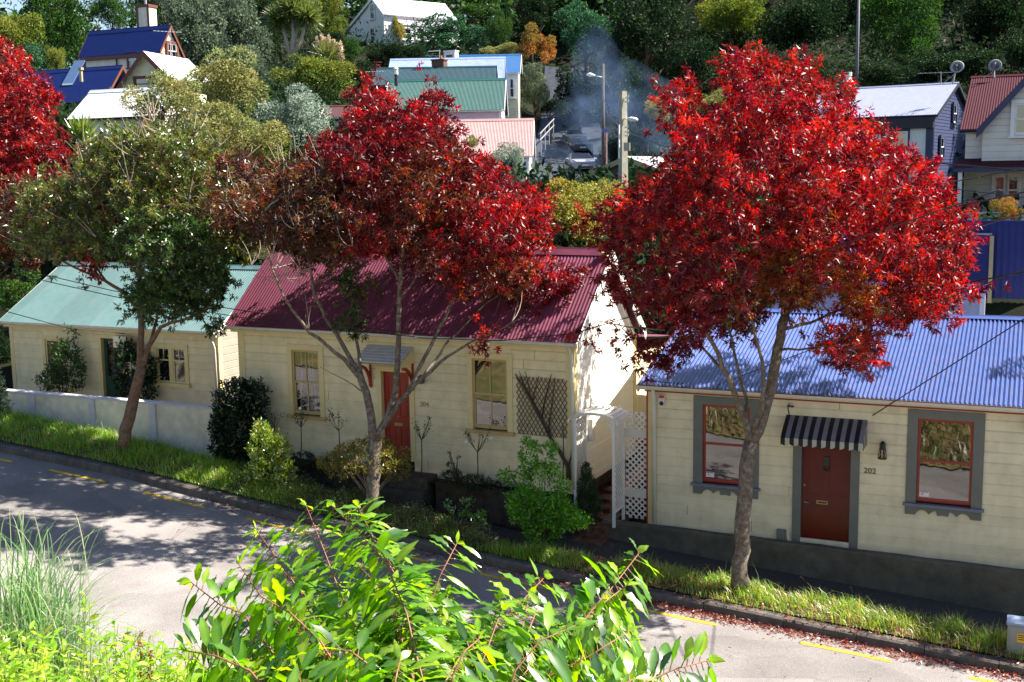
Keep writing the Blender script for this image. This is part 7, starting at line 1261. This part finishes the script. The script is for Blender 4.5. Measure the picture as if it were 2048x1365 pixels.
# ------------------------------------------------------------------ foreground plants on the near bank
def big_leaves(specs, name, m, parent):
    """specs: (base, dir, side hint, length, width, colour): curved, folded leaves of 2x6 faces"""
    V = []; F = []; C = []
    prof = [0.0, 0.62, 0.96, 1.0, 0.80, 0.42, 0.0]
    for b, d, s, L_, Wd, col in specs:
        d = d/np.linalg.norm(d); s = s-d*(s @ d); s = s/(np.linalg.norm(s)+1e-9); n = np.cross(s, d); 
        if n[2] < 0: n = -n
        o = len(V); dr = random.uniform(0.12, 0.45); fold = random.uniform(0.05, 0.28); tw = random.uniform(-0.5, 0.5); wv = random.uniform(0, 6.28)
        for i, w in enumerate(prof):
            t = i/6; c = b+d*L_*t-np.array([0, 0, 1])*L_*dr*t*t; ss = s*math.cos(tw*t)+n*math.sin(tw*t); h = w*Wd*0.5; rip = 0.03*L_*math.sin(t*19+wv)
            V += [c-ss*h+n*(h*fold+rip), c, c+ss*h+n*(h*fold-rip)]; cc = np.array(col)*(1+0.08*math.sin(i*2.0)); C += [cc, np.minimum(cc*1.35+0.02, 1), cc]
        for i in range(6): k = o+i*3; F += [(k, k+1, k+4, k+3), (k+1, k+2, k+5, k+4)]
    return np_mesh(name, np.array(V), np.array(F), m, parent, np.array(C), smooth=True)
M_bigleaf = leaf_mat('big_leaf', 0.56, 0.08, 0.30, 1.8)
def cherry():
    global RNG; RNG = np.random.default_rng(41); random.seed(41)
    base = np.array([0.0, 3.4, 6.95]); r = thing('broadleaf_sapling', 'leafy bright green sapling with reddish stems in the foreground centre', 'sapling', base)
    px = [[(747, 1360, 3.5), (672, 1269, 3.6), (635, 1240, 3.65), (593, 1161, 3.7), (540, 1086, 3.8), (513, 1050, 3.85)], [(720, 1365, 3.9), (690, 1200, 4.0), (664, 1132, 4.05), (639, 1066, 4.1), (612, 1000, 4.15)], [(850, 1365, 3.3), (830, 1290, 3.4), (813, 1215, 3.5), (772, 1115, 3.6), (714, 1049, 3.7), (664, 1000, 3.75)], [(890, 1365, 3.9), (850, 1230, 4.0), (784, 1128, 4.1), (747, 1066, 4.15), (716, 1002, 4.2)], [(700, 1365, 3.2), (640, 1270, 3.3), (581, 1215, 3.35), (523, 1182, 3.4), (478, 1118, 3.45)], [(640, 1400, 3.4), (581, 1335, 3.45), (535, 1281, 3.5), (486, 1215, 3.55), (440, 1198, 3.6), (382, 1153, 3.65)], [(930, 1400, 3.6), (954, 1302, 3.7), (987, 1257, 3.75), (1028, 1207, 3.8), (1090, 1142, 3.9)], [(1060, 1400, 3.4), (1115, 1311, 3.5), (1132, 1290, 3.52), (1165, 1232, 3.6), (1203, 1186, 3.65), (1223, 1165, 3.7), (1278, 1095, 3.8)], [(1165, 1232, 3.6), (1200, 1200, 3.65), (1252, 1160, 3.7)], [(1150, 1420, 3.0), (1286, 1356, 3.1), (1348, 1327, 3.15), (1418, 1309, 3.2)], [(880, 1420, 3.9), (860, 1200, 4.0), (880, 1140, 4.05), (914, 1075, 4.1)], [(560, 1400, 3.0), (500, 1330, 3.05), (430, 1300, 3.1), (372, 1290, 3.15)], [(1010, 1400, 3.1), (1030, 1330, 3.15), (1080, 1270, 3.2), (1150, 1240, 3.25)], [(760, 1400, 3.0), (740, 1320, 3.0), (700, 1290, 3.0), (640, 1290, 3.05)], [(900, 1420, 3.0), (905, 1340, 3.0), (930, 1290, 3.05), (960, 1265, 3.1)], [(480, 1420, 3.3), (450, 1350, 3.35), (405, 1320, 3.4)], [(1000, 1420, 3.3), (1060, 1360, 3.3), (1180, 1300, 3.35), (1260, 1250, 3.4)], [(1180, 1430, 2.9), (1220, 1370, 2.95), (1270, 1345, 3.0)], [(800, 1420, 2.8), (790, 1350, 2.8), (800, 1310, 2.85)], [(600, 1430, 2.8), (610, 1370, 2.85), (590, 1330, 2.9)]]
    # fill-in shoots deeper in the bush
    for k in range(74):
        x = RNG.uniform(410, 1300); t = RNG.uniform(1150, 1310)+abs(x-840)*0.12; d = RNG.uniform(3.4, 4.3); px.append([(840+(x-840)*0.5, 1450, d-0.1), (840+(x-840)*0.8+RNG.uniform(-20, 20), (t+1450)/2, d), (x, t, d+0.1)])
    for pl in list(px[:20]):
        o1, o2 = RNG.uniform(-34, 34), RNG.uniform(8, 30); px.append([(x+o1*0.6, y+o2, d+RNG.uniform(-0.2, 0.2)) if i == 0 else (x+o1, y+o2+8*i, d+0.12) for i, (x, y, d) in enumerate(pl[:-1])])
    st = MB(); specs = []; G = [(0.11, 0.25, 0.008), (0.18, 0.33, 0.010), (0.065, 0.17, 0.008), (0.25, 0.37, 0.020), (0.035, 0.10, 0.014)]
    for bi, pl in enumerate(px):
        P = [at(x, y+12, d+0.3) for x, y, d in pl]; 
        L0 = sum(np.linalg.norm(b-a) for a, b in zip(P[:-1], P[1:])); root = base+np.array([RNG.normal()*0.06, RNG.normal()*0.06, 0]); low = (root+P[0])/2; st.tube([root, low]+P, [0.010, 0.008]+list(np.linspace(0.0042, 0.0016, len(P))), 7)
        # alternate leaves along the upper stem
        acc = 0; side = 1; nxt = L0*0.06
        for a, b in zip(P[:-1], P[1:]):
            l = np.linalg.norm(b-a); u = (b-a)/l
            while nxt < acc+l:
                t = (nxt-acc)/l; c = a+(b-a)*t; f = nxt/L0; rgt = unit(np.cross(u, -cF)); az = side*unit(rgt*1.0+cF*RNG.uniform(-0.9, 0.5)+np.array([0, 0, 0])); dirn = unit(az*0.85+u*RNG.uniform(0.15, 0.55)+np.array([0, 0, RNG.uniform(-0.95, 0.0)])); L_ = RNG.uniform(0.095, 0.165)*(1.0-0.4*max(0, f-0.75)/0.25)
                pet = c+dirn*0.02; st.tube([c, pet], [0.002, 0.0015], 4, cap=False); hint = np.cross(dirn, np.array([0, 0, 1.0]))+np.array([0, 0, RNG.uniform(-0.5, 0.5)])
                specs.append((pet, dirn, hint, L_, L_*RNG.uniform(0.22, 0.30), tuple(np.array(G[RNG.choice(5, p=(0.3, 0.27, 0.2, 0.13, 0.1))])*RNG.uniform(0.8, 1.15)))); side = -side; nxt += RNG.uniform(0.0065, 0.014)
            acc += l
        for k in range(3): dirn = unit(u+RNG.normal(size=3)*0.5); specs.append((P[-1], dirn, RNG.normal(size=3), RNG.uniform(0.04, 0.075), 0.022, G[3]))
    st.build('stem', M_redstem, r, smooth=True); big_leaves(specs, 'foliage', M_bigleaf, r)
cherry()
def arching(name, label, cat, spec, m, seed, colfn):
    """spec: list of (base, direction xy, height, reach, droop, width)"""
    V = []; F = []; C = []; rng = np.random.default_rng(seed); base = spec[0][0]; r = thing(name, label, cat, base)
    for b, az, H, reach, droop, w in spec:
        d = np.array([math.cos(az), math.sin(az), 0]); s = np.array([-math.sin(az), math.cos(az), 0]); s = unit(s*0.7+cR*0.7*(1 if s @ cR > 0 else -1)); o = len(V); n = 9; c = colfn(rng)
        for i in range(n+1):
            t = i/n; p = b+d*reach*(t**1.7)+np.array([0, 0, H*(1.55*t-0.55*t*t*(1+droop))]); ww = w*(1-t)**0.6*0.5+0.0004; V += [p-s*ww, p+s*ww]; C += [c, c]
        for i in range(n): k = o+2*i; F.append((k, k+1, k+3, k+2))
    np_mesh('blades', np.array(V), np.array(F), m, r, np.array(C)); return r
def tussock():
    rng = np.random.default_rng(51); c = at(75, 1330, 7.0); c[2] -= 0.15; sp = []
    for k in range(420): a = rng.uniform(0, 6.28); sp.append((c+np.array([rng.normal()*0.11, rng.normal()*0.08, 0]), a, rng.uniform(0.6, 1.3)*(1 if k % 3 else 0.7), rng.uniform(0.05, 0.55), rng.uniform(0.1, 0.95), rng.uniform(0.006, 0.012)))
    for k in range(60): sp.append((c+np.array([rng.normal()*0.12, rng.normal()*0.08, 0]), rng.normal()*0.6, rng.uniform(0.45, 0.95), rng.uniform(0.35, 0.85), rng.uniform(0.7, 1.3), 0.006))
    for a, H, re in ((0.1, 0.75, 0.75), (0.2, 0.6, 0.7), (-0.2, 0.85, 0.6), (0.4, 0.7, 0.55), (-0.5, 0.6, 0.65), (3.0, 0.8, 0.4), (0.0, 0.5, 0.6), (2.7, 0.9, 0.35), (0.3, 0.95, 0.35)): sp.append((c, a, H, re, 0.9, 0.007))
    arching('tussock_grass', 'tall arching tussock grass at the lower left edge', 'grass clump', sp, M_grassl, 52, lambda g: np.array([(0.30, 0.44, 0.20), (0.18, 0.34, 0.12), (0.48, 0.54, 0.34), (0.10, 0.22, 0.07)][g.integers(4)])*g.uniform(0.8, 1.2))
tussock()
def weeds():
    global RNG; RNG = np.random.default_rng(61); random.seed(61); specs = []; st = MB(); r = thing('weed_patch', 'bright yellow green leafy weeds crowding the lower left corner', 'weeds', at(150, 1420, 5.6)); G = [(0.22, 0.40, 0.02), (0.30, 0.46, 0.03), (0.15, 0.30, 0.02), (0.38, 0.48, 0.06)]
    tops = [(x, 1275+RNG.uniform(-35, 55)+max(0, x-230)*0.28, RNG.uniform(5.0, 6.4)) for x in RNG.uniform(-30, 395, 105)]+[(172, 1175, 5.8), (178, 1200, 5.8), (255, 1255, 5.6), (60, 1250, 5.9), (305, 1270, 5.7)]
    for x, y, d in tops:
        t = at(x, y, d); b = at(x+RNG.uniform(-25, 25), 1450, d); st.tube([b, (b+t)/2+RNG.normal(size=3)*0.015, t], [0.004, 0.003, 0.0015], 4, cap=False)
        for k in range(17): f = RNG.uniform(0.15, 1.0); c = b+(t-b)*f; a = RNG.uniform(0, 6.28); dirn = unit(np.array([math.cos(a), math.sin(a), RNG.uniform(0.1, 1.3)])); L_ = RNG.uniform(0.05, 0.12)*(1.1-0.4*f); specs.append((c, dirn, np.cross(dirn, (0, 0, 1.0))+RNG.normal(size=3)*0.3, L_, L_*RNG.uniform(0.2, 0.32), tuple(np.array(G[RNG.integers(4)])*RNG.uniform(0.75, 1.15))))
    st.build('stem', mat('weed_stem', (0.20, 0.26, 0.05), 0.7, 0.2, 0.2, 20), r); big_leaves(specs, 'foliage', M_bigleaf, r)
    # two brown dock seed heads
    for x, y, lab in ((280, 1262, 'left'), (300, 1300, 'right')):
        t = at(x, y, 5.5); b = at(x+3, 1440, 5.5); s = thing('dock_seed_head', 'brown dried dock seed spike among the weeds, '+lab+' of two', 'weed', b); mb = MB(); mb.tube([b, t], [0.004, 0.002], 5); mb.build('stem', M_redstem, s); n = 160; k = RNG.random(n); V, F = leaf_quads(t+(b-t)*k[:, None]*0.75+RNG.normal(size=(n, 3))*0.008, RNG.normal(size=(n, 3)), 0.016, 0.010); np_mesh('seeds', V, F, M_leaf, s, np.repeat(pick([(0.30, 0.15, 0.06), (0.22, 0.10, 0.05)], n), 4, 0))
weeds()

def bank_grass():
    global RNG; RNG = np.random.default_rng(91); n = 16000; u = RNG.uniform(-14, 13, n); v = RNG.uniform(10.2, 15.5, n); P = A.o+u[:, None]*A.e+v[:, None]*A.n; P[:, 2] = zbank(u, v)
    k = (9-P[:, 2])/np.maximum(P[:, 1], 0.1) > 0.46; P = P[k]; n = len(P); blades(P, RNG.uniform(0.2, 0.55, n), RNG.uniform(0.3, 1.0, n), RNG.uniform(0.02, 0.05, n), pick([(0.30, 0.22, 0.10), (0.14, 0.18, 0.04), (0.40, 0.30, 0.16), (0.08, 0.13, 0.03)], n), 'bank_grass', M_grassl); o = bpy.data.objects['bank_grass']; tag(o, 'rough dry grass on the bank across the road', 'grass', kind='stuff')
bank_grass()
